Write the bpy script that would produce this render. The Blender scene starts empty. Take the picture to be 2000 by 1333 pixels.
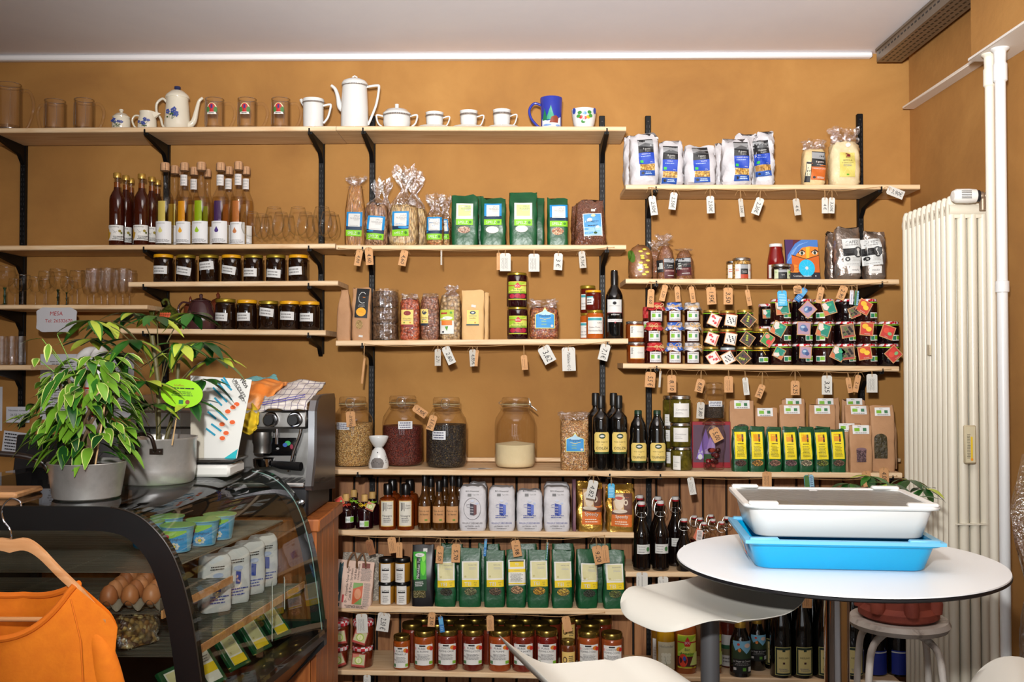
import bpy, math, random
from mathutils import Vector, Matrix
SC = bpy.context.scene
COL = SC.collection
R = random.Random(7)
PI = math.pi
# ---------------------------------------------------------------- camera
FPX, CAMZ = 1900.0, 1.60
YAW = math.atan(22 / FPX)
PIT = math.atan(38.5 / FPX)
WALLY = 4.30
cd = bpy.data.cameras.new('camera')
cam = bpy.data.objects.new('camera', cd)
COL.objects.link(cam)
cam.location = (0, 0, CAMZ)
cam.rotation_euler = (PI / 2 + PIT, 0, YAW)
cd.sensor_width = 36
cd.lens = 36 * FPX / 2000
cd.clip_start = 0.05
SC.camera = cam
_f = Vector((-math.sin(YAW) * math.cos(PIT), math.cos(YAW) * math.cos(PIT), math.sin(PIT)))
_r = Vector((math.cos(YAW), math.sin(YAW), 0))
_u = _r.cross(_f)
# ---------------------------------------------------------------- world, lights, exposure
w = bpy.data.worlds.new('world'); SC.world = w; w.use_nodes = True
w.node_tree.nodes['Background'].inputs[0].default_value = (0.95, 0.92, 0.95, 1)
w.node_tree.nodes['Background'].inputs[1].default_value = 0.3
def light(name, kind, loc, target, energy, color, **kw):
    l = bpy.data.lights.new(name, kind); l.energy = energy; l.color = color
    for k, v in kw.items(): setattr(l, k, v)
    o = bpy.data.objects.new(name, l); COL.objects.link(o); o.location = loc
    o.rotation_euler = (Vector(target) - Vector(loc)).to_track_quat('-Z', 'Y').to_euler()
    return o
# the photographer's flash above the lens, aimed a little upwards
light('camera_flash', 'SPOT', (-0.12, -0.05, 2.02), (0.15, 4.3, 2.3), 470, (1, 0.98, 0.96), spot_size=math.radians(92), spot_blend=1.0, shadow_soft_size=0.05)
# unseen panels added behind the camera as fill and for reflections in metal
for _x in (-1.9, -0.3, 1.1): light('rear_fill', 'AREA', (_x, -3.12, 1.75), (_x, 4.3, 1.6), 15, (0.92, 0.96, 1.0), shape='RECTANGLE', size=1.05, size_y=1.9)
light('bounce_flash', 'SPOT', (0.0, 0.1, 1.95), (0.3, 2.1, 2.96), 640, (1, 0.97, 0.95), spot_size=math.radians(80), spot_blend=1.0, shadow_soft_size=0.08)
# added overhead fill for light bounced off the ceiling, no lamp there
light('overhead_fill', 'AREA', (0.3, 1.6, 2.88), (0.3, 2.2, 0), 12, (1, 0.93, 0.85), shape='RECTANGLE', size=1.6, size_y=0.9)
SC.view_settings.view_transform = 'Standard'
SC.view_settings.look = 'None'
SC.view_settings.gamma = 1
SC.view_settings.use_curve_mapping = False
SC.view_settings.exposure = 0.0
SC.cycles.transparent_max_bounces = 32
SC.cycles.max_bounces = 8
SC.cycles.caustics_reflective = False
SC.cycles.caustics_refractive = False
SC.cycles.sample_clamp_indirect = 4

def at(px, py, Y):
    """the point of the plane y = Y that a 2000 x 1333 photo pixel looks at"""
    d = _f + _r * ((px - 1000) / FPX) - _u * ((py - 666.5) / FPX)
    t = Y / d.y
    return Vector((d.x * t, Y, CAMZ + d.z * t))
def onz(px, py, z):
    d = _f + _r * ((px - 1000) / FPX) - _u * ((py - 666.5) / FPX)
    t = (z - CAMZ) / d.z
    return Vector((d.x * t, d.y * t, z))
def m(px, Y): return px * Y / FPX
# ---------------------------------------------------------------- materials
def lin(c): 
    return tuple(((v / 255) / 12.92 if v / 255 <= 0.04045 else ((v / 255 + 0.055) / 1.055) ** 2.4) for v in c[:3]) + (1,)
MATS = {}
def _new(name):
    mt = bpy.data.materials.new(name); mt.use_nodes = True
    return mt, mt.node_tree, mt.node_tree.nodes['Principled BSDF']
def C(r, g, b, rough=0.6, metal=0.0, coat=0.0, sss=0):
    k = (r, g, b, rough, metal, coat)
    if k in MATS: return MATS[k]
    mt, nt, p = _new('paint_%d_%d_%d' % (r, g, b))
    p.inputs['Base Color'].default_value = lin((r, g, b)); p.inputs['Roughness'].default_value = rough
    p.inputs['Metallic'].default_value = metal; p.inputs['Coat Weight'].default_value = coat; p.inputs['Coat Roughness'].default_value = 0.05
    MATS[k] = mt
    return mt
def ramp(nt, fac, cols):
    r = nt.nodes.new('ShaderNodeValToRGB'); e = r.color_ramp.elements
    while len(e) < len(cols): e.new(0.5)
    for i, (pos, c) in enumerate(cols): e[i].position = pos; e[i].color = lin(c)
    nt.links.new(fac, r.inputs[0]); return r.outputs[0]
def texmap(nt, scale=(1, 1, 1), coord='Object'):
    tc = nt.nodes.new('ShaderNodeTexCoord'); mp = nt.nodes.new('ShaderNodeMapping')
    mp.inputs['Scale'].default_value = scale; nt.links.new(tc.outputs[coord], mp.inputs[0]); return mp.outputs[0]
def noise(nt, vec, scale, detail=4, dist=0.0, rough=0.5):
    n = nt.nodes.new('ShaderNodeTexNoise'); n.inputs['Scale'].default_value = scale; n.inputs['Detail'].default_value = detail
    n.inputs['Distortion'].default_value = dist; n.inputs['Roughness'].default_value = rough
    nt.links.new(vec, n.inputs['Vector']); return n.outputs['Fac']
def bump(nt, p, h, strength=0.2, dist=0.01):
    b = nt.nodes.new('ShaderNodeBump'); b.inputs['Strength'].default_value = strength; b.inputs['Distance'].default_value = dist
    nt.links.new(h, b.inputs['Height']); nt.links.new(b.outputs[0], p.inputs['Normal'])
def wood(name, c0, c1, c2, axis='X', rough=0.55, scale=1.0, knots=True):
    if name in MATS: return MATS[name]
    mt, nt, p = _new(name)
    s = {'X': (1.2, 14, 14), 'Z': (14, 14, 1.2), 'Y': (14, 1.2, 14)}[axis]
    v = texmap(nt, tuple(a * scale for a in s))
    f = noise(nt, v, 3.0, 6, 1.2)
    col = ramp(nt, f, [(0.3, c0), (0.5, c1), (0.72, c2)])
    if knots:
        v2 = texmap(nt, {'X': (2.0, 9, 9), 'Z': (9, 9, 2.0), 'Y': (9, 2.0, 9)}[axis])
        vo = nt.nodes.new('ShaderNodeTexVoronoi'); vo.inputs['Scale'].default_value = 1.0; nt.links.new(v2, vo.inputs['Vector'])
        kf = ramp(nt, vo.outputs['Distance'], [(0.05, (255, 255, 255)), (0.12, (0, 0, 0))])
        mx = nt.nodes.new('ShaderNodeMix'); mx.data_type = 'RGBA'
        nt.links.new(kf, mx.inputs[0]); nt.links.new(col, mx.inputs[6]); mx.inputs[7].default_value = lin(tuple(int(a * 0.55) for a in c0)); col = mx.outputs[2]
    nt.links.new(col, p.inputs['Base Color']); p.inputs['Roughness'].default_value = rough
    bump(nt, p, f, 0.12, 0.002)
    MATS[name] = mt; return mt
def mottled(name, cols, scale=3, rough=0.9, bs=0.3, fine=60, metal=0, stretch=(1, 1, 1), bd=0.003, detail=6):
    if name in MATS: return MATS[name]
    mt, nt, p = _new(name)
    v = texmap(nt, stretch)
    f = noise(nt, v, scale, detail, 0.4, 0.6)
    nt.links.new(ramp(nt, f, cols), p.inputs['Base Color']); p.inputs['Roughness'].default_value = rough; p.inputs['Metallic'].default_value = metal
    if bs: bump(nt, p, noise(nt, v, fine, 4), bs, bd)
    MATS[name] = mt; return mt
def seeds(name, cols, scale=260, stretch=(1, 1, 1), rough=0.5, bs=0.8):
    if name in MATS: return MATS[name]
    mt, nt, p = _new(name)
    v = texmap(nt, stretch)
    vo = nt.nodes.new('ShaderNodeTexVoronoi'); vo.inputs['Scale'].default_value = scale; nt.links.new(v, vo.inputs['Vector'])
    sx = nt.nodes.new('ShaderNodeSeparateColor'); nt.links.new(vo.outputs['Color'], sx.inputs[0])
    n = len(cols)
    col = ramp(nt, sx.outputs[0], [(i / max(1, n - 1), c) for i, c in enumerate(cols)])
    dk = ramp(nt, vo.outputs['Distance'], [(0.25, (255, 255, 255)), (0.75, (120, 110, 100))])
    mx = nt.nodes.new('ShaderNodeMix'); mx.data_type = 'RGBA'; mx.blend_type = 'MULTIPLY'; mx.inputs[0].default_value = 0.8
    nt.links.new(col, mx.inputs[6]); nt.links.new(dk, mx.inputs[7])
    nt.links.new(mx.outputs[2], p.inputs['Base Color']); p.inputs['Roughness'].default_value = rough
    iv = nt.nodes.new('ShaderNodeMath'); iv.operation = 'SUBTRACT'; iv.inputs[0].default_value = 1; nt.links.new(vo.outputs['Distance'], iv.inputs[1])
    bump(nt, p, iv.outputs[0], bs, 0.004)
    MATS[name] = mt; return mt
def glass(name, tint=(250, 248, 244), edge=0.55, gloss=0.9, base=0.03, crinkle=0, rough=0.02, cs=60, edgecol=(150, 130, 110), ep=3):
    """thin clear glass or film: straight see-through, mirror and a darker tint towards grazing angles"""
    if name in MATS: return MATS[name]
    mt = bpy.data.materials.new(name); mt.use_nodes = True; nt = mt.node_tree; nt.nodes.clear()
    out = nt.nodes.new('ShaderNodeOutputMaterial'); tr = nt.nodes.new('ShaderNodeBsdfTransparent'); gl = nt.nodes.new('ShaderNodeBsdfGlossy')
    gl.inputs['Roughness'].default_value = rough; gl.inputs['Color'].default_value = (0.95, 0.96, 1, 1)
    lw = nt.nodes.new('ShaderNodeLayerWeight'); lw.inputs['Blend'].default_value = 0.5
    def pwr(e_, mul, add):
        a_ = nt.nodes.new('ShaderNodeMath'); a_.operation = 'POWER'; a_.inputs[1].default_value = e_; nt.links.new(lw.outputs['Facing'], a_.inputs[0])
        c_ = nt.nodes.new('ShaderNodeMath'); c_.operation = 'MULTIPLY_ADD'; c_.inputs[1].default_value = mul; c_.inputs[2].default_value = add; c_.use_clamp = True
        nt.links.new(a_.outputs[0], c_.inputs[0]); return c_.outputs[0]
    mxc = nt.nodes.new('ShaderNodeMix'); mxc.data_type = 'RGBA'; mxc.inputs[6].default_value = lin(tint); mxc.inputs[7].default_value = lin(edgecol)
    nt.links.new(pwr(ep, edge, 0), mxc.inputs[0]); nt.links.new(mxc.outputs[2], tr.inputs[0])
    ms = nt.nodes.new('ShaderNodeMixShader'); nt.links.new(pwr(4, gloss * .6, base), ms.inputs[0]); nt.links.new(tr.outputs[0], ms.inputs[1]); nt.links.new(gl.outputs[0], ms.inputs[2])
    if crinkle:
        v = texmap(nt); b = nt.nodes.new('ShaderNodeBump'); b.inputs['Strength'].default_value = crinkle; b.inputs['Distance'].default_value = 0.01
        nt.links.new(noise(nt, v, cs, 3, 1.5), b.inputs['Height'])
        nt.links.new(b.outputs[0], gl.inputs['Normal']); nt.links.new(b.outputs[0], lw.inputs['Normal'])
    nt.links.new(ms.outputs[0], out.inputs[0]); MATS[name] = mt; return mt
PINE = wood('pine_board', (202, 162, 118), (220, 188, 146), (230, 204, 168))
SLATW = wood('slat_wood', (126, 80, 44), (156, 106, 64), (176, 124, 78), 'Z')
COUNTERW = wood('counter_wood', (120, 62, 24), (158, 88, 38), (178, 106, 50), 'Z', 0.4, knots=False)
BEECH = wood('beech', (196, 132, 80), (212, 152, 100), (222, 166, 116), 'X', 0.35, knots=False)
BLACK = C(14, 14, 15, 0.4); BLACKM = C(18, 18, 20, 0.35, 0.3)
WHITE = C(208, 208, 204, 0.6); PORC = C(216, 217, 214, 0.12, 0, 0.5); CREAM = C(224, 216, 196, 0.15, 0, 0.5)
STEEL = mottled('brushed_steel', [(0.3, (150, 148, 144)), (0.7, (190, 188, 184))], 5, 0.32, 0.05, 200, 1.0)
CHROME = C(225, 225, 228, 0.06, 1.0); GOLD = C(206, 164, 78, 0.28, 0.65); SILV = C(190, 190, 188, 0.25, 1.0)
WIREM = C(200, 198, 190, 0.3, 1.0)
GLASS = glass('clear_glass', edge=0.5, edgecol=(176, 162, 146))
THICKG = glass('thick_pressed_glass', (253, 252, 250), 0.5, 1.0, 0.06, 0.12, 0.03, 40, (150, 138, 124))
FINEG = glass('fine_glass', (253, 252, 250), 0.6, 1.1, 0.015, edgecol=(150, 172, 160))
CUTG = glass('cut_glass', (253, 252, 250), 0.5, 1.0, 0.09, 0.3, 0.03, 110, (160, 150, 138))
PANE = glass('display_pane', (228, 232, 226), 0.35, 0.9, 0.035, edgecol=(120, 130, 120))
CELLO = glass('cellophane', (252, 250, 246), 0.3, 0.7, 0.07, 0.9, 0.08, 55, (190, 176, 160))
CELLOT = glass('cellophane_gather', (253, 252, 250), 0.25, 0.9, 0.2, 0.5, 0.12, 60, (206, 196, 186))
GREENG = glass('green_glass', (60, 130, 84), 0.8, 1.0, 0.1, edgecol=(10, 50, 30))
TEALG = glass('teal_glass', (120, 190, 190), 0.8, 1.0, 0.1, edgecol=(20, 80, 80))
KRAFT = mottled('kraft_paper', [(0.3, (168, 124, 86)), (0.7, (186, 142, 102))], 12, 0.7, 0.25, 90)
KRAFTL = mottled('pale_kraft_paper', [(0.3, (206, 164, 108)), (0.7, (218, 178, 122))], 12, 0.7, 0.25, 60)
TAGB = mottled('tag_board', [(0.3, (186, 136, 88)), (0.7, (206, 156, 106))], 20, 0.8, 0.1, 90)
TAGW = C(204, 202, 194, 0.8); TAGT = C(140, 92, 58, 0.85)
GREENF = mottled('green_bag_paper', [(0.3, (12, 66, 34)), (0.7, (18, 84, 46))], 8, 0.38, 0.45, 13, bd=0.014, detail=2)
INK = C(30, 28, 32, 0.8); GREY = C(128, 126, 124, 0.8); LGREY = C(176, 174, 170, 0.8)
SOLIDG = glass('mug_glass', (255, 254, 253), 0.7, 1.2, 0.022, edgecol=(112, 96, 78), ep=2.6)
RIMGLINT = glass('rim_glint_glass', (240, 238, 234), 0.6, 1.0, 0.32, edgecol=(120, 106, 92))  # thick glass rims, with highlights put in as extra mirroring
TWINE = C(176, 138, 92, 0.9)
RAFFIA = C(214, 176, 122, 0.7)
# ---------------------------------------------------------------- mesh builder
class MB:
    def __init__(s): s.v = []; s.f = []; s.mi = []; s.mats = []; s.cur = 0
    def mat(s, mt):
        if mt not in s.mats: s.mats.append(mt)
        s.cur = s.mats.index(mt); return s
    def add(s, vs, fs, M=None):
        b = len(s.v)
        for p in vs:
            p = Vector(p)
            s.v.append(tuple(M @ p) if M is not None else tuple(p))
        for f in fs: s.f.append(tuple(b + i for i in f)); s.mi.append(s.cur)
        return s
    def box(s, x0, x1, y0, y1, z0, z1, M=None):
        vs = [(x, y, z) for z in (z0, z1) for y in (y0, y1) for x in (x0, x1)]
        return s.add(vs, [(0, 2, 3, 1), (4, 5, 7, 6), (0, 1, 5, 4), (2, 6, 7, 3), (0, 4, 6, 2), (1, 3, 7, 5)], M)
    def bbox(s, x0, x1, y0, y1, z0, z1, b=0.003, M=None):
        """box with bevelled vertical and horizontal edges"""
        vs, fs = [], []
        def ring(z, i):
            a = [(x0 + i, y0 + b), (x0 + b, y0 + i), (x1 - b, y0 + i), (x1 - i, y0 + b), (x1 - i, y1 - b), (x1 - b, y1 - i), (x0 + b, y1 - i), (x0 + i, y1 - b)]
            vs.extend((x, y, z) for x, y in a)
        ring(z0, b); ring(z0 + b, 0); ring(z1 - b, 0); ring(z1, b)
        for k in range(3):
            for i in range(8): j = (i + 1) % 8; fs.append((k * 8 + i, k * 8 + j, k * 8 + 8 + j, k * 8 + 8 + i))
        fs.append(tuple(range(7, -1, -1))); fs.append(tuple(range(24, 32)))
        return s.add(vs, fs, M)
    def lathe(s, prof, seg=28, M=None, cap0=True, cap1=True, wob=None):
        vs, fs = [], []
        for r, z in prof:
            for i in range(seg):
                a = 2 * PI * i / seg; rr = r * (wob(a, z) if wob else 1)
                vs.append((rr * math.cos(a), rr * math.sin(a), z))
        for k in range(len(prof) - 1):
            for i in range(seg): j = (i + 1) % seg; fs.append((k * seg + i, k * seg + j, (k + 1) * seg + j, (k + 1) * seg + i))
        if cap0 and prof[0][0] > 1e-5: fs.append(tuple(range(seg - 1, -1, -1)))
        if cap1 and prof[-1][0] > 1e-5: fs.append(tuple((len(prof) - 1) * seg + i for i in range(seg)))
        return s.add(vs, fs, M)
    def tube(s, pts, r, seg=8, M=None, closed=False, caps=True):
        pts = [Vector(p) for p in pts]; n = len(pts); vs, fs = [], []
        rr = r if isinstance(r, (list, tuple)) else [r] * n
        up = Vector((0, 0, 1)); prev = None
        for i, p in enumerate(pts):
            if closed: t = pts[(i + 1) % n] - pts[i - 1]
            else: t = pts[min(i + 1, n - 1)] - pts[max(i - 1, 0)]
            t = t.normalized() if t.length > 1e-9 else Vector((0, 0, 1))
            if prev is None:
                a = t.cross(up if abs(t.z) < 0.9 else Vector((1, 0, 0))).normalized()
            else:
                a = (prev - t * prev.dot(t))
                a = a.normalized() if a.length > 1e-6 else t.cross(Vector((1, 0, 0))).normalized()
            prev = a; b = t.cross(a)
            for k in range(seg):
                an = 2 * PI * k / seg; vs.append(tuple(p + (a * math.cos(an) + b * math.sin(an)) * rr[i]))
        for i in range(n if closed else n - 1):
            i2 = (i + 1) % n
            for k in range(seg): j = (k + 1) % seg; fs.append((i * seg + k, i * seg + j, i2 * seg + j, i2 * seg + k))
        if caps and not closed: fs.append(tuple(range(seg - 1, -1, -1))); fs.append(tuple((n - 1) * seg + k for k in range(seg)))
        return s.add(vs, fs, M)
    def prism(s, poly, d0, d1, plane='XZ', M=None):
        """closed outline extruded from d0 to d1 along the axis the plane leaves out"""
        n = len(poly)
        def P(a, b, d): return {'XZ': (a, d, b), 'XY': (a, b, d), 'YZ': (d, a, b)}[plane]
        vs = [P(a, b, d0) for a, b in poly] + [P(a, b, d1) for a, b in poly]
        fs = [tuple(range(n)), tuple(range(2 * n - 1, n - 1, -1))] + [(i, i + n, (i + 1) % n + n, (i + 1) % n) for i in range(n)]
        return s.add(vs, fs, M)
    def grid(s, nu, nv, fn, M=None, closed_u=False):
        vs = [fn(i / (nu if closed_u else nu - 1), j / (nv - 1)) for j in range(nv) for i in range(nu)]
        fs = [(j * nu + i, j * nu + (i + 1) % nu, (j + 1) * nu + (i + 1) % nu, (j + 1) * nu + i) for j in range(nv - 1) for i in range(nu if closed_u else nu - 1)]
        return s.add(vs, fs, M)
    def build(s, name, parent=None, smooth=40, loc=None, fixn=True):
        me = bpy.data.meshes.new(name); me.from_pydata(s.v, [], s.f)
        for mt in s.mats: me.materials.append(mt)
        me.polygons.foreach_set('material_index', s.mi)
        if smooth:
            me.polygons.foreach_set('use_smooth', [True] * len(me.polygons)); me.set_sharp_from_angle(angle=math.radians(smooth))
        me.update()
        o = bpy.data.objects.new(name, me); COL.objects.link(o)
        if parent is not None: o.parent = parent
        if loc is not None: o.location = loc
        return o
def mk(mt): b = MB(); b.mat(mt); return b
def thing(name, label, cat, loc=(0, 0, 0), rotz=0, group=None):
    o = bpy.data.objects.new(name, None); COL.objects.link(o); o.location = loc; o.rotation_euler = (0, 0, rotz); o.empty_display_size = 0.02
    return tag(o, label, cat, group)
def tag(o, label, cat, group=None):
    o['label'] = label; o['category'] = cat
    if group: o['group'] = group
    return o
def struct(o): o['kind'] = 'structure'; return o
def dup(root, loc=None, rotz=None, label=None, group=None):
    r = root.copy(); COL.objects.link(r)
    if loc is not None: r.location = loc
    if rotz is not None: r.rotation_euler = (0, 0, rotz)
    if label: r['label'] = label
    if group: r['group'] = group
    for ch in list(root.children):
        c = ch.copy(); COL.objects.link(c); c.parent = r
        for g in list(ch.children): d = g.copy(); COL.objects.link(d); d.parent = c
    return r
ORD = ['first', 'second', 'third', 'fourth', 'fifth', 'sixth', 'seventh', 'eighth', 'ninth', 'tenth', 'eleventh', 'twelfth', 'thirteenth', 'fourteenth']
def smooth_path(pts, n=4):
    P = [Vector(p) for p in pts]; out = []
    for i in range(len(P) - 1):
        p0 = P[max(i - 1, 0)]; p1 = P[i]; p2 = P[i + 1]; p3 = P[min(i + 2, len(P) - 1)]
        for k in range(n):
            t = k / n
            out.append(0.5 * ((2 * p1) + (p2 - p0) * t + (2 * p0 - 5 * p1 + 4 * p2 - p3) * t * t + (3 * p1 - p0 - 3 * p2 + p3) * t ** 3))
    out.append(P[-1]); return out
# ---------------------------------------------------------------- printing on labels
_TX = {}
def text_geo(s):
    if s in _TX: return _TX[s]
    c = bpy.data.curves.new('t', 'FONT'); c.body = s; c.size = 1; c.resolution_u = 2
    o = bpy.data.objects.new('t', c); me = bpy.data.meshes.new_from_object(o)
    vs = [(v.co.x, v.co.y) for v in me.vertices]; fs = [tuple(p.vertices) for p in me.polygons]
    bpy.data.objects.remove(o); bpy.data.curves.remove(c); bpy.data.meshes.remove(me)
    if vs:
        x0 = min(v[0] for v in vs); x1 = max(v[0] for v in vs); y0 = min(v[1] for v in vs); y1 = max(v[1] for v in vs)
    else: x0 = x1 = y0 = y1 = 0
    _TX[s] = (vs, fs, x0, max(x1, x0 + 1e-3), y0, max(y1, y0 + 1e-3)); return _TX[s]
def printed(mb, items, w, h, fn, lay0=0):
    """draw label items (unit square, origin bottom left) through fn(x, z, lift) -> point"""
    for k, it in enumerate(items):
        lift = 0.0003 + 0.00036 * (k + 1 + lay0); kd = it[0]
        if kd == 'r':
            _, x0, y0, x1, y1, mt = it[:6]; mb.mat(mt)
            nx = max(1, int(abs(x1 - x0) * w / 0.006)); ny = max(1, int(abs(y1 - y0) * h / 0.012))
            nx = min(nx, 12); ny = min(ny, 8)
            mb.grid(nx + 1, ny + 1, lambda u, v: fn((x0 + (x1 - x0) * u) * w, (y0 + (y1 - y0) * v) * h, lift))
        elif kd == 'e':
            _, cx, cy, rx, ry, mt = it[:6]; mb.mat(mt); n = 18
            vs = [fn(cx * w, cy * h, lift)] + [fn((cx + rx * math.cos(2 * PI * i / n)) * w, (cy + ry * math.sin(2 * PI * i / n)) * h, lift) for i in range(n)]
            mb.add(vs, [(0, 1 + i, 1 + (i + 1) % n) for i in range(n)])
        elif kd == 'p':
            mb.mat(it[2])      # cut into small cells so that the shape bends with its surface
            def cut(pl, ax, lim, sg):
                o2 = []
                for A_, B_ in zip(pl, pl[1:] + pl[:1]):
                    ia, ib = (A_[ax] - lim) * sg >= 0, (B_[ax] - lim) * sg >= 0
                    if ia: o2.append(A_)
                    if ia != ib: tt = (lim - A_[ax]) / (B_[ax] - A_[ax]); o2.append(tuple(A_[q] + (B_[q] - A_[q]) * tt for q in (0, 1)))
                return o2
            cells = [list(it[1])]
            for ax, sz in ((0, w), (1, h)):
                nx = []
                for pl in cells:
                    c0, c1 = min(q[ax] for q in pl), max(q[ax] for q in pl); ns = max(1, min(10, int((c1 - c0) * sz / 0.007)))
                    for q in range(ns):
                        pc = cut(cut(pl, ax, c0 + (c1 - c0) * q / ns, 1), ax, c0 + (c1 - c0) * (q + 1) / ns, -1) if ns > 1 else pl
                        if len(pc) > 2: nx.append(pc)
                cells = nx
            for pl in cells: mb.add([fn(x * w, y * h, lift) for x, y in pl], [tuple(range(len(pl)))])
        elif kd == 'l':      # polyline stroke: pts, width (m), material
            mb.mat(it[3]); pts = [Vector((x * w, y * h)) for x, y in it[1]]; hw = it[2] / 2
            for a, b in zip(pts, pts[1:]):
                d = b - a
                if d.length < 1e-9: continue
                d = d.normalized(); n = Vector((-d.y, d.x)) * hw; a2 = a - d * hw * 0.6; b2 = b + d * hw * 0.6
                mb.add([fn(*(a2 + n), lift), fn(*(b2 + n), lift), fn(*(b2 - n), lift), fn(*(a2 - n), lift)], [(3, 2, 1, 0)])
        elif kd == 's':      # small print: rows of thin bars
            _, x0, y0, x1, y1, n, mt = it[:7]; mb.mat(mt); rr = random.Random(int(x0 * 97 + y0 * 31 + n))
            for i in range(n):
                yc = y1 - (i + 0.5) * (y1 - y0) / n; t = (y1 - y0) / n * 0.22; x = x0 + (x1 - x0) * rr.uniform(0, 0.12); xe = x1 - (x1 - x0) * rr.uniform(0, 0.2)
                while x < xe:
                    l = (x1 - x0) * rr.uniform(0.06, 0.2); e = min(x + l, xe)
                    mb.add([fn(x * w, (yc - t) * h, lift), fn(e * w, (yc - t) * h, lift), fn(e * w, (yc + t) * h, lift), fn(x * w, (yc + t) * h, lift)], [(0, 1, 2, 3)])
                    x = e + (x1 - x0) * 0.025
        elif kd == 't':      # text, cx, cy, max width, cap height, material, [angle, shear]
            _, s, cx, cy, mw, ch, mt = it[:7]; ang = math.radians(it[7]) if len(it) > 7 else 0; sh = it[8] if len(it) > 8 else 0
            vs, fs, x0, x1, y0, y1 = text_geo(s); mb.mat(mt)
            if not vs: continue
            aw, ah = (mw * w, ch * h) if abs(math.cos(ang)) > 0.7 else (mw * h, ch * w)
            sy = ah / 0.72; sx = min(sy, aw / (x1 - x0)); sy = min(sy, sx * 1.7); ca, sa = math.cos(ang), math.sin(ang)
            out = []
            for x, y in vs:
                X = (x - (x0 + x1) / 2) * sx + sh * (y - 0.36) * sy; Yv = (y - 0.36) * sy
                out.append(fn(cx * w + X * ca - Yv * sa, cy * h + X * sa + Yv * ca, lift))
            mb.add(out, fs)
def cyl_map(r, z0, w, tilt=0, flat=None):
    ct, st = math.cos(tilt), math.sin(tilt)
    def fn(x, z, lift):
        x -= w / 2; X = x * ct - z * st; Z = x * st + z * ct
        rr = (r(z0 + Z) if callable(r) else r)
        a = X / rr; rr += lift
        return (rr * math.sin(a), -rr * math.cos(a), z0 + Z)
    return fn
def flat_map(w, y=0.0, x0=0, z0=0, tilt=0):
    ct, st = math.cos(tilt), math.sin(tilt)
    def fn(x, z, lift):
        x -= w / 2; return (x0 + x * ct - z * st, y - lift, z0 + x * st + z * ct)
    return fn
def label_on(parent, items, w, h, fn, name='label', mt=None, text=None):
    mb = MB(); its = ([('r', 0, 0, 1, 1, mt)] if mt else []) + items
    printed(mb, its, w, h, fn); o = mb.build(name, parent, smooth=0)
    if text: o['label'] = text
    return o
# ---------------------------------------------------------------- bags
def lerp_prof(prof, t):
    if t <= prof[0][0]: return prof[0][1:]
    for a, b in zip(prof, prof[1:]):
        if t <= b[0]:
            k = (t - a[0]) / (b[0] - a[0]); k = k * k * (3 - 2 * k) if len(a) > 4 else k
            return tuple(x + (y - x) * k for x, y in zip(a[1:], b[1:]))
    return prof[-1][1:]
PROF = {
 'block': [(0, .97, .94), (.03, 1, 1), (.5, 1, .92), (.85, 1, .42), (1, .985, .05)],
 'flour': [(0, .93, .9), (.04, 1, 1), (.5, 1.02, 1.04), (.9, .99, .96), (.97, .93, .85), (1, .8, .7)],
 'pillow': [(0, .9, .6), (.06, 1, .95), (.45, 1.03, 1.05), (.78, 1, .8), (.93, .97, .3), (1, .93, .05)],
 'brick': [(0, .95, .9), (.03, 1, 1), (.8, 1, .95), (.93, .98, .5), (1, .97, .06)],
 'content': [(0, .9, .75), (.06, 1, .98), (.5, 1.03, 1.04), (.92, .95, .85), (1, .8, .6)],
}
class Bag:
    def __init__(s, w, d, h, prof='block', n=5, crk=0.0015, seed=0, grow=0):
        s.w = w; s.d = d; s.h = h; s.p = PROF[prof] if isinstance(prof, str) else prof; s.n = n; s.c = crk; s.g = grow
        rr = random.Random(seed * 13 + 5); s.k = [(rr.uniform(2, 5), rr.uniform(4, 9), rr.uniform(0, 6), rr.uniform(0.4, 1)) for _ in range(4)]
    def nz(s, xn, t, sd):
        return s.c * sum(a * math.sin(kx * xn + kz * t * 2 + ph + sd) for kx, kz, ph, a in s.k)
    def pt(s, xn, yn, t):
        ws, ds = lerp_prof(s.p, t)[:2]
        X = (s.w / 2 * ws + s.g) * xn + s.nz(yn * 2, t * 1.3, 5) * 0.8; Yv = (s.d / 2 * ds + s.g) * yn + s.nz(xn, t, 0 if yn < 0 else 2)
        return (X, Yv, t * s.h + (s.nz(xn * 2, 0, 1) * 1.5 if t > 0.99 else 0))
    def mesh(s, mb, t0=0, t1=1, seg=36, rows=18):
        def fn(u, v):
            a = 2 * PI * u; c, sn = math.cos(a), math.sin(a); e = 2 / s.n
            return s.pt(math.copysign(abs(c) ** e, c), math.copysign(abs(sn) ** e, sn), t0 + (t1 - t0) * v)
        b = len(mb.v); mb.grid(seg, rows, fn, closed_u=True)
        mb.f.append(tuple(b + i for i in range(seg - 1, -1, -1))); mb.mi.append(mb.cur)
        mb.f.append(tuple(b + (rows - 1) * seg + i for i in range(seg))); mb.mi.append(mb.cur)
        return mb
    def map(s, w, x0=0, z0=0, tilt=0):
        ct, st = math.cos(tilt), math.sin(tilt)
        def fn(x, z, lift):
            x -= w / 2; X = x0 + x * ct - z * st; Z = z0 + x * st + z * ct
            t = max(0, min(1, Z / s.h)); ws = lerp_prof(s.p, t)[0]
            xn = max(-0.995, min(0.995, X / (s.w / 2 * ws + s.g)))
            p = s.pt(xn, -(1 - abs(xn) ** s.n) ** (1 / s.n), t)
            return (X, p[1] - 0.0014 - s.c * .9 - lift, Z)
        return fn
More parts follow.
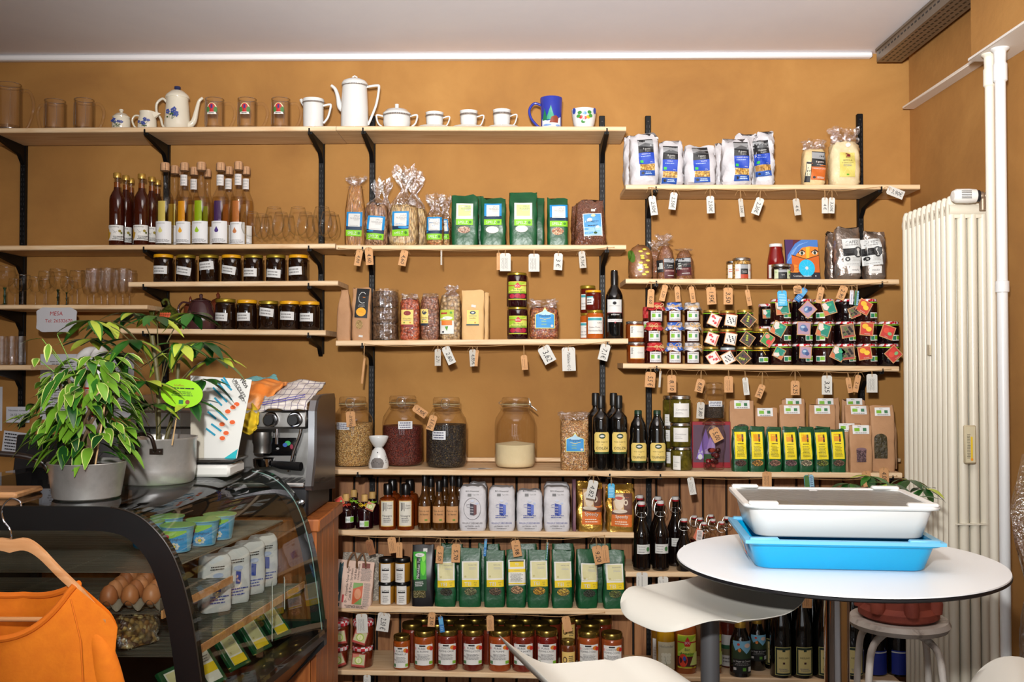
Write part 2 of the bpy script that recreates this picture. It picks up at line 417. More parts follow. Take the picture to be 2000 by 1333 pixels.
# ================================================================ the room
CEILZ = at(860, 104, 4.27).z
RX = 1.709
WALLM = mottled('ochre_plaster', [(0.25, (146, 101, 48)), (0.5, (162, 115, 56)), (0.75, (176, 129, 67))], 2.2, 0.85, 0.35, 26, bd=0.004)
CEILM = mottled('ceiling_paint', [(0.3, (226, 222, 226)), (0.7, (236, 232, 234))], 1.5, 0.9, 0.1, 30)
def onx(px, py, X):
    d = _f + _r * ((px - 1000) / FPX) - _u * ((py - 666.5) / FPX); t = X / d.x
    return Vector((X, d.y * t, CAMZ + d.z * t))
struct(mk(WALLM).box(-3.6, 1.95, 4.3, 4.42, 0, CEILZ).build('wall_back'))
struct(mk(WALLM).box(RX, RX + 0.12, -3.2, 4.3, 0, CEILZ).build('wall_right'))
struct(mk(CEILM).box(-3.6, 1.95, -3.2, 4.42, CEILZ, CEILZ + 0.1).build('ceiling'))
struct(mk(mottled('floor_tile', [(0.3, (92, 84, 76)), (0.7, (112, 102, 92))], 3, 0.5, 0.1)).box(-3.6, 1.95, -3.2, 4.42, -0.1, 0).build('floor'))
struct(mk(WALLM).box(-3.72, -3.6, -3.2, 4.42, 0, CEILZ).build('wall_left'))
struct(mk(C(150, 140, 128, .9)).box(-3.6, 1.95, -3.32, -3.2, 0, CEILZ).build('wall_front'))
b = mk(C(232, 230, 230, 0.6)); b.bbox(-3.6, 1.536, 4.262, 4.299, CEILZ - 0.026, CEILZ - 0.001, 0.006); struct(b.build('trim_1'))
# boxed-in upper part of the side wall, with a painted board under it
b = mk(WALLM); b.box(RX - 0.022, RX, 3.44, 4.25, 2.712, CEILZ); struct(b.build('wall_upper_boxing'))
b = mk(C(222, 212, 200, 0.6)); b.bbox(RX - 0.052, RX, 3.44, 4.25, 2.70, 2.712, 0.002); struct(b.build('trim_2'))
b = mk(WALLM); b.box(1.585, RX, -1.0, 3.44, 2.672, CEILZ); struct(b.build('wall_pipe_boxing'))
b = mk(C(226, 220, 212, 0.6)); b.bbox(1.575, RX, -1.0, 3.445, 2.66, 2.672, 0.002); struct(b.build('trim_3'))
# perforated cable tray along the ceiling
TRAYM = mottled('tray_steel', [(0.3, (122, 112, 98)), (0.7, (142, 130, 114))], 3, 0.42, 0.05, 80, 0.7)
t = tag(mk(TRAYM).box(1.536, 1.539, -0.4, 4.22, 2.898, 2.955).box(1.641, 1.644, -0.4, 4.22, 2.898, 2.955).box(1.539, 1.641, -0.4, 4.22, 2.898, 2.901).box(1.53, 1.536, -0.4, 4.22, 2.945, 2.955).build('cable_tray'),
        'long perforated grey metal cable tray running under the ceiling beside the wall', 'cable tray')
b = mk(BLACK)
for k in range(64):
    y = 4.2 - k * 0.035
    b.box(1.5352, 1.536, y - 0.024, y - 0.006, 2.925, 2.932)
    for q in range(4): b.box(1.548 + q * 0.024, 1.555 + q * 0.024, y - 0.026 + (q % 2) * 0.012, y - 0.006 + (q % 2) * 0.012, 2.8972, 2.898)
b.build('hole_pattern', t)
# slatted wood cladding behind the lower shelves
zt = at(1000, 934, 4.255).z
b = mk(C(12, 9, 7, 0.9)); b.box(at(640, 1000, 4.29).x, RX, 4.279, 4.299, 0.0, zt); struct(b.build('wall_cladding_batten'))
x = at(648, 1000, 4.255).x; k = 0
slatrow = []
while x < RX - 0.05:
    b = mk(SLATW); b.bbox(x, min(x + 0.092, RX - 0.002), 4.255, 4.279, 0.0, zt, 0.002); struct(b.build('wall_cladding_board')); x += 0.1015; k += 1
# radiator
RADM = C(222, 216, 198, 0.32)
t = thing('radiator', 'tall cream column radiator standing along the side wall beside the shelves', 'radiator', (1.528, 3.506, 0))
for i in range(10):
    b = mk(RADM); y = 0.022 + i * 0.0444; rx = [0.017, 0.0555, 0.094, 0.1315]
    for x in rx:
        b.lathe([(0.0001, 0.10), (0.012, 0.105), (0.0165, 0.12), (0.0165, 0.6), (0.0165, 2.15), (0.0155, 2.175), (0.009, 2.193), (0.0001, 2.198)], 14, Matrix.Translation((x, y, 0)))
    for zc in (0.14, 2.145):
        b.tube([(0.006, y, zc), (0.142, y, zc)], [0.024] * 2, 10)
        b.box(0.012, 0.138, y - 0.014, y + 0.014, zc - 0.03, zc + 0.035)
    b.build('radiator_section', t)
b = mk(RADM).box(0.018, 0.13, 0.0, 0.05, 1.012, 1.017); b.build('spacer', t)
b = mk(C(206, 196, 170, 0.4)).bbox(-0.004, 0.003, 0.16, 0.185, 1.62, 1.66, 0.002); b.build('clip', t)
# valve
t = thing('radiator_valve', 'white thermostat head with slots on top end of the radiator', 'valve', (1.60, 3.46, 2.185))
Mx = Matrix.Rotation(PI / 2, 4, 'Y')
mk(C(228, 226, 220, 0.3)).lathe([(0.0001, -0.078), (0.018, -0.076), (0.025, -0.064), (0.026, -0.02), (0.024, 0.004)], 22, Mx).build('thermostat_head', t)
b = mk(C(60, 60, 60))
for k in range(5): b.box(-0.055 , -0.02, -0.0268, -0.0258, -0.012 + k * 0.006, -0.0095 + k * 0.006)
b.build('slot_marks', t)
mk(C(30, 30, 34, 0.5)).lathe([(0.021, 0.004), (0.021, 0.016)], 20, Mx).build('collar', t)
b = mk(C(150, 132, 112, 0.4, 0.6)); b.lathe([(0.013, 0.016), (0.016, 0.02), (0.016, 0.03), (0.011, 0.034), (0.014, 0.04), (0.014, 0.052), (0.008, 0.06)], 14, Mx); b.lathe([(0.012, -0.05), (0.012, 0.01)], 12, Matrix.Translation((0.03, 0, 0))); b.build('brass_fitting', t)
# pipes
zb = 2.66
for X, Yp, r, top, col, lab in ((at(1937, 600, 3.36).x, 3.36, 0.0155, zb - 0.03, (224, 218, 202), 'thinner cream heating pipe beside the radiator valve'), (at(1958, 600, 3.30).x, 3.30, 0.0175, zb, (226, 228, 228), 'thicker white heating pipe with a collar near the side wall')):
    b = mk(C(*col, 0.3)); o = None
    t = thing('heating_pipe', lab, 'pipe', (X, Yp, 0))
    b.lathe([(r, 0.02), (r, zb)], 20); b.build('pipe', t)
    c = mk(C(*col, 0.35)); c.lathe([(r * 1.02, zb - 0.115), (r * 1.3, zb - 0.11), (r * 1.3, zb - 0.055), (r * 1.1, zb - 0.05), (r * 1.15, zb - 0.012), (r * 1.7, zb - 0.004), (r * 1.7, zb)], 20); c.build('ceiling_collar', t)
    if r > 0.016: mk(C(*col, 0.35)).lathe([(r, 1.83), (r * 1.25, 1.832), (r * 1.25, 1.868), (r, 1.87)], 20).build('coupling', t)
# thermometer strip on the radiator
p = at(1893, 870, 3.49)
t = thing('radiator_thermometer', 'small cream thermometer with a yellow bar clipped to the radiator front', 'thermometer', (p.x, 3.494, p.z - 0.065))
mk(C(196, 182, 150, 0.5)).bbox(-0.021, 0.021, -0.014, 0, 0, 0.136, 0.004).build('case', t)
label_on(t, [('r', .52, .06, .72, .72, C(226, 190, 30)), ('s', .12, .1, .5, .8, 16, C(90, 84, 70)), ('e', .62, .08, .14, .04, C(232, 150, 20))], 0.034, 0.126, flat_map(0.034, -0.0142, 0, 0.005), 'scale_face', C(206, 196, 164))
# wrapped board leaning by the wall at the edge
t = thing('wrapped_panel', 'brown board wrapped in clear plastic film standing beside the white pipe', 'wrapped panel', (1.512, 2.5, 0))
mk(mottled('brown_board', [(0.3, (96, 66, 44)), (0.7, (122, 86, 58))], 4, 0.5, 0.2)).bbox(0.02, 0.16, 0.02, 0.5, 0.0, 1.26, 0.01).build('board', t)
def wrapf(u, v):
    a = 2 * PI * u; n = 0.012 * math.sin(9 * a + 14 * v) + 0.008 * math.sin(23 * v + 3 * a)
    return (0.09 + (0.084 + n) * max(-1, min(1, 1.35 * math.cos(a))), 0.26 + (0.26 + n) * max(-1, min(1, 1.35 * math.sin(a))), 0.002 + 1.31 * v)
mk(CELLOT).grid(60, 30, wrapf, closed_u=True).build('plastic_wrap', t)
# ================================================================ shelves
class Shelf: pass
SH = {}
def shelf(key, px0, py0, px1, py1, th, Yf, Yb, label, cat='shelf', seam=None, ends=(0, 0)):
    a = at(px0, py0, Yf); c = at(px1, py1, Yf); s = Shelf(); s.x0, s.x1, s.z0, s.z1, s.Yf, s.Yb, s.th = a.x, c.x, a.z, c.z, Yf, Yb, m(th, Yf)
    SH[key] = s
    b = mk(PINE); e = 0.0035; n = 2
    prof = [(Yf + e, 0), (Yf, -e), (Yf, -s.th + e), (Yf + e, -s.th), (Yb, -s.th), (Yb, 0)]
    vs = [(0, y, z) for y, z in prof] + [(s.x1 - s.x0, y, z + s.z1 - s.z0) for y, z in prof]
    vs = [(x, y - Yf, z) for x, y, z in vs]
    b.add(vs, [(5, 4, 3, 2, 1, 0), (6, 7, 8, 9, 10, 11)] + [(i, (i + 1) % 6, (i + 1) % 6 + 6, i + 6) for i in range(6)])
    b.box(0, 0.001, 0.02, 0.021, -0.01, -0.009)
    o = b.build('wall_shelf', None, smooth=30); o.location = (s.x0, Yf, s.z0); tag(o, label, cat, 'pine shelf boards')
    for k in range(3):
        pass
    s.z = lambda X: s.z0 + (s.z1 - s.z0) * (X - s.x0) / (s.x1 - s.x0)
    return s
G = 4.03; LW = 3.99
shelf('S1', -70, 250.5, 656, 246, 9.6, G, 4.273, 'pine shelf carrying beer mugs and the blue flowered teapot')
shelf('S2', 657, 246, 1223, 247, 9, G, 4.273, 'topmost pine shelf carrying the white coffee service')
shelf('S3', 1222, 360.5, 1797, 360.5, 9.4, G, 4.273, 'pine shelf carrying the white pasta bags')
shelf('S4', -70, 480.5, 654.5, 476, 9.2, G, 4.273, 'pine shelf carrying liqueur bottles and brandy glasses')
shelf('S5', 657, 478.5, 1223, 478.5, 9.2, G, 4.273, 'pine shelf carrying spelt noodles and green bags')
shelf('S6', 251, 551, 660, 548.5, 9.6, G, 4.273, 'pine shelf carrying seven dark honey jars under the bottles')
shelf('S7', -70, 595.5, 288, 596, 8.5, G, 4.273, 'pine shelf carrying the stemmed wine glasses')
shelf('S8', 235, 641.5, 636, 645.5, 10.2, G, 4.273, 'pine shelf carrying clay teapots and five dark jars')
shelf('S9', -70, 713.5, 60, 713.5, 10, G, 4.273, 'short pine shelf carrying ribbed tumblers')
shelf('S10', 656, 665.5, 1227, 661.5, 10.5, G, 4.273, 'pine shelf carrying lentil bags, beetroot jars and wine')
shelf('S11', 1222, 544.5, 1756, 546, 9.6, G, 4.273, 'pine shelf carrying coffee bags and a red sauce bottle')
shelf('S12', 1217, 710, 1756, 716.2, 10, G, 4.273, 'pine shelf carrying the rows of jam jars')
shelf('S13', 640, 917, 1762, 924.5, 10.5, 3.93, 4.25, 'deep pine shelf carrying big glass storage jars')
b = mk(PINE); o = tag(b.bbox(at(905, 900, 4.24).x, at(1757, 900, 4.24).x, 4.225, 4.25, SH['S13'].z0 + 0.0005, SH['S13'].z0 + 0.017, 0.002).build('shelf_batten'), 'narrow pine batten lying along the back of the deep shelf', 'batten')
shelf('S14', 652, 1036, 1238, 1041, 11, LW, 4.25, 'pine shelf carrying vinegar bottles and flour packs')
shelf('S15', 1222, 1117.5, 1757, 1119, 10.5, LW, 4.25, 'pine shelf carrying swing-top bottles behind the white table')
shelf('S16', 641, 1184, 1228, 1190.5, 12, LW, 4.25, 'pine shelf carrying green tea bags and a newspaper bag')
shelf('S17', 637, 1309, 1757, 1331, 10, LW - 0.02, 4.25, 'lowest pine shelf carrying compote jars and wine bottles')
# uprights
UPM = C(8, 8, 9, 0.5); UPM.node_tree.nodes['Principled BSDF'].inputs['Specular IOR Level'].default_value = .2
UP = [(45, 262, 835, 4.276, 'black slotted upright behind the beer mug and tumblers'), (325, 256, 765, 4.276, 'black slotted upright behind the clear liqueur bottles'),
      (628, 255, 692, 4.276, 'black slotted upright behind the brandy glasses'), (727, 226, 925, 4.276, 'black slotted upright behind the spelt noodle bags'),
      (1176, 226, 925, 4.276, 'black slotted upright behind the wine bottle'), (1266, 226, 925, 4.276, 'black slotted upright behind the fabric topped jars'),
      (1680, 222, 925, 4.276, 'black slotted upright between pasta flour bag and radiator'),
      (727, 935, 1345, 4.252, 'lower black upright behind the syrup bottles'), (1267, 935, 1345, 4.252, 'lower black upright behind the swing-top bottles')]
UPX = {}
for i, (px, y0, y1, Yf, lab) in enumerate(UP):
    a = at(px, y0, Yf); c = at(px, y1, Yf); UPX[(px, i > 6)] = a.x
    b = mk(UPM); yb = 4.2995 if Yf > 4.26 else 4.2549; b.bbox(a.x - 0.0125, a.x + 0.0125, Yf, Yf + 0.0225 if i < 7 else 4.2549, c.z, a.z, 0.002)
    o = tag(b.build('shelf_upright'), lab, 'shelf upright', 'slotted shelf uprights')
    b = mk(C(52, 51, 50, 0.4, 0.3)); z = a.z - 0.02; n = 0
    while z > c.z + 0.03:
        for dx in (-0.0055, 0.0055): b.box(a.x + dx - 0.001, a.x + dx + 0.001, Yf - 0.0006, Yf + 0.0005, z - 0.012, z) if n % 7 else None
        if n % 7 == 0: b.lathe([(0.004, 0), (0.003, 0.0015)], 8, Matrix.Translation((a.x, Yf, z - 0.006)) @ Matrix.Rotation(PI / 2, 4, 'X'))
        z -= 0.022; n += 1
    b.build('hole_pattern', o)
BR = {'S1': (45, 325, 628), 'S2': (727, 1176), 'S3': (1266, 1680), 'S4': (45, 325, 628), 'S5': (727, 1176), 'S6': (325, 628), 'S7': (45,), 'S8': (325, 628), 'S9': (45,),
      'S10': (727, 1176), 'S11': (1266, 1680), 'S12': (1266, 1680), 'S13': (727, 1176, 1266, 1680)}
BRN = {'S1': 'the mug shelf', 'S2': 'the coffee service shelf', 'S3': 'the pasta shelf', 'S4': 'the liqueur bottle shelf', 'S5': 'the spelt noodle shelf', 'S6': 'the upper dark jar shelf', 'S7': 'the wine glass shelf',
       'S8': 'the clay teapot shelf', 'S9': 'the tumbler shelf', 'S10': 'the lentil bag shelf', 'S11': 'the coffee bag shelf', 'S12': 'the jam jar shelf', 'S13': 'the storage jar shelf'}
for key, xs in BR.items():
    s = SH[key]
    for i, px in enumerate(xs):
        X = UPX[(px, False)]; z = s.z(X) - s.th - 0.0006; b = mk(UPM)
        yb = 4.2755; yf = s.Yf + 0.012
        poly = [(yf, z), (yb, z), (yb, z - 0.085), (yb - 0.02, z - 0.062), (yb - 0.035, z - 0.045), (yf + 0.01, z - 0.012), (yf, z - 0.01)]
        b.prism(poly, X - 0.009, X + 0.009, 'YZ')
        b.box(X - 0.003, X + 0.003, s.Yf - 0.004, s.Yf - 0.0004, z - 0.004, z + 0.012).box(X - 0.003, X + 0.003, s.Yf - 0.004, yf + 0.002, z - 0.008, z - 0.002)
        tag(b.build('shelf_bracket'), f'black steel bracket under {BRN[key]}, {ORD[i]} from the plants' if len(xs) > 1 else f'black steel bracket under {BRN[key]}', 'shelf bracket', 'black shelf brackets')
# ================================================================ kits for goods
def place(px, wpx, top, sk, off=0.03, depth=None, zb=None):
    s = SH[sk]; d = m(wpx, s.Yf + off + 0.03) if depth is None else depth
    Yc = s.Yf + off + d / 2; X = at(px, 700, Yc).x
    z = s.z(X) + 0.0004 if zb is None else zb
    return X, Yc, z, m(wpx, s.Yf + off + d * 0.35), at(px, top, Yc - d * 0.2).z - z
def lathe_obj(mt, prof, name, parent, seg=28, **k): b = mk(mt); b.lathe(prof, seg, **k); return b.build(name, parent)
def handle(parent, mt, pts, r, name='handle', flat=1.0):
    b = mk(mt); b.tube(smooth_path([(x, 0, z) for x, z in pts], 5), r, 10)
    if flat != 1.0: b.v = [(x, y * flat, z) for x, y, z in b.v]
    return b.build(name, parent)
WOODLID = 0
JB = {}
def jar(label, px, wpx, top, sk, cm, lm, off=0.03, zb=None, name='jam_jar', cat='jar', group=None, lab=None, labbox=None, rot=0, lidh=0.16, neck=0.86, lidw=0.9, tilt=0, extra=None, labmat=None, bottle=None, seg=28, fill=0.8, tall=None):
    """screw-top jar. lab: label items; labbox: (centre x px, centre y px, w px, h px)"""
    X, Y, z, w, h = place(px, wpx, top, sk, off, None, zb)
    if tall: h = tall
    r = w / 2; t = thing(name, label, cat, (X, Y, z), rot, group); lh = h * lidh if lidh < 1 else m(lidh, Y)
    b = mk(cm); e = min(r * 0.18, 0.006)
    b.lathe([(r * .8, 0), (r - e * .4, e * .3), (r, e), (r, h - lh * 1.6), (r * .97, h - lh * 1.25), (r * neck, h - lh * 1.02), (r * neck, h - lh * .6)], seg); b.build('body', t)
    if lm is not None:
        rl = r * lidw; b = mk(lm); b.lathe([(rl * .97, h - lh), (rl, h - lh * .9), (rl, h - lh * .25), (rl * .95, h - lh * .04), (rl * .88, h), (rl * .8, h - .0012), (0.0001, h - .0012)], seg); b.build('lid', t)
    if lab is not None:
        cx, cy, lw, lhp = labbox; lw = m(lw, Y - r); lhh = m(lhp, Y - r); zl = at(cx, cy, Y - r).z - z - lhh / 2
        zl = max(0.002, min(zl, h - lh * 1.3 - lhh)); dx = m(cx - px, Y - r)
        if abs(dx) > r * .9: dx = math.copysign(r * .9, dx)
        fn = cyl_map(r + 0.0003, zl, lw, tilt); a0 = math.asin(max(-.95, min(.95, dx / r)))
        o = label_on(t, lab, lw, lhh, fn, 'label', labmat or C(220, 218, 212)); o.rotation_euler = (0, 0, a0)
    return t
def bottle(label, px, wpx, top, sk, cm, cap, off=0.03, name='bottle', cat='bottle', group=None, prof=None, lab=None, labbox=None, labmat=None, rot=0, zb=None, caph=0.08, capr=0.42, seg=26, capname='cap', backstrip=None, liquid=None, tall=None):
    X, Y, z, w, h = place(px, wpx, top, sk, off, None, zb)
    if tall: h = tall
    r = w / 2; t = thing(name, label, cat, (X, Y, z), rot, group)
    prof = prof or [(.9, 0), (1, .015), (1, .55), (.97, .6), (.8, .66), (.5, .72), (.34, .78), (.3, .9), (.3, 1 - caph * .5)]
    b = mk(cm); b.lathe([(max(a * r, .0001), c * h) for a, c in prof], seg); b.build('body', t)
    if liquid:
        mtl, lv = liquid; pts = [(a * r * .94, max(c * h, .003)) for a, c in prof if c < lv]; pts.append((lerp_prof([(c, a) for a, c in prof], lv)[0] * r * .94, lv * h)); b = mk(mtl); b.lathe(pts, seg); b.build('liquid', t)
    if cap is not None:
        rc = r * capr; b = mk(cap); b.lathe([(rc * .97, h * (1 - caph)), (rc, h * (1 - caph * .9)), (rc, h * (1 - caph * .12)), (rc * .85, h), (.0001, h)], 20); b.build(capname, t)
    if lab is not None:
        cx, cy, lw, lhp = labbox; lw = m(lw, Y - r); lhh = m(lhp, Y - r); zl = max(.002, at(cx, cy, Y - r).z - z - lhh / 2); dx = max(-.9, min(.9, m(cx - px, Y - r) / r))
        o = label_on(t, lab, lw, lhh, cyl_map(r + .0003, zl, lw), 'label', labmat or WHITE); o.rotation_euler = (0, 0, math.asin(dx))
    return t, r, h
_seed = [0]
def pack(label, x0, x1, top, sk, depth, mt, prof='block', labs=(), off=0.02, name='paper_bag', cat='bag', group=None, rot=0, n=6, crk=0.0012, part='bag_body', cello=None, zb=None, lean=0, content_top=None, seg=28, rows=14, back=None, gather=None):
    """upright bag; labs: (part name, items, cx px, cy px, w px, h px, tilt deg, base material)"""
    _seed[0] += 1; px = (x0 + x1) / 2
    X, Y, z, w, h = place(px, x1 - x0, top, sk, off, depth, zb)
    t = thing(name, label, cat, (X, Y, z), rot, group); t.rotation_euler = (-lean, 0, rot)
    Yf = Y - depth / 2; hb = h
    if content_top is not None: hb = at(px, content_top, Yf).z - z
    bg = Bag(w, depth, hb, prof, n, crk, _seed[0]); b = mk(mt); bg.mesh(b, seg=seg, rows=rows); b.build(part, t)
    if cello:
        b2 = Bag(w, depth, hb, prof, n, crk, _seed[0], grow=0.0016); bb = mk(cello); b2.mesh(bb, seg=seg, rows=rows); bb.build('clear_film', t); bg = b2
    if gather is not None:      # twisted clear top above the contents: (tie position 0..1, tie width, flare)
        tp, tw, fl = gather; hh = h - hb; ph = _seed[0]
        def gf(u, v):
            a = 2 * PI * u
            if v < tp: k = v / tp; k = k * k * (3 - 2 * k); rx = w / 2 * (.92 + (tw - .92) * k); ry = depth / 2 * (.8 + (tw * .8 - .8) * k)
            else: k = (v - tp) / (1 - tp); k = math.sin(k * PI / 2); rx = w / 2 * (tw + (fl - tw) * k); ry = depth / 2 * (tw * .8 + (fl * .6 - tw * .8) * k)
            rip = 1 + (.07 + .2 * v) * math.sin(7 * a + ph + 3 * v) + .08 * math.sin(13 * a - 9 * v)
            top_j = 1 + .09 * math.sin(3 * a + ph) * v + .05 * math.sin(8 * a) * v
            j = jr.uniform(-1, 1) * .0022 * min(1, v * 4 + .2); j2 = jr.uniform(-1, 1) * .0022 * min(1, v * 4 + .2)
            return (rx * rip * math.cos(a) + v * .006 * math.sin(ph) + j, ry * rip * math.sin(a) + j2, hb * .985 + hh * v * top_j)
        jr = random.Random(ph); mk(CELLOT).grid(30, 12, gf, closed_u=True).build('gathered_top', t, smooth=0)
    for L in labs:
        nm, items, cx, cy, lw, lh = L[:6]; tl = math.radians(L[6]) if len(L) > 6 else 0; bm = L[7] if len(L) > 7 else None
        lwm = m(lw, Yf); lhm = m(lh, Yf); p = at(cx, cy + lh / 2, Yf); x0m = (cx - px) * Yf / FPX
        label_on(t, items, lwm, lhm, bg.map(lwm, x0m, p.z - z, tl), nm, bm)
    return t
# ================================================================ top shelf: mugs and crockery
def mug(label, cx, wpx, top, sk, hx, cm, crest=False, stein=False, group=None, name='beer_mug'):
    X, Y, z, w, h = place(cx, wpx, top, sk, 0.06); r = w / 2
    t = thing(name, label, 'mug', (X, Y, z), 0, group); b = mk(cm)
    wob = (lambda a, zz: 1 + (.035 * max(0, math.cos(6 * a)) * max(0, math.sin(zz * 55))) ) if stein else None
    b.lathe([(r * .98, 0), (r, .004), (r, h * .1), (r * .97, h * .16), (r * .95, h * .9), (r * .98, h * .985), (r * .95, h), (r * .87, h * .98), (r * .86, h * .16), (.0001, h * .13)], 36, cap0=True, wob=wob)
    b.mat(RIMGLINT); b.tube([(r * .93 * math.cos(a), r * .93 * math.sin(a), h * .995) for a in [k * PI / 18 for k in range(36)]], .0016, 6, closed=True); b.tube([(r * .97 * math.cos(a), r * .97 * math.sin(a), h * .07) for a in [k * PI / 18 for k in range(36)]], .002, 6, closed=True)
    b.lathe([(r * .84, h * .03), (r * .86, h * .1), (.0001, h * .12)], 30)
    for k in (3.7, 4.2, 5.3): b.tube([(r * .99 * math.cos(k), r * .99 * math.sin(k), h * .2), (r * .96 * math.cos(k), r * .96 * math.sin(k), h * .88)], .0011, 5)  # upright highlights put in as thin mirrored tubes
    b.build('body', t); sg = 1 if hx > 0 else -1; e = m(abs(hx), Y)
    handle(t, cm, [(sg * r * .9, h * .84), (sg * (r + (e - r) * .55), h * .86), (sg * e * .97, h * .66), (sg * e * .93, h * .36), (sg * (r + (e - r) * .45), h * .1), (sg * r * .93, h * .07)], 0.0068, flat=.85)
    if crest:
        lw = w * .62
        label_on(t, [('e', .5, .5, .42, .42, C(226, 214, 170)), ('e', .5, .55, .3, .34, C(186, 34, 34)), ('r', .42, .52, .58, .8, C(60, 30, 110)), ('e', .2, .42, .15, .22, C(70, 120, 60)), ('e', .8, .42, .15, .22, C(70, 120, 60)), ('p', [(.1, .1), (.9, .1), (.82, .26), (.18, .26)], C(232, 228, 220)), ('s', .2, .12, .8, .24, 1, INK)],
                 lw, h * .42, cyl_map(r * .965, h * .44, lw), 'printed_crest')
    return t
mug('large dimpled glass beer stein at the very end of the top shelf', 12, 48, 162, 'S1', 50, SOLIDG, stein=True)
mug('plain glass mug with its handle turned towards the large stein', 103, 41, 195, 'S1', -35, SOLIDG)
mug('plain glass mug whose handle points to the small flowered sugar bowl', 160, 39, 193, 'S1', 40, SOLIDG)
for i, (cx, hx) in enumerate(((416, 41), (480, 41), (546, 41))):
    mug(['glass mug with painted crest next to the flowered teapot', 'glass mug with painted crest, middle of the three', 'glass mug with painted crest beside the white creamer'][i], cx, 38, 192, 'S1', hx, SOLIDG, crest=True, group='crested glass mugs')
# blue-flowered set
BLF = C(58, 74, 150, 0.3); GRF = C(60, 90, 50, 0.3)
def flowers(t, r, h, w, hh, z0, seed=1):
    rr = random.Random(seed); its = []
    for k in range(6):
        cx, cy = rr.uniform(.15, .85), rr.uniform(.3, .85)
        for q in range(5):
            a = q * 1.257 + k; its.append(('e', cx + .07 * math.cos(a), cy + .09 * math.sin(a), .055, .05, BLF))
        its.append(('l', [(cx, cy), (.5 + rr.uniform(-.1, .1), .05)], .0008, GRF))
    for k in range(4): its.append(('e', rr.uniform(.2, .8), rr.uniform(.05, .35), .06, .04, GRF))
    label_on(t, its, w, hh, cyl_map(r, z0, w), 'painted_flowers')
X, Y, z, w, h = place(233, 35, 212, 'S1', .06); r = w / 2
t = thing('sugar_bowl', 'small cream lidded sugar bowl painted with blue flowers', 'sugar bowl', (X, Y, z))
lathe_obj(CREAM, [(r * .8, 0), (r * .85, .003), (r, h * .2), (r, h * .5), (r * .92, h * .62)], 'bowl', t)
lathe_obj(CREAM, [(r * .96, h * .62), (r * .98, h * .66), (r * .6, h * .8), (r * .2, h * .85), (r * .14, h * .89), (r * .26, h * .94), (r * .2, h), (.0001, h)], 'lid', t)
flowers(t, lambda zz: r * 1.005, h, w * .8, h * .4, h * .14, 3)
X, Y, z, w, h = place(284, 36, 217, 'S1', .06); r = w / 2
t = thing('creamer', 'small cream milk jug painted with blue flowers', 'jug', (X, Y, z))
lathe_obj(CREAM, [(r * .8, 0), (r * .9, .003), (r, h * .25), (r * .97, h * .6), (r * .8, h * .85), (r * .84, h), (r * .76, h), (r * .7, h * .85)], 'body', t)
handle(t, CREAM, [(-r * .75, h * .8), (-r * 1.35, h * .82), (-r * 1.65, h * .6), (-r * 1.4, h * .3), (-r * .95, h * .15)], .004)
b = mk(CREAM); b.add([(r * .6, -r * .35, h * .62), (r * .6, r * .35, h * .62), (r * .75, -r * .4, h * .99), (r * .75, r * .4, h * .99), (r * 1.5, 0, h * .93)], [(0, 2, 4), (1, 4, 3), (0, 4, 1), (2, 3, 4)]); b.build('spout', t)
flowers(t, lambda zz: r * 1.008, h, w * .75, h * .5, h * .15, 5)
def spout(t, mt, pts, rs, name='spout'):
    b = mk(mt); sp = smooth_path([(x, 0, z) for x, z in pts], 5); n = len(sp)
    rr = [lerp_prof([(i / (len(rs) - 1), v) for i, v in enumerate(rs)], k / (n - 1))[0] for k in range(n)]
    b.tube(sp, rr, 14); return b.build(name, t)
X, Y, z, w, h = place(343, 51, 165, 'S1', .09); r = w / 2
t = thing('teapot', 'tall cream teapot painted with blue flowers between mugs', 'teapot', (X, Y, z))
lathe_obj(CREAM, [(r * .95, 0), (r, .003), (r * 1.0, h * .1), (r * .93, h * .13), (r * .97, h * .2), (r * .9, h * .5), (r * .82, h * .7), (r * .84, h * .74)], 'body', t, 36)
lathe_obj(CREAM, [(r * .9, h * .74), (r * .92, h * .76), (r * .86, h * .8), (r * .5, h * .89), (r * .2, h * .91)], 'lid', t, 36)
lathe_obj(C(40, 46, 84, .2), [(r * .14, h * .905), (r * .26, h * .945), (r * .24, h * .98), (.0001, h)], 'knob', t)
spout(t, CREAM, [(r * .7, h * .16), (r * 1.25, h * .26), (r * 1.5, h * .5), (r * 1.68, h * .68), (r * 1.98, h * .755)], [.016, .013, .009, .007, .006])
handle(t, CREAM, [(-r * .8, h * .66), (-r * 1.15, h * .74), (-r * 1.6, h * .64), (-r * 1.6, h * .46), (-r * 1.3, h * .34), (-r * 1.15, h * .2), (-r * .95, h * .14)], .0055)
flowers(t, lambda zz: r * 1.004, h, w * .55, h * .38, h * .24, 9)
# white coffee service with a dotted rim band
def band(t, r, z, hh):
    w_ = r * 2.9; label_on(t, [('r', 0, 0, 1, 1, C(150, 140, 130, .3))] + [('r', k / 24 + .008, .2, k / 24 + .03, .8, C(70, 60, 58, .3)) for k in range(24)], w_, hh, cyl_map(r + .0004, z, w_), 'dotted_band')
X, Y, z, w, h = place(610, 40, 192, 'S1', .06); r = w / 2
t = thing('creamer', 'white porcelain milk jug with a dotted rim and angular handle', 'jug', (X, Y, z))
lathe_obj(PORC, [(r * .93, 0), (r * .97, .003), (r, h * .4), (r * 1.0, h * .82), (r * 1.08, h * .92), (r * 1.04, h * .99), (r * .95, h * .97)], 'body', t, 36)
handle(t, PORC, [(r * .95, h * .8), (r * 1.6, h * .84), (r * 1.72, h * .78), (r * 1.45, h * .45), (r * 1.0, h * .26)], .0048)
spout(t, PORC, [(-r * .75, h * .8), (-r * 1.1, h * .93), (-r * 1.25, h * 1.0)], [.012, .009, .006]); band(t, r * 1.05, h * .84, h * .05)
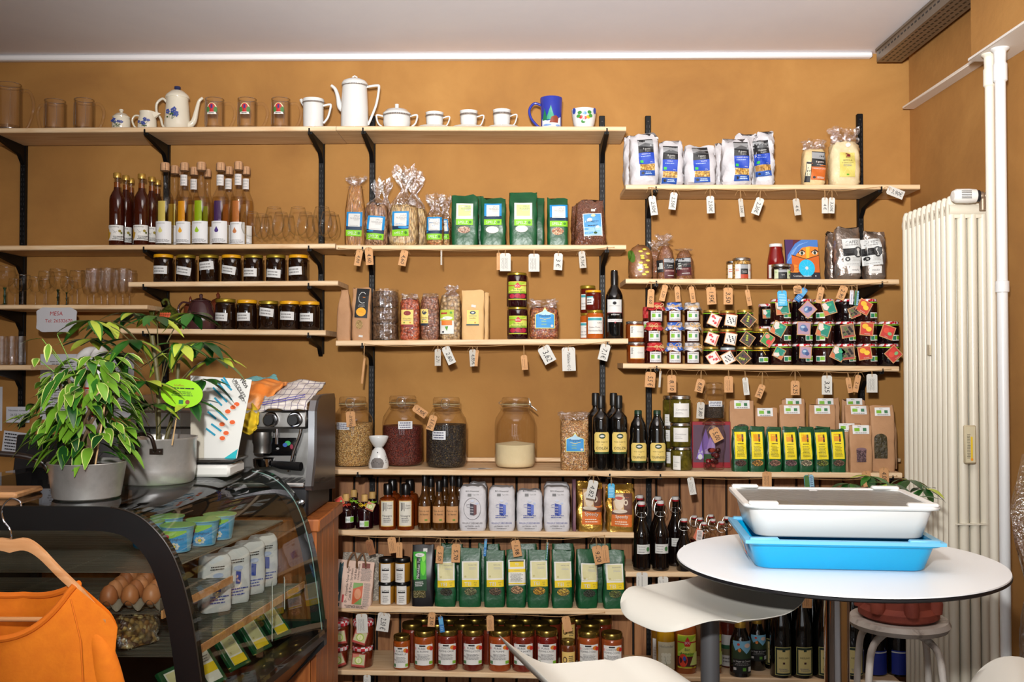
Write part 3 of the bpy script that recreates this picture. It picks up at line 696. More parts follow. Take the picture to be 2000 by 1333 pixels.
X, Y, z, w, h = place(691, 54, 145, 'S2', .05); r = w / 2
t = thing('coffee_pot', 'tall white porcelain coffee pot, the tallest piece on the top shelf', 'coffee pot', (X, Y, z))
lathe_obj(PORC, [(r * .97, 0), (r, .003), (r * .99, h * .4), (r * .9, h * .8), (r * .9, h * .83)], 'body', t, 40)
lathe_obj(PORC, [(r * .95, h * .83), (r * .96, h * .85), (r * .88, h * .89), (r * .5, h * .935), (r * .2, h * .95)], 'lid', t, 40)
b = mk(PORC); b.tube([(-.009, 0, h * .94), (-.009, 0, h * .975), (0, 0, h * .997), (.009, 0, h * .975), (.009, 0, h * .94)], .0035, 8); b.build('lid_loop', t)
spout(t, PORC, [(-r * .75, h * .38), (-r * 1.08, h * .45), (-r * 1.22, h * .62), (-r * 1.42, h * .76), (-r * 1.72, h * .83)], [.014, .012, .009, .0075, .006])
handle(t, PORC, [(r * .85, h * .8), (r * 1.65, h * .825), (r * 1.78, h * .78), (r * 1.6, h * .5), (r * 1.25, h * .27), (r * .98, h * .12)], .0055)
band(t, r * .91, h * .795, h * .02)
X, Y, z, w, h = place(774, 54, 200, 'S2', .05); r = w / 2
t = thing('sugar_bowl', 'white porcelain sugar bowl with two angular handles and dotted rim', 'sugar bowl', (X, Y, z))
lathe_obj(PORC, [(r * .7, 0), (r * .8, .003), (r, h * .3), (r * .97, h * .6)], 'bowl', t, 36)
lathe_obj(PORC, [(r * 1.0, h * .6), (r * 1.02, h * .64), (r * .8, h * .76), (r * .3, h * .82), (r * .14, h * .84), (r * .15, h * .98), (.0001, h)], 'lid', t, 36)
for sg in (1, -1): handle(t, PORC, [(sg * r * .88, h * .54), (sg * r * 1.35, h * .6), (sg * r * 1.5, h * .56), (sg * r * 1.35, h * .3), (sg * r * .95, h * .14)], .004)
band(t, r * .985, h * .52, h * .06)
cup0 = None
for i, (cx, sx, top) in enumerate(((848, 847, 221), (915, 914, 218), (980, 983, 216))):
    X, Y, z, w, h = place(sx, 66, 236, 'S2', .03); r = w / 2
    pos = ['nearest the white sugar bowl', 'in the middle of three', 'nearest the blue mug'][i]
    t = thing('saucer', f'white porcelain saucer {pos}, under its cup', 'saucer', (X, Y, z), 0, 'white saucers'); lathe_obj(PORC, [(r * .5, 0), (r * .55, .002), (r * .97, .0135), (r, .0155), (r * .97, .0155), (r * .55, .006), (.0001, .005)], 'plate', t, 36)
    Yc = Y; X2 = at(cx, 700, Yc).x; hc = at(cx, top, Yc).z - z - .0062; r = m(18, Yc)
    t = thing('coffee_cup', f'small white porcelain coffee cup on the saucer {pos}', 'cup', (X2, Yc, z + .0062), 0, 'white coffee cups')
    lathe_obj(PORC, [(r * .6, 0), (r * .7, .002), (r * .9, hc * .4), (r * .94, hc * .9), (r, hc), (r * .92, hc), (r * .86, hc * .5), (.0001, hc * .2)], 'bowl', t, 32)
    handle(t, PORC, [(r * .85, hc * .7), (r * 1.5, hc * .8), (r * 1.65, hc * .7), (r * 1.35, hc * .3), (r * .8, hc * .2)], .003); band(t, r * .955, hc * .72, hc * .12)
X, Y, z, w, h = place(1077, 44, 190, 'S2', .05); r = w / 2
t = thing('painted_mug', 'dark blue mug painted with fir trees and snow', 'mug', (X, Y, z))
lathe_obj(C(40, 52, 150, .2), [(r * .86, 0), (r * .9, .003), (r * .92, h * .5), (r * 1.0, h * .97), (r * .98, h), (r * .9, h * .97), (r * .84, h * .3), (.0001, h * .1)], 'body', t, 36)
label_on(t, [('p', [(0, 0), (1, 0), (1, .45), (.7, .3), (.3, .28), (0, .35)], C(214, 218, 226, .3)), ('p', [(.02, .3), (.32, .3), (.17, .75)], C(30, 110, 70, .3)), ('p', [(.28, .32), (.66, .32), (.62, .45), (.55, .6), (.47, .85), (.36, .6), (.3, .45)], C(60, 150, 120, .3)),
             ('p', [(.4, .2), (.8, .2), (.84, .4), (.7, .48), (.5, .42)], C(130, 60, 40, .3)), ('e', .3, .12, .2, .04, C(120, 150, 200, .3)), ('e', .8, .1, .12, .04, C(120, 150, 200, .3))], w * .96, h * .8, cyl_map(lambda zz: r * (.93 + .07 * max(0, (zz / h - .5) * 2)) , h * .04, w * .96), 'painted_scene')
handle(t, C(40, 52, 150, .2), [(-r * .85, h * .78), (-r * 1.5, h * .85), (-r * 1.95, h * .66), (-r * 1.8, h * .4), (-r * 1.2, h * .16), (-r * .88, h * .13)], .0055)
X, Y, z, w, h = place(1141, 49, 213, 'S2', .05); r = w / 2
t = thing('painted_bowl', 'small handleless white bowl painted with a flower bunch', 'bowl', (X, Y, z))
lathe_obj(PORC, [(r * .5, 0), (r * .62, .003), (r * .85, h * .35), (r * .95, h * .7), (r, h), (r * .94, h), (r * .85, h * .6), (.0001, h * .2)], 'bowl', t, 36)
fl = [('l', [(.5, .05), (.5, .6)], .001, GRF)]
for k, (x_, y_, c_) in enumerate(((.5, .75, (90, 140, 200)), (.35, .55, (190, 50, 50)), (.65, .55, (220, 170, 60)), (.5, .5, (190, 60, 60)), (.3, .78, (60, 130, 60)), (.7, .8, (60, 130, 60)), (.25, .6, (70, 140, 60)), (.75, .62, (70, 140, 60)), (.45, .32, (60, 130, 60)))):
    fl.append(('e', x_, y_, .09, .09, C(*c_, .3)))
fl += [('e', .04, .9, .09, .16, C(50, 70, 150, .3)), ('e', .96, .9, .09, .16, C(50, 70, 150, .3))]
label_on(t, fl, w * .95, h * .85, cyl_map(lambda zz: r * lerp_prof([(0, .5), (.35, .86), (.7, .955), (1, 1)], min(1, zz / h))[0] + .0006, h * .1, w * .95), 'painted_flowers')
# ================================================================ liqueurs and brandy glasses
AMB = C(58, 18, 8, .06, 0, .6)
AMBP = [(.95, 0), (1, .01), (1, .62), (.96, .66), (.72, .72), (.46, .765), (.42, .8)]
ambd = [(226, 0.02, 337, 29), (274, .02, 339, 29), (243, .09, 342, 27), (294, .09, 345, 27), (253, .155, 348, 25), (305, .155, 351, 25)]
for i, (px, off, top, wp) in enumerate(ambd):
    X, Y, z, w, h = place(px, wp, top, 'S4', off); r = w / 2; row = ['front row', 'second row', 'back row'][i // 2]; sd = ['outer', 'inner'][i % 2]
    t = thing('amber_liqueur_bottle', f'tall slim amber liqueur bottle with a gold cap, {row}, {sd} file', 'bottle', (X, Y, z), 0, 'amber liqueur bottles')
    lathe_obj(AMB, [(a * r, c * h) for a, c in AMBP], 'body', t)
    lathe_obj(C(120, 62, 22, .05, 0, .6), [(r * .42, h * .8), (r * .41, h * .87)], 'liquid', t, cap0=False); lathe_obj(GLASS, [(r * .43, h * .86), (r * .42, h * .95)], 'neck', t, cap1=False)
    lathe_obj(GOLD, [(r * .5, h * .93), (r * .52, h * .94), (r * .52, h * .99), (r * .46, h), (.0001, h)], 'cap', t)
    lw = w * 1.35; lh = m(30, Y)
    label_on(t, [('t', 'Bounekamp', .5, .9, .8, .1, INK), ('p', [(.08, .1), (.2, .05), (.3, .2), (.36, .5), (.26, .55), (.22, .78), (.12, .7), (.05, .35)], C(196, 150, 40)), ('l', [(.45, .7), (.62, .45)], .0008, INK), ('l', [(.5, .5), (.66, .6)], .0008, INK), ('e', .78, .62, .07, .09, C(150, 130, 40)), ('e', .86, .5, .05, .07, C(90, 100, 40)), ('s', .45, .05, .98, .3, 3, INK)],
             lw, lh, cyl_map(r + .0004, m(10, Y), lw), 'label', C(224, 222, 216))
CORK = mottled('cork', [(.3, (188, 140, 100)), (.7, (206, 162, 122))], 90, .8, .2)
clear = [(320, .02, 317, 33, (216, 206, 120), 'pale yellow'), (358, .03, 317, 31, (226, 160, 20), 'orange'), (391, .02, 316, 33, (150, 190, 20), 'lime green'), (429, .02, 317, 33, (70, 44, 120), 'purple'), (464, .06, 315, 31, (186, 116, 66), 'brown'),
         (339, .12, 323, 30, (216, 206, 120), 'pale yellow'), (350, .19, 327, 24, (216, 190, 120), 'pale yellow'), (377, .11, 326, 30, (214, 200, 150), 'cream'), (403, .17, 330, 26, (150, 190, 20), 'lime green'), (445, .12, 325, 30, (186, 116, 66), 'brown'), (479, .14, 325, 28, (186, 150, 130), 'pale brown')]
for i, (px, off, top, wp, col, cn) in enumerate(clear):
    X, Y, z, w, h = place(px, wp, top, 'S4', off); r = w / 2
    lab = f'tall clear liqueur bottle with a {cn} strip in the front row' if i < 5 else f'clear corked bottle standing behind, {ORD[i-5]} from the amber bottles'
    t = thing('clear_liqueur_bottle', lab, 'bottle', (X, Y, z), 0, 'clear corked liqueur bottles')
    lathe_obj(GLASS, [(.96 * r, 0), (r, .004), (r, h * .54), (r * .93, h * .59), (r * .7, h * .64), (r * .5, h * .68), (r * .46, h * .72), (r * .42, h * .9), (r * .46, h * .905)], 'body', t, cap1=False)
    lathe_obj(glass('clear_spirit', (250, 244, 226), .4, .5, .03, edgecol=(190, 150, 100)), [(.88 * r, .008), (r * .94, .014), (r * .94, h * .53), (r * .86, h * .58)], 'liquid', t)
    lathe_obj(CORK, [(r * .42, h * .9), (r * .5, h * .91), (r * .5, h * .99), (r * .45, h), (.0001, h)], 'cork', t, 18)
    b = mk(C(90, 70, 50, .5, .5))
    for q in range(4):
        a = q * PI / 2 + .4; b.tube([(r * .54 * math.cos(a), r * .54 * math.sin(a), h * .895), (r * .53 * math.cos(a), r * .53 * math.sin(a), h * .985), (0, 0, h * 1.004)], .0009, 5)
    b.tube([(r * .53 * math.cos(a), r * .53 * math.sin(a), h * .9) for a in [k * PI / 6 for k in range(12)]], .0009, 5, closed=True); b.build('wire_cage', t)
    b = mk(C(*col)); b.grid(6, 2, lambda u, v: ((u - .62) * r * .9, -math.sqrt(max(0, (r * .9) ** 2 - ((u - .62) * r * .9) ** 2)), h * (.03 + v * .5))); b.build('coloured_strip', t)
    lw = w * 1.15; lh = m(43 if i < 5 else 40, Y)
    label_on(t, [('e', .42, .57, .11, .09, C(*col)), ('p', [(.34, .62), (.5, .62), (.42, .76)], C(*col)), ('s', .2, .86, .7, .96, 1, LGREY), ('s', .1, .04, .9, .2, 3, GREY)], lw, lh, cyl_map(r + .0004, m(4, Y), lw), 'label', C(222, 222, 222))
    if i in (1, 3, 4, 7, 9, 10): label_on(t, [('s', .1, .1, .9, .9, 3, LGREY)], r * 1.0, h * .13, cyl_map(r * .46 + .0006, h * .72, r * 1.0), 'neck_label', C(214, 208, 204))
def goblet(label, px, wpx, top, sk, off, mt, prof, cat='glass', name='brandy_glass', group=None, stem=None):
    X, Y, z, w, h = place(px, wpx, top, sk, off); r = w / 2; t = thing(name, label, cat, (X, Y, z), 0, group)
    foot, st, bowl = prof
    b = mk(stem or mt); b.lathe([(a * r, c * h) for a, c in foot + st], 22, cap1=False); b.build('stem', t)
    b = mk(mt); b.lathe([(a * r, c * h) for a, c in bowl], 30, cap0=False, cap1=False); b.mat(RIMGLINT); b.tube([(bowl[-1][0] * r * math.cos(a), bowl[-1][0] * r * math.sin(a), h) for a in [k * PI / 14 for k in range(28)]], .0008, 5, closed=True); b.build('bowl', t); return t
SNIF = ([(.0001, 0), (.72, 0), (.74, .008), (.3, .03)], [(.12, .06), (.09, .1), (.09, .2), (.16, .25)], [(.0001, .25), (.4, .27), (.8, .36), (1, .52), (1, .6), (.86, .82), (.68, 1), (.66, 1)])
sn = [(489, 38, 414, .0), (534, 39, 405, .012), (581, 39, 405, .012), (628, 39, 404, .012), (510, 30, 418, .1), (548, 35, 415, .1), (596, 35, 415, .1), (641, 35, 414, .1), (520, 26, 421, .18), (563, 26, 421, .18), (609, 26, 421, .18), (652, 26, 419, .18)]
for i, (px, wp, top, off) in enumerate(sn):
    row = ['front row', 'middle row', 'back row'][i // 4]
    goblet(f'clear short-stemmed brandy glass, {row}, {ORD[i % 4]} from the corked bottles', px, wp, top, 'S4', off, FINEG, SNIF, group='brandy glasses')
# ================================================================ dark jars under the bottles
DARKH = C(26, 12, 6, .06, 0, .7)
YL = C(222, 160, 24, .3, 0, .3); GL = C(176, 150, 50, .3, .7)
seven = [(318, YL, 196.5, -1), (362, GL, 0, -9), (407, GL, 0, 5), (451, YL, 0, -9), (494, GL, 0, -1), (538, GL, 0, -4), (582, YL, 0, 3)]
ly = [527, 529, 519, 527, 532, 534, 529]; lx = [316, 361, 407, 448, 490, 536, 578]
for i, (px, lm, _, tl) in enumerate(seven):
    jar(f'dark honey jar with {"yellow" if lm is YL else "gold"} lid, upper row, {ORD[i]} from the plants', px, 38, 498 if i != 0 else 497, 'S6', DARKH, lm, .03, lab=[('s', .06, .15, .9, .85, 2, GREY)], labbox=(lx[i], ly[i], 31, 16), tilt=math.radians(tl), name='honey_jar', group='dark honey jars', lidh=.12, lidw=1.0, labmat=C(206, 206, 204))
five = [(440, GL, 619, 584, -3, 434), (482, YL, 619, 586, 0, 478), (524, GL, 610, 588, -7, 523), (565, YL, 617, 588, -2, 563), (604, YL, 620, 589, -1, 600)]
for i, (px, lm, yl, top, tl, lx_) in enumerate(five):
    jar(f'dark honey jar with {"yellow" if lm is YL else "gold"} lid, lower row, {ORD[i]} from the brown teapot', px, 39, top, 'S8', DARKH, lm, .03, lab=[('s', .06, .15, .9, .85, 2, GREY)], labbox=(lx_, yl, 30, 16), tilt=math.radians(tl), name='honey_jar', group='dark honey jars', lidh=.12, lidw=1.0, labmat=C(206, 206, 204))
# clay teapots
X, Y, z, w, h = place(330, 52, 584, 'S8', .085); r = w / 2
GLZ = mottled('green_glaze', [(.35, (44, 50, 18)), (.6, (84, 90, 34)), (.8, (120, 110, 40))], 60, .15, .1)
t = thing('glazed_teapot', 'round green glazed clay teapot with a red relief panel', 'teapot', (X, Y, z))
hb = h * .68
lathe_obj(GLZ, [(r * .55, 0), (r * .6, .004), (r * .95, hb * .35), (r * 1.0, hb * .55), (r * .8, hb * .85), (r * .5, hb * .97)], 'body', t)
lathe_obj(GLZ, [(r * .52, hb * .96), (r * .5, hb * 1.0), (r * .2, hb * 1.12), (r * .12, hb * 1.2)], 'lid', t)
handle(t, GLZ, [(0, hb * 1.15), (-r * .1, h * .95), (-r * .35, h * .99), (-r * .5, h * .9), (-r * .35, h * .83)], .006, 'stem_knob')
spout(t, GLZ, [(-r * .75, hb * .35), (-r * 1.2, hb * .55), (-r * 1.45, hb * .95), (-r * 1.75, hb * 1.05)], [.014, .01, .008, .007])
handle(t, GLZ, [(-r * .5, hb * .85), (-r * 1.05, hb * .98), (-r * 1.2, hb * .6), (-r * .85, hb * .35)], .0045)
its = [('p', [(.1, .9), (.9, .9), (.75, .1), (.3, .1)], C(150, 60, 34, .3))]
rr = random.Random(4)
for k in range(16): its.append(('e', .2 + (k % 5) * .15, .85 - (k // 5) * .22, .07, .09, C(214, 96, 60, .2)))
label_on(t, its, w * .55, hb * .62, cyl_map(lambda zz: r * lerp_prof([(0, .6), (.35, .955), (.55, 1.005), (.85, .82), (1, .5)], max(0, min(1, zz / hb)))[0] + .001, hb * .22, w * .55), 'relief_panel')
BRG = C(66, 38, 40, .14, 0, .5)
X, Y, z, w, h = place(392, 62, 573, 'S8', .005); r = w / 2
t = thing('brown_teapot', 'conical dark brown glazed jug teapot next to the green one', 'teapot', (X, Y, z))
lathe_obj(BRG, [(r * .98, 0), (r, .004), (r * .98, h * .25), (r * .7, h * .7), (r * .58, h * .78)], 'body', t)
lathe_obj(BRG, [(r * .64, h * .78), (r * .62, h * .8), (r * .3, h * .86), (r * .1, h * .88), (r * .12, h * .97), (.0001, h)], 'lid', t)
handle(t, BRG, [(-r * .6, h * .7), (-r * 1.15, h * .76), (-r * 1.45, h * .6), (-r * 1.35, h * .4), (-r * .95, h * .15)], .0042)
for px, lab in ((425, 'brown clay pot with knobbed lid half hidden behind the dark jars'), (371, 'red brown clay pot with knobbed lid behind the green teapot')):
    X, Y, z, w, h = place(px, 38 if px > 400 else 26, 570 if px > 400 else 578, 'S8', .15 if px > 400 else .17); r = w / 2; mt = C(112, 52, 32, .2, 0, .4)
    t = thing('clay_pot', lab, 'pot', (X, Y, z)); lathe_obj(mt, [(r * .7, 0), (r * .95, h * .2), (r, h * .5), (r * .9, h * .68)], 'body', t)
    lathe_obj(mt, [(r * .98, h * .68), (r, h * .7), (r * .5, h * .8), (r * .14, h * .84), (r * .2, h * .93), (.0001, h)], 'lid', t)
# wine glasses
WG = ([(.0001, 0), (.8, 0), (.82, .01), (.25, .03)], [(.12, .06), (.1, .2), (.16, .24), (.1, .28), (.1, .4), (.2, .46)], [(.0001, .46), (.5, .5), (.9, .62), (1, .76), (.92, .92), (.84, 1)])
FL = ([(.0001, 0), (.8, 0), (.82, .01), (.25, .03)], [(.14, .06), (.18, .15), (.12, .2), (.16, .3)], [(.0001, .3), (.6, .38), (.9, .6), (1, .8), (1, 1)])
wg = [(8, 40, 520, .02, 'W', TEALG, 'large teal-stemmed goblet'), (43, 32, 537, .03, 'W', None, 'clear goblet with thick stem'), (68, 26, 541, .09, 'W', None, 'small clear goblet'), (89, 32, 530, .02, 'W', None, 'clear goblet with ringed stem'),
      (112, 36, 526, .1, 'W', GREENG, 'goblet with a green stem'), (129, 24, 541, .04, 'W', GREENG, 'smaller goblet with a green stem'), (150, 32, 529, .02, 'W', None, 'wide clear goblet with beaded stem'),
      (182, 28, 525, .03, 'F', None, 'cut glass flute'), (209, 28, 524, .03, 'F', None, 'cut glass flute'), (225, 24, 528, .1, 'F', None, 'cut glass flute'), (239, 28, 525, .03, 'F', None, 'cut glass flute'), (197, 26, 529, .11, 'F', None, 'cut glass flute'), (170, 26, 529, .12, 'F', None, 'cut glass flute'), (252, 26, 529, .12, 'F', None, 'cut glass flute'),
      (28, 26, 545, .13, 'W', None, 'clear goblet behind'), (85, 22, 545, .17, 'W', None, 'clear goblet behind'), (140, 22, 548, .17, 'W', None, 'clear goblet behind')]
cn = {}
for px, wp, top, off, k, stm, lab in wg:
    n = cn[lab] = cn.get(lab, -1) + 1
    tot = sum(1 for q in wg if q[-1] == lab); extra = f', {ORD[n]} of its row from the shelf end' if tot > 1 else ' on the lower glass shelf'
    goblet(lab + extra, px, wp, top, 'S7', off, CUTG if k == 'F' else FINEG, WG if k == 'W' else FL, name='wine_glass' if k == 'W' else 'flute_glass', group='stemmed glasses', stem=stm or CUTG)
for i, (px, off) in enumerate(((3, .04), (23, .04), (40, .06), (-14, .04), (12, .12))):
    X, Y, z, w, h = place(px, 20, 657 if i < 4 else 661, 'S9', off); r = w / 2
    t = thing('ribbed_tumbler', f'ribbed clear tumbler on the short shelf, {["second from the shelf end", "third from the shelf end", "nearest the upright", "farthest from the upright", "standing behind the others"][i]}', 'tumbler', (X, Y, z), 0, 'ribbed tumblers')
    b = mk(CUTG); b.lathe([(r * .85, 0), (r * .9, .004), (r, h), (r * .9, h), (r * .8, .012), (.0001, .01)], 30, wob=lambda a, zz: 1 + .02 * math.cos(15 * a)); b.build('body', t)
# ================================================================ spelt shelf
BLU = C(20, 130, 190); NAVY = C(14, 44, 74); LIME = C(124, 190, 24); LWHITE = C(206, 206, 202); PGREEN = C(196, 212, 138)
def spelz(kind='blue'):
    if kind == 'blue': return [('r', 0, .24, 1, 1, BLU), ('r', 0, .24, 1, .42, NAVY), ('r', .13, .4, .87, .93, LWHITE), ('t', 'SPELZ', .66, .84, .36, .07, GREY), ('t', 'NUDELEN', .55, .74, .6, .07, GREY), ('s', .45, .62, .85, .71, 2, LGREY), ('s', .17, .42, .8, .47, 1, LGREY), ('r', 0, 0, 1, .26, LIME), ('t', 'SPELZ', .4, .13, .56, .13, LWHITE), ('e', .83, .13, .08, .06, C(60, 120, 30))]
    if kind == 'pale': return [('r', 0, .25, 1, 1, LWHITE), ('r', .12, .42, .88, .92, PGREEN), ('t', 'SPELZ', .66, .85, .34, .07, GREY), ('t', 'FLOCKEN', .58, .75, .54, .07, GREY), ('s', .4, .62, .85, .72, 2, LGREY), ('r', 0, 0, 1, .27, LIME), ('t', 'SPELZ', .4, .13, .58, .13, LWHITE), ('e', .84, .13, .08, .06, C(60, 120, 30))]
NOOD = seeds('noodles_pale', [(226, 196, 140), (206, 166, 108), (236, 212, 160), (190, 146, 92)], 170, (1, 1, .22), .5, 1.0)
NOODB = seeds('noodles_brown', [(196, 150, 112), (166, 116, 84), (208, 170, 132), (140, 92, 66)], 170, (1, 1, .22), .5, 1.0)
NOODM = seeds('noodles_mixed', [(210, 160, 100), (190, 110, 60), (224, 190, 130), (160, 130, 60)], 110, (1, 1, 1), .5, 1.0)
SPAG = seeds('spaghetti', [(216, 154, 74), (196, 128, 54), (228, 172, 92)], 420, (1, 1, .012), .5, .8)
pack('cellophane bag of straight spelt spaghetti beside the brandy glasses', 673, 713, 343, 'S5', .055, SPAG, [(0, .95, .8), (.1, 1, 1), (.6, .95, .9), (1, .6, .55)], [('label', spelz(), 692, 438, 31, 48, -2, None)], cello=CELLO, content_top=362, gather=(.15, .35, .95), name='noodle_bag', part='contents', group='spelt noodle bags', n=3, off=.12)
pack('cellophane bag of reddish spelt noodles with a tilted label', 713, 757, 355, 'S5', .08, NOODB, 'content', [('label', spelz(), 734, 445, 34, 47, -4, None)], cello=CELLO, content_top=398, gather=(.4, .14, .5), name='noodle_bag', part='contents', group='spelt noodle bags', n=2.6, off=.01, crk=.003)
pack('largest cellophane bag of pale twisted spelt noodles', 761, 816, 326, 'S5', .085, NOOD, 'content', [('label', spelz(), 784, 437, 33, 49, 0, None)], cello=CELLO, content_top=398, gather=(.45, .16, .75), name='noodle_bag', part='contents', group='spelt noodle bags', n=2.8, off=.01, crk=.003)
pack('cellophane bag of pale noodles standing behind the red noodle bag', 739, 768, 350, 'S5', .05, NOODB, 'content', [], cello=CELLO, content_top=410, gather=(.5, .2, .9), name='noodle_bag', part='contents', group='spelt noodle bags', n=2.6, off=.12)
pack('cellophane bag of pale noodles behind the largest noodle bag', 786, 832, 338, 'S5', .075, NOOD, 'content', [], cello=CELLO, content_top=405, gather=(.45, .25, .9), name='noodle_bag', part='contents', group='spelt noodle bags', n=2.8, off=.13, crk=.003)
pack('short cellophane bag of spelt shells with a straight label', 833, 866, 380, 'S5', .07, NOODM, 'content', [('label', spelz(), 849, 446, 30, 45, 0, None)], cello=CELLO, content_top=418, gather=(.35, .5, .95), name='noodle_bag', part='contents', group='spelt noodle bags', n=2.8, off=.01)
pack('short cellophane bag half hidden behind the shells, next to the green bags', 858, 880, 382, 'S5', .06, NOODM, 'content', [('label', spelz(), 872, 448, 12, 40, 4, None)], cello=CELLO, content_top=424, gather=(.35, .5, .9), name='noodle_bag', part='contents', group='spelt noodle bags', n=2.8, off=.09)
OATS = seeds('flakes', [(224, 196, 172), (200, 150, 128), (236, 218, 200)], 170, (1, 1, 1), .6, .8); FLR = C(226, 216, 208, .8)
def window(mt): return [('e', .5, .5, .5, .5, mt)]
for x0, x1, top, kd, lb, wx, mt, off, dp, lab in (
  (882, 934, 381, 'pale', (908, 418, 33, 44), (907, 449, 25, 14), OATS, .01, .075, 'green spelt flake bag, first of its row, with pale label'),
  (939, 988, 387, 'blue', (963, 418, 34, 44), (962, 449, 25, 14), FLR, .01, .075, 'green spelt bag with blue label and white flour window'),
  (995, 1049, 375, 'pale', (1022, 418, 35, 46), (1019, 447, 24, 14), FLR, .01, .08, 'tallest green spelt bag, slightly leaning, with pale label'),
  (1069, 1109, 387, 'blue', (1091, 421, 35, 44), (1089, 452, 23, 15), seeds('oat_mix', [(226, 190, 150), (190, 110, 80), (236, 214, 180)], 150), .01, .07, 'narrow green spelt bag with blue label beside the linseed'),
  (926, 944, 384, None, None, None, None, .12, .06, 'green spelt bag almost hidden behind the first one'),
  (1040, 1063, 386, None, (1052, 420, 14, 44), None, None, .1, .07, 'green spelt bag peeking out behind the tallest one')):
    labs = []
    if kd: labs = [('label', spelz(kd), *lb, 0, None), ('window', window(mt), *wx)]
    pack(lab, x0, x1, top, 'S5', dp, GREENF, 'block', labs, off=off, name='green_paper_bag', group='green spelt bags', crk=.0016)
LIN = seeds('linseed', [(120, 62, 34), (150, 84, 48), (96, 46, 26), (170, 110, 70)], 330)
pack('clear pillow bag of brown linseed with a blue flax label', 1122, 1183, 391, 'S5', .07, LIN, [(0, 1.04, .7), (.1, 1, 1), (.6, .92, .9), (.9, .84, .3), (1, .86, .05)], [('label', [('r', 0, 0, 1, 1, LWHITE), ('r', .04, .03, .96, .97, C(80, 150, 205)), ('r', .04, .03, .96, .4, C(150, 190, 220)), ('l', [(.3, .7), (.55, .6), (.75, .55)], .0012, GRF), ('e', .35, .72, .14, .08, LWHITE), ('e', .55, .9, .12, .06, C(230, 220, 160)), ('t', 'Leinsamen', .5, .66, .8, .09, INK), ('l', [(.5, .5), (.6, .35), (.62, .1)], .001, GRF), ('e', .75, .4, .1, .05, C(232, 226, 190)), ('e', .62, .14, .1, .05, GRF), ('s', .2, .44, .85, .5, 1, INK)], 1158, 439, 37, 45, 3, None), ('price_sticker', [('r', 0, 0, 1, 1, LWHITE)], 1158, 410, 8, 5)], cello=CELLO, name='linseed_bag', part='contents', n=3, crk=.003)
pack('clear bag of linseed behind the flax labelled one', 1117, 1160, 400, 'S5', .06, LIN, 'pillow', [], off=.11, cello=CELLO, name='linseed_bag', part='contents', n=3, crk=.003)
# ================================================================ lentil shelf
pack('plain folded brown paper bag at the shelf end', 659, 687, 566, 'S10', .07, KRAFT, [(0, .95, .9), (.04, 1, 1), (.55, .98, .8), (.8, .7, .4), (1, .45, .12)], [], name='brown_paper_bag', group='kraft bags')
QU = seeds('quinoa', [(220, 190, 130), (200, 160, 100)], 330)
pack('brown paper bag with a black label and orange circle', 689, 725, 562, 'S10', .07, KRAFT, 'block', [('label', [('r', 0, 0, 1, 1, C(16, 16, 18)), ('l', [(.72, .82), (.6, .87), (.4, .87), (.25, .78), (.2, .66), (.28, .55), (.5, .5), (.7, .52)], .0022, LWHITE), ('l', [(.55, .7), (.72, .7)], .002, C(230, 130, 30)), ('t', 'GRAINES', .5, .44, .7, .035, LGREY), ('t', 'DE CURIEUX', .5, .39, .7, .03, LGREY), ('e', .5, .2, .38, .15, C(232, 160, 24)), ('t', 'Quinoa', .5, .2, .5, .04, C(190, 110, 10))], 707, 592, 25, 58, -3, None), ('window', window(QU), 704, 634, 14, 18), ('price_sticker', [('r', 0, 0, 1, 1, LWHITE)], 707, 657, 8, 4, -8)], name='brown_paper_bag', group='kraft bags', n=7)
RICE = mottled('rice_cakes', [(.35, (74, 54, 40)), (.55, (112, 84, 60)), (.75, (150, 120, 90))], 60, .35, 1.0, 90, bd=.01)
X, Y, z, w, h = place(753, 50, 566, 'S10', .0, .1)
t = thing('rice_cake_pack', 'crumpled cellophane pack of three stacked dark grain cakes', 'bag', (X, Y, z))
for k in range(3):
    b = mk(RICE); zz = .003 + k * h * .325
    b.lathe([(w * .44, zz), (w * .485, zz + h * .03), (w * .485, zz + h * .27), (w * .44, zz + h * .3)], 30, wob=lambda a, q: 1 + .02 * math.sin(9 * a + k)); b.build('grain_cake', t)
def crk(u, v):
    a = 2 * PI * u; rr = w * .5 * (1 + .02 * math.sin(7 * a + 20 * v) + .025 * math.sin(17 * v * 3) + .015 * math.sin(19 * a))
    return (rr * math.cos(a), rr * math.sin(a) * .98, .0015 + h * v)
mk(CELLOT).grid(40, 26, crk, closed_u=True).build('clear_film', t, smooth=0)
RLEN = seeds('red_lentil_pasta', [(206, 96, 50), (186, 74, 40), (220, 122, 76), (170, 62, 36)], 105, (1, 1, 1), .4, 1); BLEN = seeds('brown_lentil_pasta', [(150, 90, 64), (176, 120, 92), (126, 70, 50), (190, 140, 110)], 105, (1, 1, 1), .4, 1); BEAN = seeds('white_pasta', [(196, 164, 118), (176, 140, 96), (214, 186, 142)], 85, (1, 1, 1), .4, 1)
LY = C(228, 200, 110)
def coq(col): return [('r', 0, .13, 1, 1, LY), ('e', .5, .8, .3, .14, col), ('t', 'Coquilles', .5, .48, .86, .1, INK, 0, .2), ('s', .1, .32, .9, .4, 1, GREY), ('e', .25, .24, .08, .05, C(120, 150, 40)), ('e', .75, .24, .08, .05, C(200, 120, 30)), ('r', 0, 0, 1, .12, col)]
pack('cellophane bag of orange red shell pasta with cream label', 782, 820, 573, 'S10', .06, RLEN, 'content', [('label', coq(C(130, 30, 30)), 797, 622, 24, 33, 0, None)], cello=CELLO, content_top=584, gather=(.8, .7, .75), name='shell_pasta_bag', part='contents', n=3, off=.01, group='shell pasta bags')
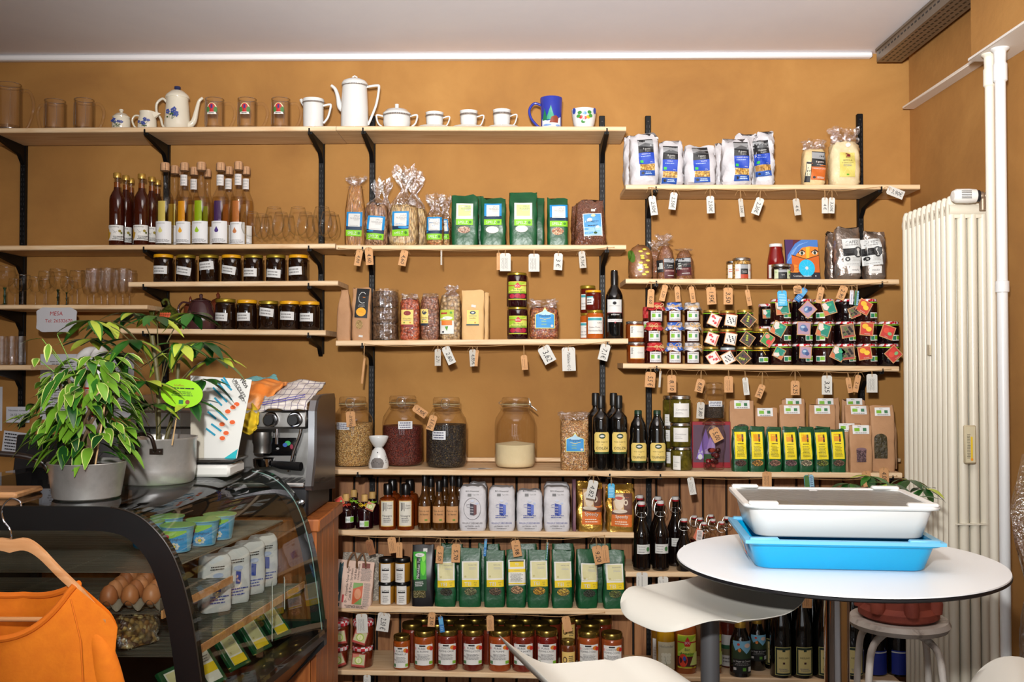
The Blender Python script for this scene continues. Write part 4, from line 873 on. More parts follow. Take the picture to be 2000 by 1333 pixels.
pack('cellophane bag of brown shell pasta with half turned label', 822, 858, 572, 'S10', .06, BLEN, 'content', [('label', coq(C(30, 40, 60)), 830, 620, 15, 32, 0, None)], cello=CELLO, content_top=580, gather=(.8, .7, .75), name='shell_pasta_bag', part='contents', n=3, off=.01, group='shell pasta bags')
pack('cellophane bag of pale pasta with a green and orange label', 860, 900, 557, 'S10', .06, BEAN, 'content', [('label', [('r', 0, 0, 1, 1, C(222, 222, 214)), ('r', 0, .55, 1, 1, C(176, 190, 60)), ('r', .05, .82, .5, .9, C(160, 40, 30)), ('e', .55, .66, .36, .07, C(226, 230, 210)), ('t', 'Spirelli', .52, .66, .5, .05, GRF), ('r', .1, .36, .88, .56, C(222, 120, 40)), ('e', .8, .88, .1, .05, C(90, 150, 50)), ('p', [(.35, .3), (.6, .32), (.55, .22), (.5, .12), (.42, .2)], C(90, 150, 50)), ('e', .22, .08, .08, .04, INK)], 874, 629, 27, 47, 0, None)], cello=CELLO, content_top=578, gather=(.5, .35, .6), name='pasta_bag', part='contents', n=3, off=.01)
def lent(): return [('r', 0, .06, 1, 1, LY), ('e', .5, .83, .26, .11, C(24, 60, 80)), ('e', .5, .83, .14, .05, LWHITE), ('s', .12, .58, .88, .66, 1, GREY), ('t', 'Lentilles', .5, .48, .84, .09, INK, 0, .2), ('s', .15, .3, .85, .36, 1, LGREY), ('e', .7, .18, .06, .06, C(190, 120, 30)), ('r', -.04, 0, 1.04, .08, C(30, 60, 70))]
pack('pale kraft bag labelled Lentilles, in front', 902, 946, 567, 'S10', .06, KRAFTL, 'block', [('label', lent(), 924, 621, 23, 30, 0, None), ('price_sticker', [('r', 0, 0, 1, 1, LWHITE)], 925, 598, 9, 5, -10)], name='kraft_paper_bag', off=.01, group='lentil bags')
pack('pale kraft bag standing right behind the lentil bag', 915, 955, 572, 'S10', .06, KRAFTL, 'block', [], name='kraft_paper_bag', off=.085, group='lentil bags')
BEET = C(38, 6, 12, .06, 0, .7)
def bioc(t1, t2, col): return [('r', 0, 0, 1, 1, C(214, 200, 60)), ('r', .02, .03, .98, .97, C(150, 186, 40)), ('p', [(.02, .45), (.98, .97), (.98, .45)], C(200, 206, 90)), ('r', .02, .76, .98, .8, C(170, 40, 30)), ('p', [(.33, .74), (.42, .86), (.5, .95), (.58, .86), (.67, .74), (.6, .66), (.4, .66)], C(196, 30, 36)), ('t', 'BIOG', .5, .77, .24, .11, LWHITE), ('t', t1, .5, .57, .56, .09, C(20, 70, 40)), ('t', t2, .5, .45, .8, .09, C(20, 70, 40)), ('r', .03, .06, .97, .36, C(70, 10, 20)), ('e', .25, .2, .13, .12, col), ('e', .5, .22, .13, .12, col), ('e', .75, .2, .13, .12, col), ('e', .63, .16, .1, .09, C(150, 20, 44))]
s10 = SH['S10']; Xb = at(1011, 600, s10.Yf + .05).x; zb0 = s10.z(Xb)
zmid = at(1011, 600.5, s10.Yf + .055).z
jar('jar of beetroot with a green and yellow label, lower of the pair', 1011, 41, 600, 'S10', BEET, GL, .02, None, 'beetroot_jar', lab=bioc('Bio Roud', 'Rommels Zalot', C(170, 24, 54)), labbox=(1012, 635, 40, 36), lidh=.07, tall=zmid - zb0, lidw=.92, group='beetroot jars')
jar('jar of beetroot with a green and yellow label, stacked on the other', 1010, 41, 533, 'S10', BEET, GL, .02, zmid + .0004, 'beetroot_jar', lab=bioc('Bio Roud', 'Rommels Zalot', C(170, 24, 54)), labbox=(1011, 568, 40, 36), lidh=.07, lidw=.92, group='beetroot jars')
def cerlab(txt): return [('p', [(0, 0), (1, 0), (1, .66), (.62, .8), (.5, 1), (.38, .8), (0, .66)], C(232, 220, 110)), ('p', [(.03, .03), (.97, .03), (.97, .64), (.6, .78), (.5, .93), (.4, .78), (.03, .64)], C(50, 140, 200)), ('p', [(.1, .68), (.4, .8), (.5, .93), (.6, .8), (.9, .68), (.7, .62), (.3, .62)], C(170, 205, 225)), ('t', txt, .5, .6, .82, .13, C(20, 40, 80)), ('l', [(.25, .48), (.5, .42), (.8, .5)], .0016, C(236, 210, 40)), ('e', .86, .12, .07, .06, LWHITE), ('s', .3, .12, .6, .4, 2, C(120, 170, 150))]
FLK = seeds('red_flakes', [(190, 100, 50), (160, 70, 34), (210, 140, 80), (120, 60, 30)], 120, (1, 1, 1), .5, 1)
pack('cellophane bag of reddish flakes with a blue house-shaped label', 1035, 1090, 584, 'S10', .075, FLK, 'content', [('label', cerlab('Flackes'), 1064, 621, 38, 42, 0, None)], cello=CELLO, content_top=600, gather=(.9, .9, .93), name='flake_bag', part='contents', n=3.5, off=.01, crk=.002)
JAMR = C(86, 18, 10, .06, 0, .7); JAMO = C(176, 84, 24, .07, 0, .6)
hl = [('r', 0, .8, .9, .95, C(60, 150, 160)), ('t', '4,00 €', .75, .66, .3, .09, INK), ('t', 'Gelee Poire', .45, .4, .75, .1, C(30, 30, 40)), ('t', 'Framboise Rout', .5, .2, .85, .1, INK)]
zj = at(1160, 607, s10.Yf + .05).z
jar('small jam jar with a handwritten label, lower front one', 1162, 34, 607, 'S10', JAMO, GL, .03, None, lab=hl, labbox=(1162, 636, 33, 33), lidh=.1, tall=zj - zb0, labmat=C(220, 214, 206), group='handwritten jam jars')
jar('small jam jar with a bright yellow lid, upper front one', 1159, 31, 567, 'S10', JAMR, YL, .03, zj + .0004, lab=[('r', 0, .85, 1, 1, C(60, 150, 160)), ('s', .1, .1, .9, .7, 2, INK)], labbox=(1151, 587, 14, 16), lidh=.12, lidw=1, group='handwritten jam jars')
zj2 = at(1146, 613, s10.Yf + .14).z
jar('small jam jar half hidden behind the lower front one', 1147, 28, 613, 'S10', JAMO, GL, .115, None, lab=hl, labbox=(1140, 645, 18, 30), lidh=.1, tall=zj2 - zb0, group='handwritten jam jars')
jar('small jam jar on top of the hidden one, with a gold lid', 1148, 30, 558, 'S10', JAMR, GL, .115, zj2 + .0004, lab=hl, labbox=(1141, 590, 16, 30), lidh=.12, lidw=1, group='handwritten jam jars')
WINEP = [(.95, 0), (1, .01), (1, .58), (.95, .64), (.75, .7), (.5, .75), (.38, .8), (.36, .97), (.38, .98), (.38, 1)]
t, r, h = bottle('dark red wine bottle at the end of the lentil shelf', 1200, 34, 528, 'S10', C(8, 8, 9, .06, 0, .8), C(14, 12, 12, .35), .02, name='wine_bottle', prof=WINEP, caph=.24, capr=.42, capname='capsule', lab=[('e', .5, .72, .12, .12, INK), ('t', 'SANTA ANNA', .5, .52, .8, .09, GREY), ('r', 0, -.03, 1, .02, C(130, 30, 50))], labbox=(1199, 598, 31, 26))
label_on(t, [('t', 'MONTEPULCIANO', .5, .8, .9, .12, C(200, 200, 200)), ('s', .2, .55, .8, .72, 1, LGREY), ('r', 0, .1, 1, .32, C(210, 206, 204)), ('t', 'VINO ROSSO', .5, .21, .6, .09, GREY), ('p', [(.42, .12), (.58, .12), (.5, -.02)], C(150, 40, 50))], r * 1.8, h * .2, cyl_map(r + .0003, h * .22, r * 1.8), 'lower_label')
# ================================================================ pasta shelf
PASW = mottled('white_film_bag', [(.3, (190, 188, 191)), (.7, (202, 200, 203))], 12, .4, .6, 22, bd=.012)
BL2 = C(24, 64, 170); BK = C(26, 26, 28); GRY2 = C(150, 152, 154)
def gusto(nm, pasta, foot=True): return [('r', 0, .62, 1, 1, BK), ('p', [(0, .8), (1, .78), (1, .97), (0, .97)], GRY2), ('p', [(0, .8), (.5, .9), (1, .84), (1, .78)], C(90, 92, 94)), ('t', 'il gusto', .55, .73, .7, .05, LWHITE), ('t', 'del grano', .6, .665, .5, .028, LWHITE), ('r', 0, .32, 1, .62, BL2), ('t', nm, .48, .58, .86, .032, LWHITE), ('s', .08, .5, .9, .54, 1, C(150, 170, 220)), ('r', .08, .35, .28, .42, C(60, 180, 70)), ('t', '500 g', .8, .36, .24, .025, LWHITE), ('r', .04, .15, 1, .31, pasta), ('r', 0, 0, 1, .14, C(20, 70, 150)), ('e', .2, .07, .1, .035, BK), ('s', .35, .03, .92, .11, 2, C(190, 210, 240))]
GP = seeds('pasta_window', [(224, 178, 90), (206, 150, 64), (234, 200, 120)], 120)
GS = seeds('spaghetti_window', [(222, 172, 90), (200, 146, 66)], 300, (1, 1, .02))
for x0, x1, top, nm, lb, off, dp, lab, mt in (
  (1231, 1286, 262, 'RADIATORI', (1263, 307, 30, 74, 3), .0, .09, 'white pasta bag, first of the front row, tallest at this end', GP),
  (1288, 1334, 276, 'FUSILLI', (1305, 321, 29, 76, -3), .02, .085, 'white pasta bag slumped over beside the first one', GP),
  (1338, 1397, 284, 'PENNE RIGATE', (1369, 321, 31, 72, 2), .01, .085, 'white pasta bag standing alone in the middle of the row', GP),
  (1411, 1468, 273, 'FOGLIE D ULIVO', (1445, 314, 29, 80, -1), .01, .09, 'white pasta bag of leaf-shaped pasta before the spaghetti', GP),
  (1476, 1512, 260, 'SPAGHETTI', (1490, 309, 29, 72, 4), .01, .06, 'narrow white spaghetti bag at the end of the row', GS),
  (1220, 1247, 266, '', None, .12, .08, 'white pasta bag peeking out behind the first one', None), (1323, 1345, 296, '', None, .13, .07, 'white pasta bag behind, between second and third', None),
  (1397, 1425, 281, '', None, .13, .07, 'white pasta bag behind the leaf pasta', None), (1437, 1480, 263, '', None, .13, .08, 'tall white pasta bag behind the spaghetti', None)):
    labs = [('printed_front', gusto(nm, mt), *lb, None)] if lb else []
    labs = [('printed_front', gusto(nm, mt), lb[0], lb[1], lb[2], lb[3], lb[4], None)] if lb else []
    pack(lab, x0, x1, top, 'S3', dp, PASW, 'pillow', labs, off=off, name='pasta_bag', group='white pasta bags', n=3.6, crk=.003)
SEM = mottled('semolina', [(.3, (226, 208, 166)), (.7, (234, 218, 180))], 20, .8, .1); CHK = mottled('chickpea_flour', [(.3, (222, 196, 146)), (.7, (230, 206, 158))], 20, .8, .1)
pack('clear bag of chickpea flour with black and orange label', 1569, 1612, 272, 'S3', .07, CHK, 'content', [('label', [('r', 0, 0, 1, 1, C(190, 96, 30)), ('r', 0, .46, 1, 1, BK), ('p', [(0, .75), (1, .72), (1, .97), (0, .97)], GRY2), ('t', 'il gusto', .55, .64, .7, .07, LWHITE), ('t', 'del legume', .55, .54, .6, .035, LWHITE), ('t', 'FARINA DI CECI', .5, .4, .86, .05, LWHITE), ('e', .2, .08, .1, .04, BK), ('s', .35, .04, .92, .12, 2, LWHITE)], 1595, 324, 29, 56, -3, None), ('side_label', [('r', 0, 0, 1, 1, BK), ('r', .1, .3, .9, .9, C(210, 200, 170))], 1574, 336, 10, 40, -6, None)], cello=CELLO, content_top=290, gather=(.6, .85, .95), name='flour_bag', part='contents', n=3.5, off=.01)
pack('taller clear bag of durum semolina with a yellow label', 1622, 1679, 248, 'S3', .08, SEM, 'content', [('label', [('r', 0, 0, 1, 1, C(206, 192, 100)), ('r', .38, .82, .7, .96, C(120, 30, 40)), ('s', .36, .76, .72, .8, 1, INK), ('t', 'SEMOLA', .5, .67, .6, .07, INK), ('t', 'DI GRANO DURO', .5, .58, .7, .05, INK), ('s', .2, .42, .8, .54, 2, GREY), ('l', [(.5, .4), (.2, .1)], .0008, C(226, 214, 150)), ('l', [(.5, .4), (.8, .1)], .0008, C(226, 214, 150)), ('r', .42, .06, .58, .12, C(90, 160, 40))], 1651, 322, 30, 48, 0, None), ('price_sticker', [('e', .5, .5, .5, .5, LWHITE)], 1653, 283, 9, 8)], cello=CELLO, content_top=275, gather=(.5, .8, .95), name='semolina_bag', part='contents', n=3.2, off=.01, crk=.002)
# ================================================================ coffee bag shelf
AMA = seeds('amaranth', [(176, 110, 60), (150, 86, 44), (200, 140, 84)], 400)
t = pack('rounded bag of pasta with a green patch and yellow print', 1228, 1275, 478, 'S11', .085, mottled('brown_film', [(.3, (120, 76, 44)), (.7, (150, 104, 66))], 30, .25, .6, 40), [(0, .85, .8), (.08, .98, 1), (.5, 1, 1), (.8, .9, .8), (.95, .6, .4), (1, .3, .1)], [('yellow_print', [('e', .5 + .3 * math.sin(k * 2.3), .1 + k * .075, .16, .035, C(206, 190, 70)) for k in range(12)], 1256, 512, 26, 60, 0, None), ('green_patch', [('e', .5, .5, .5, .5, C(70, 104, 24))], 1235, 500, 12, 26, 12, None)], name='pasta_bag', n=2.6, cello=CELLO, part='contents')
for x0, x1, top, ct, lb, g, off, lab in ((1284, 1317, 457, 479, (1306, 524, 21, 39, 1), (.35, .2, .9), .01, 'taller clear bag of amaranth beside the yellow print bag'), (1320, 1354, 485, 488, (1335, 521, 27, 35, 3), (.3, .8, .95), .01, 'shorter clear bag of amaranth with its top bent over')):
    pack(lab, x0, x1, top, 'S11', .07, AMA, [(0, .95, .9), (.1, 1, 1), (.55, .96, .95), (.85, .75, .7), (1, .4, .35)], [('label', [('r', 0, 0, 1, 1, C(80, 24, 28)), ('r', 0, .45, 1, 1, BK), ('p', [(0, .8), (1, .76), (1, .97), (0, .97)], GRY2), ('t', 'il gusto', .55, .64, .75, .07, LWHITE), ('t', 'del legume', .55, .54, .7, .04, LWHITE), ('t', 'LENTICCHIE', .5, .36, .85, .06, C(230, 190, 180)), ('s', .3, .08, .9, .16, 1, LWHITE)], *lb, None), ('side_label', [('r', 0, 0, 1, 1, BK), ('r', .1, .25, .9, .75, C(170, 176, 170))], x0 + 5, 520, 11, 24, 4, None)], cello=CELLO, content_top=ct, gather=g, name='amaranth_bag', part='contents', n=2.6, off=off, group='amaranth bags')
pack('clear amaranth bag behind, its twisted top leaning over the taller one', 1266, 1292, 470, 'S11', .06, AMA, 'content', [], off=.12, cello=CELLO, content_top=490, gather=(.3, .3, .9), name='amaranth_bag', part='contents', n=2.6, group='amaranth bags')
CHJ = seeds('chickpeas', [(196, 150, 76), (214, 170, 96), (170, 120, 56)], 130, rough=.15)
gl_ = [('r', .32, 0, .74, 1, BK), ('p', [(.32, .68), (.74, .68), (.74, .97), (.32, .97)], GRY2), ('t', 'il gusto', .53, .52, .34, .08, LWHITE), ('t', 'del legume', .53, .42, .3, .05, LWHITE), ('r', .32, 0, .74, .28, C(170, 60, 30)), ('s', .03, .5, .28, .7, 2, C(200, 120, 100)), ('s', .8, .5, .97, .7, 2, C(200, 120, 100))]
jar('chickpea jar with silver lid, in front', 1449, 35, 504, 'S11', CHJ, SILV, .02, None, 'chickpea_jar', lab=gl_, labbox=(1450, 530, 36, 28), lidh=.14, lidw=1, group='chickpea jars')
jar('chickpea jar with silver lid, half hidden behind', 1433, 28, 510, 'S11', CHJ, SILV, .12, None, 'chickpea_jar', lab=[('s', .1, .4, .5, .7, 2, C(200, 80, 60))], labbox=(1429, 530, 20, 26), lidh=.14, lidw=1, group='chickpea jars')
bottle('red tomato sauce bottle with a white cap', 1516, 33, 476, 'S11', C(120, 12, 14, .08, 0, .6), C(220, 218, 216, .3), .085, name='sauce_bottle', prof=[(.95, 0), (1, .01), (1, .48), (.92, .62), (.74, .82), (.7, .9), (.7, .95)], caph=.085, capr=.76, lab=[('s', .3, .4, .7, .6, 1, LGREY)], labbox=(1512, 530, 30, 26))
jar('small olive spread jar in front of the red sauce bottle', 1526, 36, 516, 'S11', C(30, 14, 10, .07, 0, .6), SILV, .0, None, 'spread_jar', lab=[('r', .24, 0, .72, 1, BK), ('p', [(.24, .68), (.72, .68), (.72, .97), (.24, .97)], GRY2), ('t', 'il gusto', .48, .45, .4, .09, LWHITE), ('t', "dell' orto", .48, .3, .3, .06, LWHITE), ('s', .03, .6, .2, .8, 2, C(120, 160, 80)), ('r', .8, .6, .95, .8, C(130, 190, 60)), ('e', .86, .3, .05, .07, BK)], labbox=(1526, 536, 36, 18), lidh=.2, lidw=1, labmat=C(200, 206, 170))
Y = SH['S11'].Yf + .1; p0 = at(1531, 545, Y); z = SH['S11'].z(p0.x) + .0006; hh = at(1570, 467, Y).z - z; ww = m(66, Y)
t = thing('picture_book', 'thin book with a painted blue-haired face above an orange book and a cyan disc', 'book', (at(1569, 545, Y).x, Y, z)); t.rotation_euler = (-.12, 0, .12)
sk = .08
b = mk(C(20, 24, 50)); b.prism([(-ww / 2, 0), (ww / 2, 0), (ww / 2 + 0, hh), (-ww / 2, hh)], 0, .008); b.build('cover', t)
HB = C(70, 120, 190); HB2 = C(130, 170, 220); SK = C(222, 130, 40); ORB = C(200, 96, 30)
its = [('r', 0, 0, 1, 1, C(90, 30, 40)), ('p', [(0, .4), (0, 1), (.25, 1), (.2, .55)], C(70, 40, 90)), ('p', [(.02, .42), (.06, .62), (.3, .9), (.5, 1), (1, 1), (1, .8), (.75, .82), (.5, .78), (.3, .62), (.18, .4)], HB)]
its += [('l', [(.04 + k * .03, .46 + k * .03), (.2 + k * .04, .72 + k * .03), (.45 + k * .05, .9 + k * .01)], .0012, HB2) for k in range(6)]
its += [('p', [(.3, .62), (.5, .8), (.72, .84), (1, .82), (1, .5), (.6, .48), (.35, .56)], SK), ('p', [(.62, .52), (.7, .52), (.74, .82), (.62, .82)], C(236, 176, 50)), ('p', [(.36, .68), (.5, .76), (.6, .7), (.48, .6)], C(60, 24, 20)), ('e', .49, .67, .09, .045, C(220, 210, 190)), ('e', .49, .67, .045, .04, C(30, 50, 40)), ('p', [(.76, .7), (.9, .77), (1, .72), (.9, .62)], C(60, 24, 20)), ('e', .88, .68, .08, .045, C(220, 210, 190)), ('e', .88, .68, .04, .04, C(30, 50, 40)),
        ('p', [(.16, .2), (.16, .62), (.6, .52), (1, .62), (1, .2)], ORB), ('l', [(.16, .62), (.6, .52), (1, .62)], .003, C(70, 40, 20)), ('l', [(.6, .52), (.58, .3)], .0015, C(130, 60, 20)), ('e', .2, .35, .13, .035, SK), ('e', .2, .28, .13, .035, SK), ('e', .22, .21, .12, .035, SK), ('e', .16, .3, .06, .1, C(150, 70, 30)),
        ('r', 0, 0, 1, .19, C(34, 34, 44)), ('e', .6, .3, .25, .21, C(30, 180, 220)), ('e', .6, .3, .05, .04, LWHITE), ('t', 'Contes rebelles', .45, .11, .66, .05, LWHITE), ('e', .86, .11, .02, .015, LWHITE)] + [('l', [(.6 + .07 * math.cos(a), .3 + .06 * math.sin(a)), (.6 + .2 * math.cos(a), .3 + .17 * math.sin(a))], .0008, C(120, 210, 230)) for a in [k * .7 for k in range(9)]]
label_on(t, its, ww, hh, flat_map(ww, 0), 'cover_picture')
FOIL = mottled('silver_foil', [(.3, (168, 156, 146)), (.7, (196, 186, 178))], 8, .28, .9, 16, .85, bd=.02)
def cafe(): return [('r', 0, 0, 1, 1, C(206, 208, 206)), ('t', 'CAFEZ', .5, .87, .88, .11, C(60, 60, 60)), ('s', .1, .74, .9, .8, 1, GREY), ('p', [(0, .36), (1, .4), (1, .66), (0, .64)], BK), ('e', .76, .5, .22, .2, BK), ('e', .76, .5, .19, .18, C(60, 60, 60)), ('p', [(.7, .36), (.84, .36), (.8, .5), (.86, .6), (.76, .66), (.68, .6), (.74, .5)], C(190, 190, 186)), ('s', .05, .45, .5, .6, 4, C(80, 80, 80)), ('e', .2, .25, .13, .08, BK), ('p', [(.2 + (.09 if k % 2 == 0 else .04) * math.sin(k * PI / 5), .25 + (.06 if k % 2 == 0 else .027) * math.cos(k * PI / 5)) for k in range(10)], LWHITE), ('s', .42, .16, .9, .32, 3, LGREY), ('s', .1, .06, .9, .09, 1, GREY)]
for x0, x1, top, lb, off, dp, lab in ((1630, 1679, 445, (1661, 493, 38, 54, 2), .01, .085, 'silver foil coffee bag, the taller one in front'), (1688, 1728, 453, (1701, 492, 36, 52, 4), .01, .08, 'silver foil coffee bag nearest the radiator'), (1615, 1640, 454, None, .11, .075, 'silver foil coffee bag with its plain side showing behind')):
    pack(lab, x0, x1, top, 'S11', dp, FOIL, 'pillow', [('label', cafe(), *lb, None), ('small_label', [('r', 0, 0, 1, 1, C(214, 212, 208)), ('t', 'moulu', .5, .5, .6, .3, INK)], lb[0] + 4, 527, 22, 14, 2, None)] if lb else [], off=off, name='coffee_bag', group='silver coffee bags', n=3.2, crk=.003)
# ================================================================ jam jar shelf
def eco(): return [('r', .12, .34, .4, .72, C(120, 176, 40)), ('r', .62, .36, .82, .68, C(90, 140, 110)), ('s', .1, .78, .9, .92, 1, GREY), ('s', .06, .06, .94, .24, 2, GREY)]
CHC = C(120, 52, 14, .06, 0, .7); GLR = C(190, 188, 184, .25, .9)
s12 = SH['S12']
def lvl(px, py, off): return at(px, py, s12.Yf + off + .04).z
zr = [None, lvl(1242, 669, .01)]
for r_ in (1, 0):
    zb_ = zr[1] + .0004 if r_ else None
    jar(f'honey coloured chutney jar with a silver lid, {"upper" if r_ else "lower"} of the two', 1242 - r_ * 2, 36, 628 if r_ else 668, 'S12', CHC, GLR, .01, zb_, 'chutney_jar', lab=[('r', 0, 0, 1, 1, C(220, 160, 60)), ('r', 0, .05, 1, .95, C(216, 214, 206)), ('s', .05, .4, .2, .9, 5, INK), ('t', 'Orange' if r_ else 'Citron', .66, .5, .4, .12, GREY)], labbox=(1244, 648 if r_ else 689, 30, 25), lidh=.12, lidw=.96, group='chutney jars', tall=None if r_ else zr[1] - s12.z(at(1242, 700, 4.08).x))
# cloth-covered jars
def plaid(name, a, b_, c_):
    if name in MATS: return MATS[name]
    mt, nt, p = _new(name); v = texmap(nt)
    ck = nt.nodes.new('ShaderNodeTexChecker'); ck.inputs['Scale'].default_value = 62; nt.links.new(v, ck.inputs['Vector']); ck.inputs['Color1'].default_value = lin(a); ck.inputs['Color2'].default_value = lin(b_)
    v2 = texmap(nt, (1, 1, 0.01)); ck2 = nt.nodes.new('ShaderNodeTexChecker'); ck2.inputs['Scale'].default_value = 31; nt.links.new(v2, ck2.inputs['Vector']); ck2.inputs['Color1'].default_value = lin(c_); ck2.inputs['Color2'].default_value = (1, 1, 1, 1)
    mx = nt.nodes.new('ShaderNodeMix'); mx.data_type = 'RGBA'; mx.blend_type = 'MULTIPLY'; mx.inputs[0].default_value = .5
    nt.links.new(ck.outputs[0], mx.inputs[6]); nt.links.new(ck2.outputs[0], mx.inputs[7]); nt.links.new(mx.outputs[2], p.inputs['Base Color']); p.inputs['Roughness'].default_value = .85
    MATS[name] = mt; return mt
CL = [plaid('red_plaid', (178, 30, 34), (196, 70, 66), (220, 120, 110)), mottled('blue_print_cloth', [(.42, (36, 80, 168)), (.5, (60, 104, 186)), (.56, (214, 214, 220))], 30, .85, .2), mottled('grey_print_cloth', [(.42, (110, 104, 104)), (.5, (180, 174, 172)), (.6, (216, 210, 208))], 34, .85, .2)]
CLN = ['red checked', 'blue and white', 'grey and white']
rowtop = [669.5, 630, 591]; JC = [C(60, 16, 12, .06, 0, .7), C(84, 32, 12, .06, 0, .7), C(52, 20, 12, .06, 0, .7)]
cloth_x = [[1279, 1317, 1352], [1277, 1318, 1352], [1281, 1317, 1352]]
def bow(t, r, z, seed, mt=RAFFIA, rad=.0012):
    rr = random.Random(seed); b = mk(mt)
    b.tube([((r + .0015) * math.cos(a), (r + .0015) * math.sin(a), z) for a in [k * PI / 9 for k in range(18)]], rad * 1.4, 6, closed=True)
    cx = rr.uniform(-.3, .5) * r; y = -r - .003
    for sg in (-1, 1):
        for q in range(2):
            L = rr.uniform(.014, .022); up = rr.uniform(-.3, .9)
            b.tube(smooth_path([(cx, y, z), (cx + sg * L * .6, y - .004, z + L * up), (cx + sg * L, y - .003, z + L * (up - .3)), (cx + sg * L * .5, y - .001, z - L * .15), (cx, y, z)], 4), rad, 5)
        L = rr.uniform(.018, .028); b.tube(smooth_path([(cx, y, z), (cx + sg * L * .4, y - .002, z - L * .4), (cx + sg * L * .7, y - .003, z - L)], 4), rad, 5)
    b.build('bow', t)
for r_ in range(3):
    for c in range(3):
        px = cloth_x[r_][c]; zb_ = None if r_ == 0 else lvl(px, rowtop[r_ - 1], .02) + .0006
        X, Y, z, w, h = place(px, 34, rowtop[r_], 'S12', .02, None, zb_); r = w / 2
        if r_ < 2: h = lvl(px, rowtop[r_], .02) - z
        t = thing('jam_jar', f'jam jar under a {CLN[c]} cloth cap tied with raffia, {["bottom", "middle", "top"][r_]} row', 'jar', (X, Y, z), 0, 'cloth capped jam jars')
        lathe_obj(JC[c], [(r * .8, 0), (r * .84, .002), (r * .86, .005), (r * .86, h * .6), (r * .78, h * .7), (r * .78, h * .95)], 'body', t)
        sd = r_ * 3 + c
        def cf(u, v, r=r, h=h, sd=sd):
            a = 2 * PI * u
            if v < .35: k = v / .35; rad = r * .84 * max(k, .001); zz = h * (.998 - .0 * k)
            elif v < .6: k = (v - .35) / .25; rad = r * (.84 + .03 * math.sin(k * PI)); zz = h * (.998 - .17 * k)
            else: k = (v - .6) / .4; rad = r * (.86 + .26 * k) + .0018 * k * math.sin(9 * a + sd); zz = h * (.828 - .22 * k) - .003 * k * math.sin(5 * a + sd * 2)
            return (rad * math.cos(a), rad * math.sin(a), zz)
        mk(CL[c]).grid(48, 14, cf, closed_u=True).build('cloth_cap', t); bow(t, r * .87, h * .8, sd)
        lw = m(24, Y); label_on(t, eco(), lw, h * .5, cyl_map(r * .862, h * .06, lw), 'label', C(216, 214, 214))
jar('jam jar with cloth cap half hidden behind the red checked one', 1268, 28, 600, 'S12', JC[0], CL[0], .12, None, lab=eco(), labbox=(1262, 625, 14, 20), tall=None, lidh=.2)
# fruit picture tags
def fruit(kind):
    W = C(222, 216, 210)
    if kind == 'raspberry': return [('r', 0, 0, 1, 1, W)] + [('e', .3 + .28 * math.sin(k * 1.9) * .6 + (.3 if k > 5 else 0), .75 - (.42 if k > 5 else 0) + .08 * math.cos(k * 2.2), .1, .08, C(200, 60, 66)) for k in range(11)] + [('r', .86, .05, .96, .9, C(200, 90, 80))]
    if kind == 'blackcurrant': return [('r', 0, 0, 1, 1, W)] + [('e', .2 + .6 * ((k * .618) % 1), .2 + .62 * ((k * .755 + .3) % 1), .06, .06, C(20, 34, 44)) for k in range(12)] + [('r', .88, .1, .94, .85, C(60, 60, 60))]
    if kind == 'mixed': return [('r', 0, 0, 1, 1, C(70, 66, 40))] + [('e', .15 + .7 * ((k * .618) % 1), .15 + .7 * ((k * .755 + .3) % 1), .1, .09, C(*((40, 20, 50), (170, 180, 60), (90, 30, 60))[k % 3])) for k in range(12)]
    if kind == 'strawberry': return [('r', 0, 0, 1, 1, C(60, 140, 70)), ('e', .3, .75, .22, .2, C(214, 140, 120)), ('e', .68, .35, .22, .24, C(206, 40, 50)), ('r', .84, 0, 1, 1, C(206, 80, 70))]
    if kind == 'rhubarb': return [('r', 0, 0, 1, 1, C(30, 130, 110)), ('p', [(0, .95), (.3, 1), (.55, .6), (.3, .35), (.05, .5)], C(222, 206, 196)), ('p', [(0, 0), (.4, 0), (.3, .3), (0, .45)], C(200, 110, 70)), ('e', .6, .75, .2, .12, C(60, 170, 120)), ('t', 'Rhubarbe', .6, .1, .6, .08, LWHITE)]
    if kind == 'plum': return [('r', 0, 0, 1, 1, C(170, 140, 160)), ('e', .45, .55, .3, .28, C(90, 120, 160)), ('e', .4, .62, .16, .1, C(170, 190, 210)), ('e', .65, .4, .2, .18, C(60, 80, 130))]
    if kind == 'elder': return [('r', 0, 0, 1, 1, C(120, 100, 80))] + [('e', .15 + .7 * ((k * .618) % 1), .2 + .7 * ((k * .755 + .3) % 1), .12, .1, C(*((40, 28, 30), (90, 110, 60), (30, 20, 24))[k % 3])) for k in range(14)] + [('r', .1, .02, .9, .12, C(190, 60, 60))]
    if kind == 'peach': return [('r', 0, 0, 1, 1, C(196, 70, 50)), ('e', .35, .72, .26, .22, C(230, 180, 50)), ('e', .66, .5, .24, .2, C(236, 196, 60)), ('e', .3, .3, .2, .16, C(200, 60, 50)), ('t', 'Mirabelle', .55, .1, .7, .09, LWHITE)]
    if kind == 'berry': return [('r', 0, 0, 1, 1, C(196, 60, 50)), ('e', .35, .6, .24, .24, C(220, 80, 60)), ('e', .68, .75, .2, .16, C(214, 60, 50)), ('e', .7, .4, .18, .14, C(130, 180, 120)), ('t', 'Fraise', .5, .1, .5, .09, LWHITE)]
    if kind == 'apple': return [('r', 0, 0, 1, 1, C(196, 190, 150)), ('r', 0, .7, .5, 1, C(200, 120, 100)), ('e', .5, .5, .32, .32, C(160, 190, 70)), ('e', .5, .5, .24, .24, C(222, 222, 170)), ('l', [(.5, .65), (.5, .35)], .0008, C(120, 110, 50)), ('r', 0, 0, 1, .14, C(180, 70, 60))]
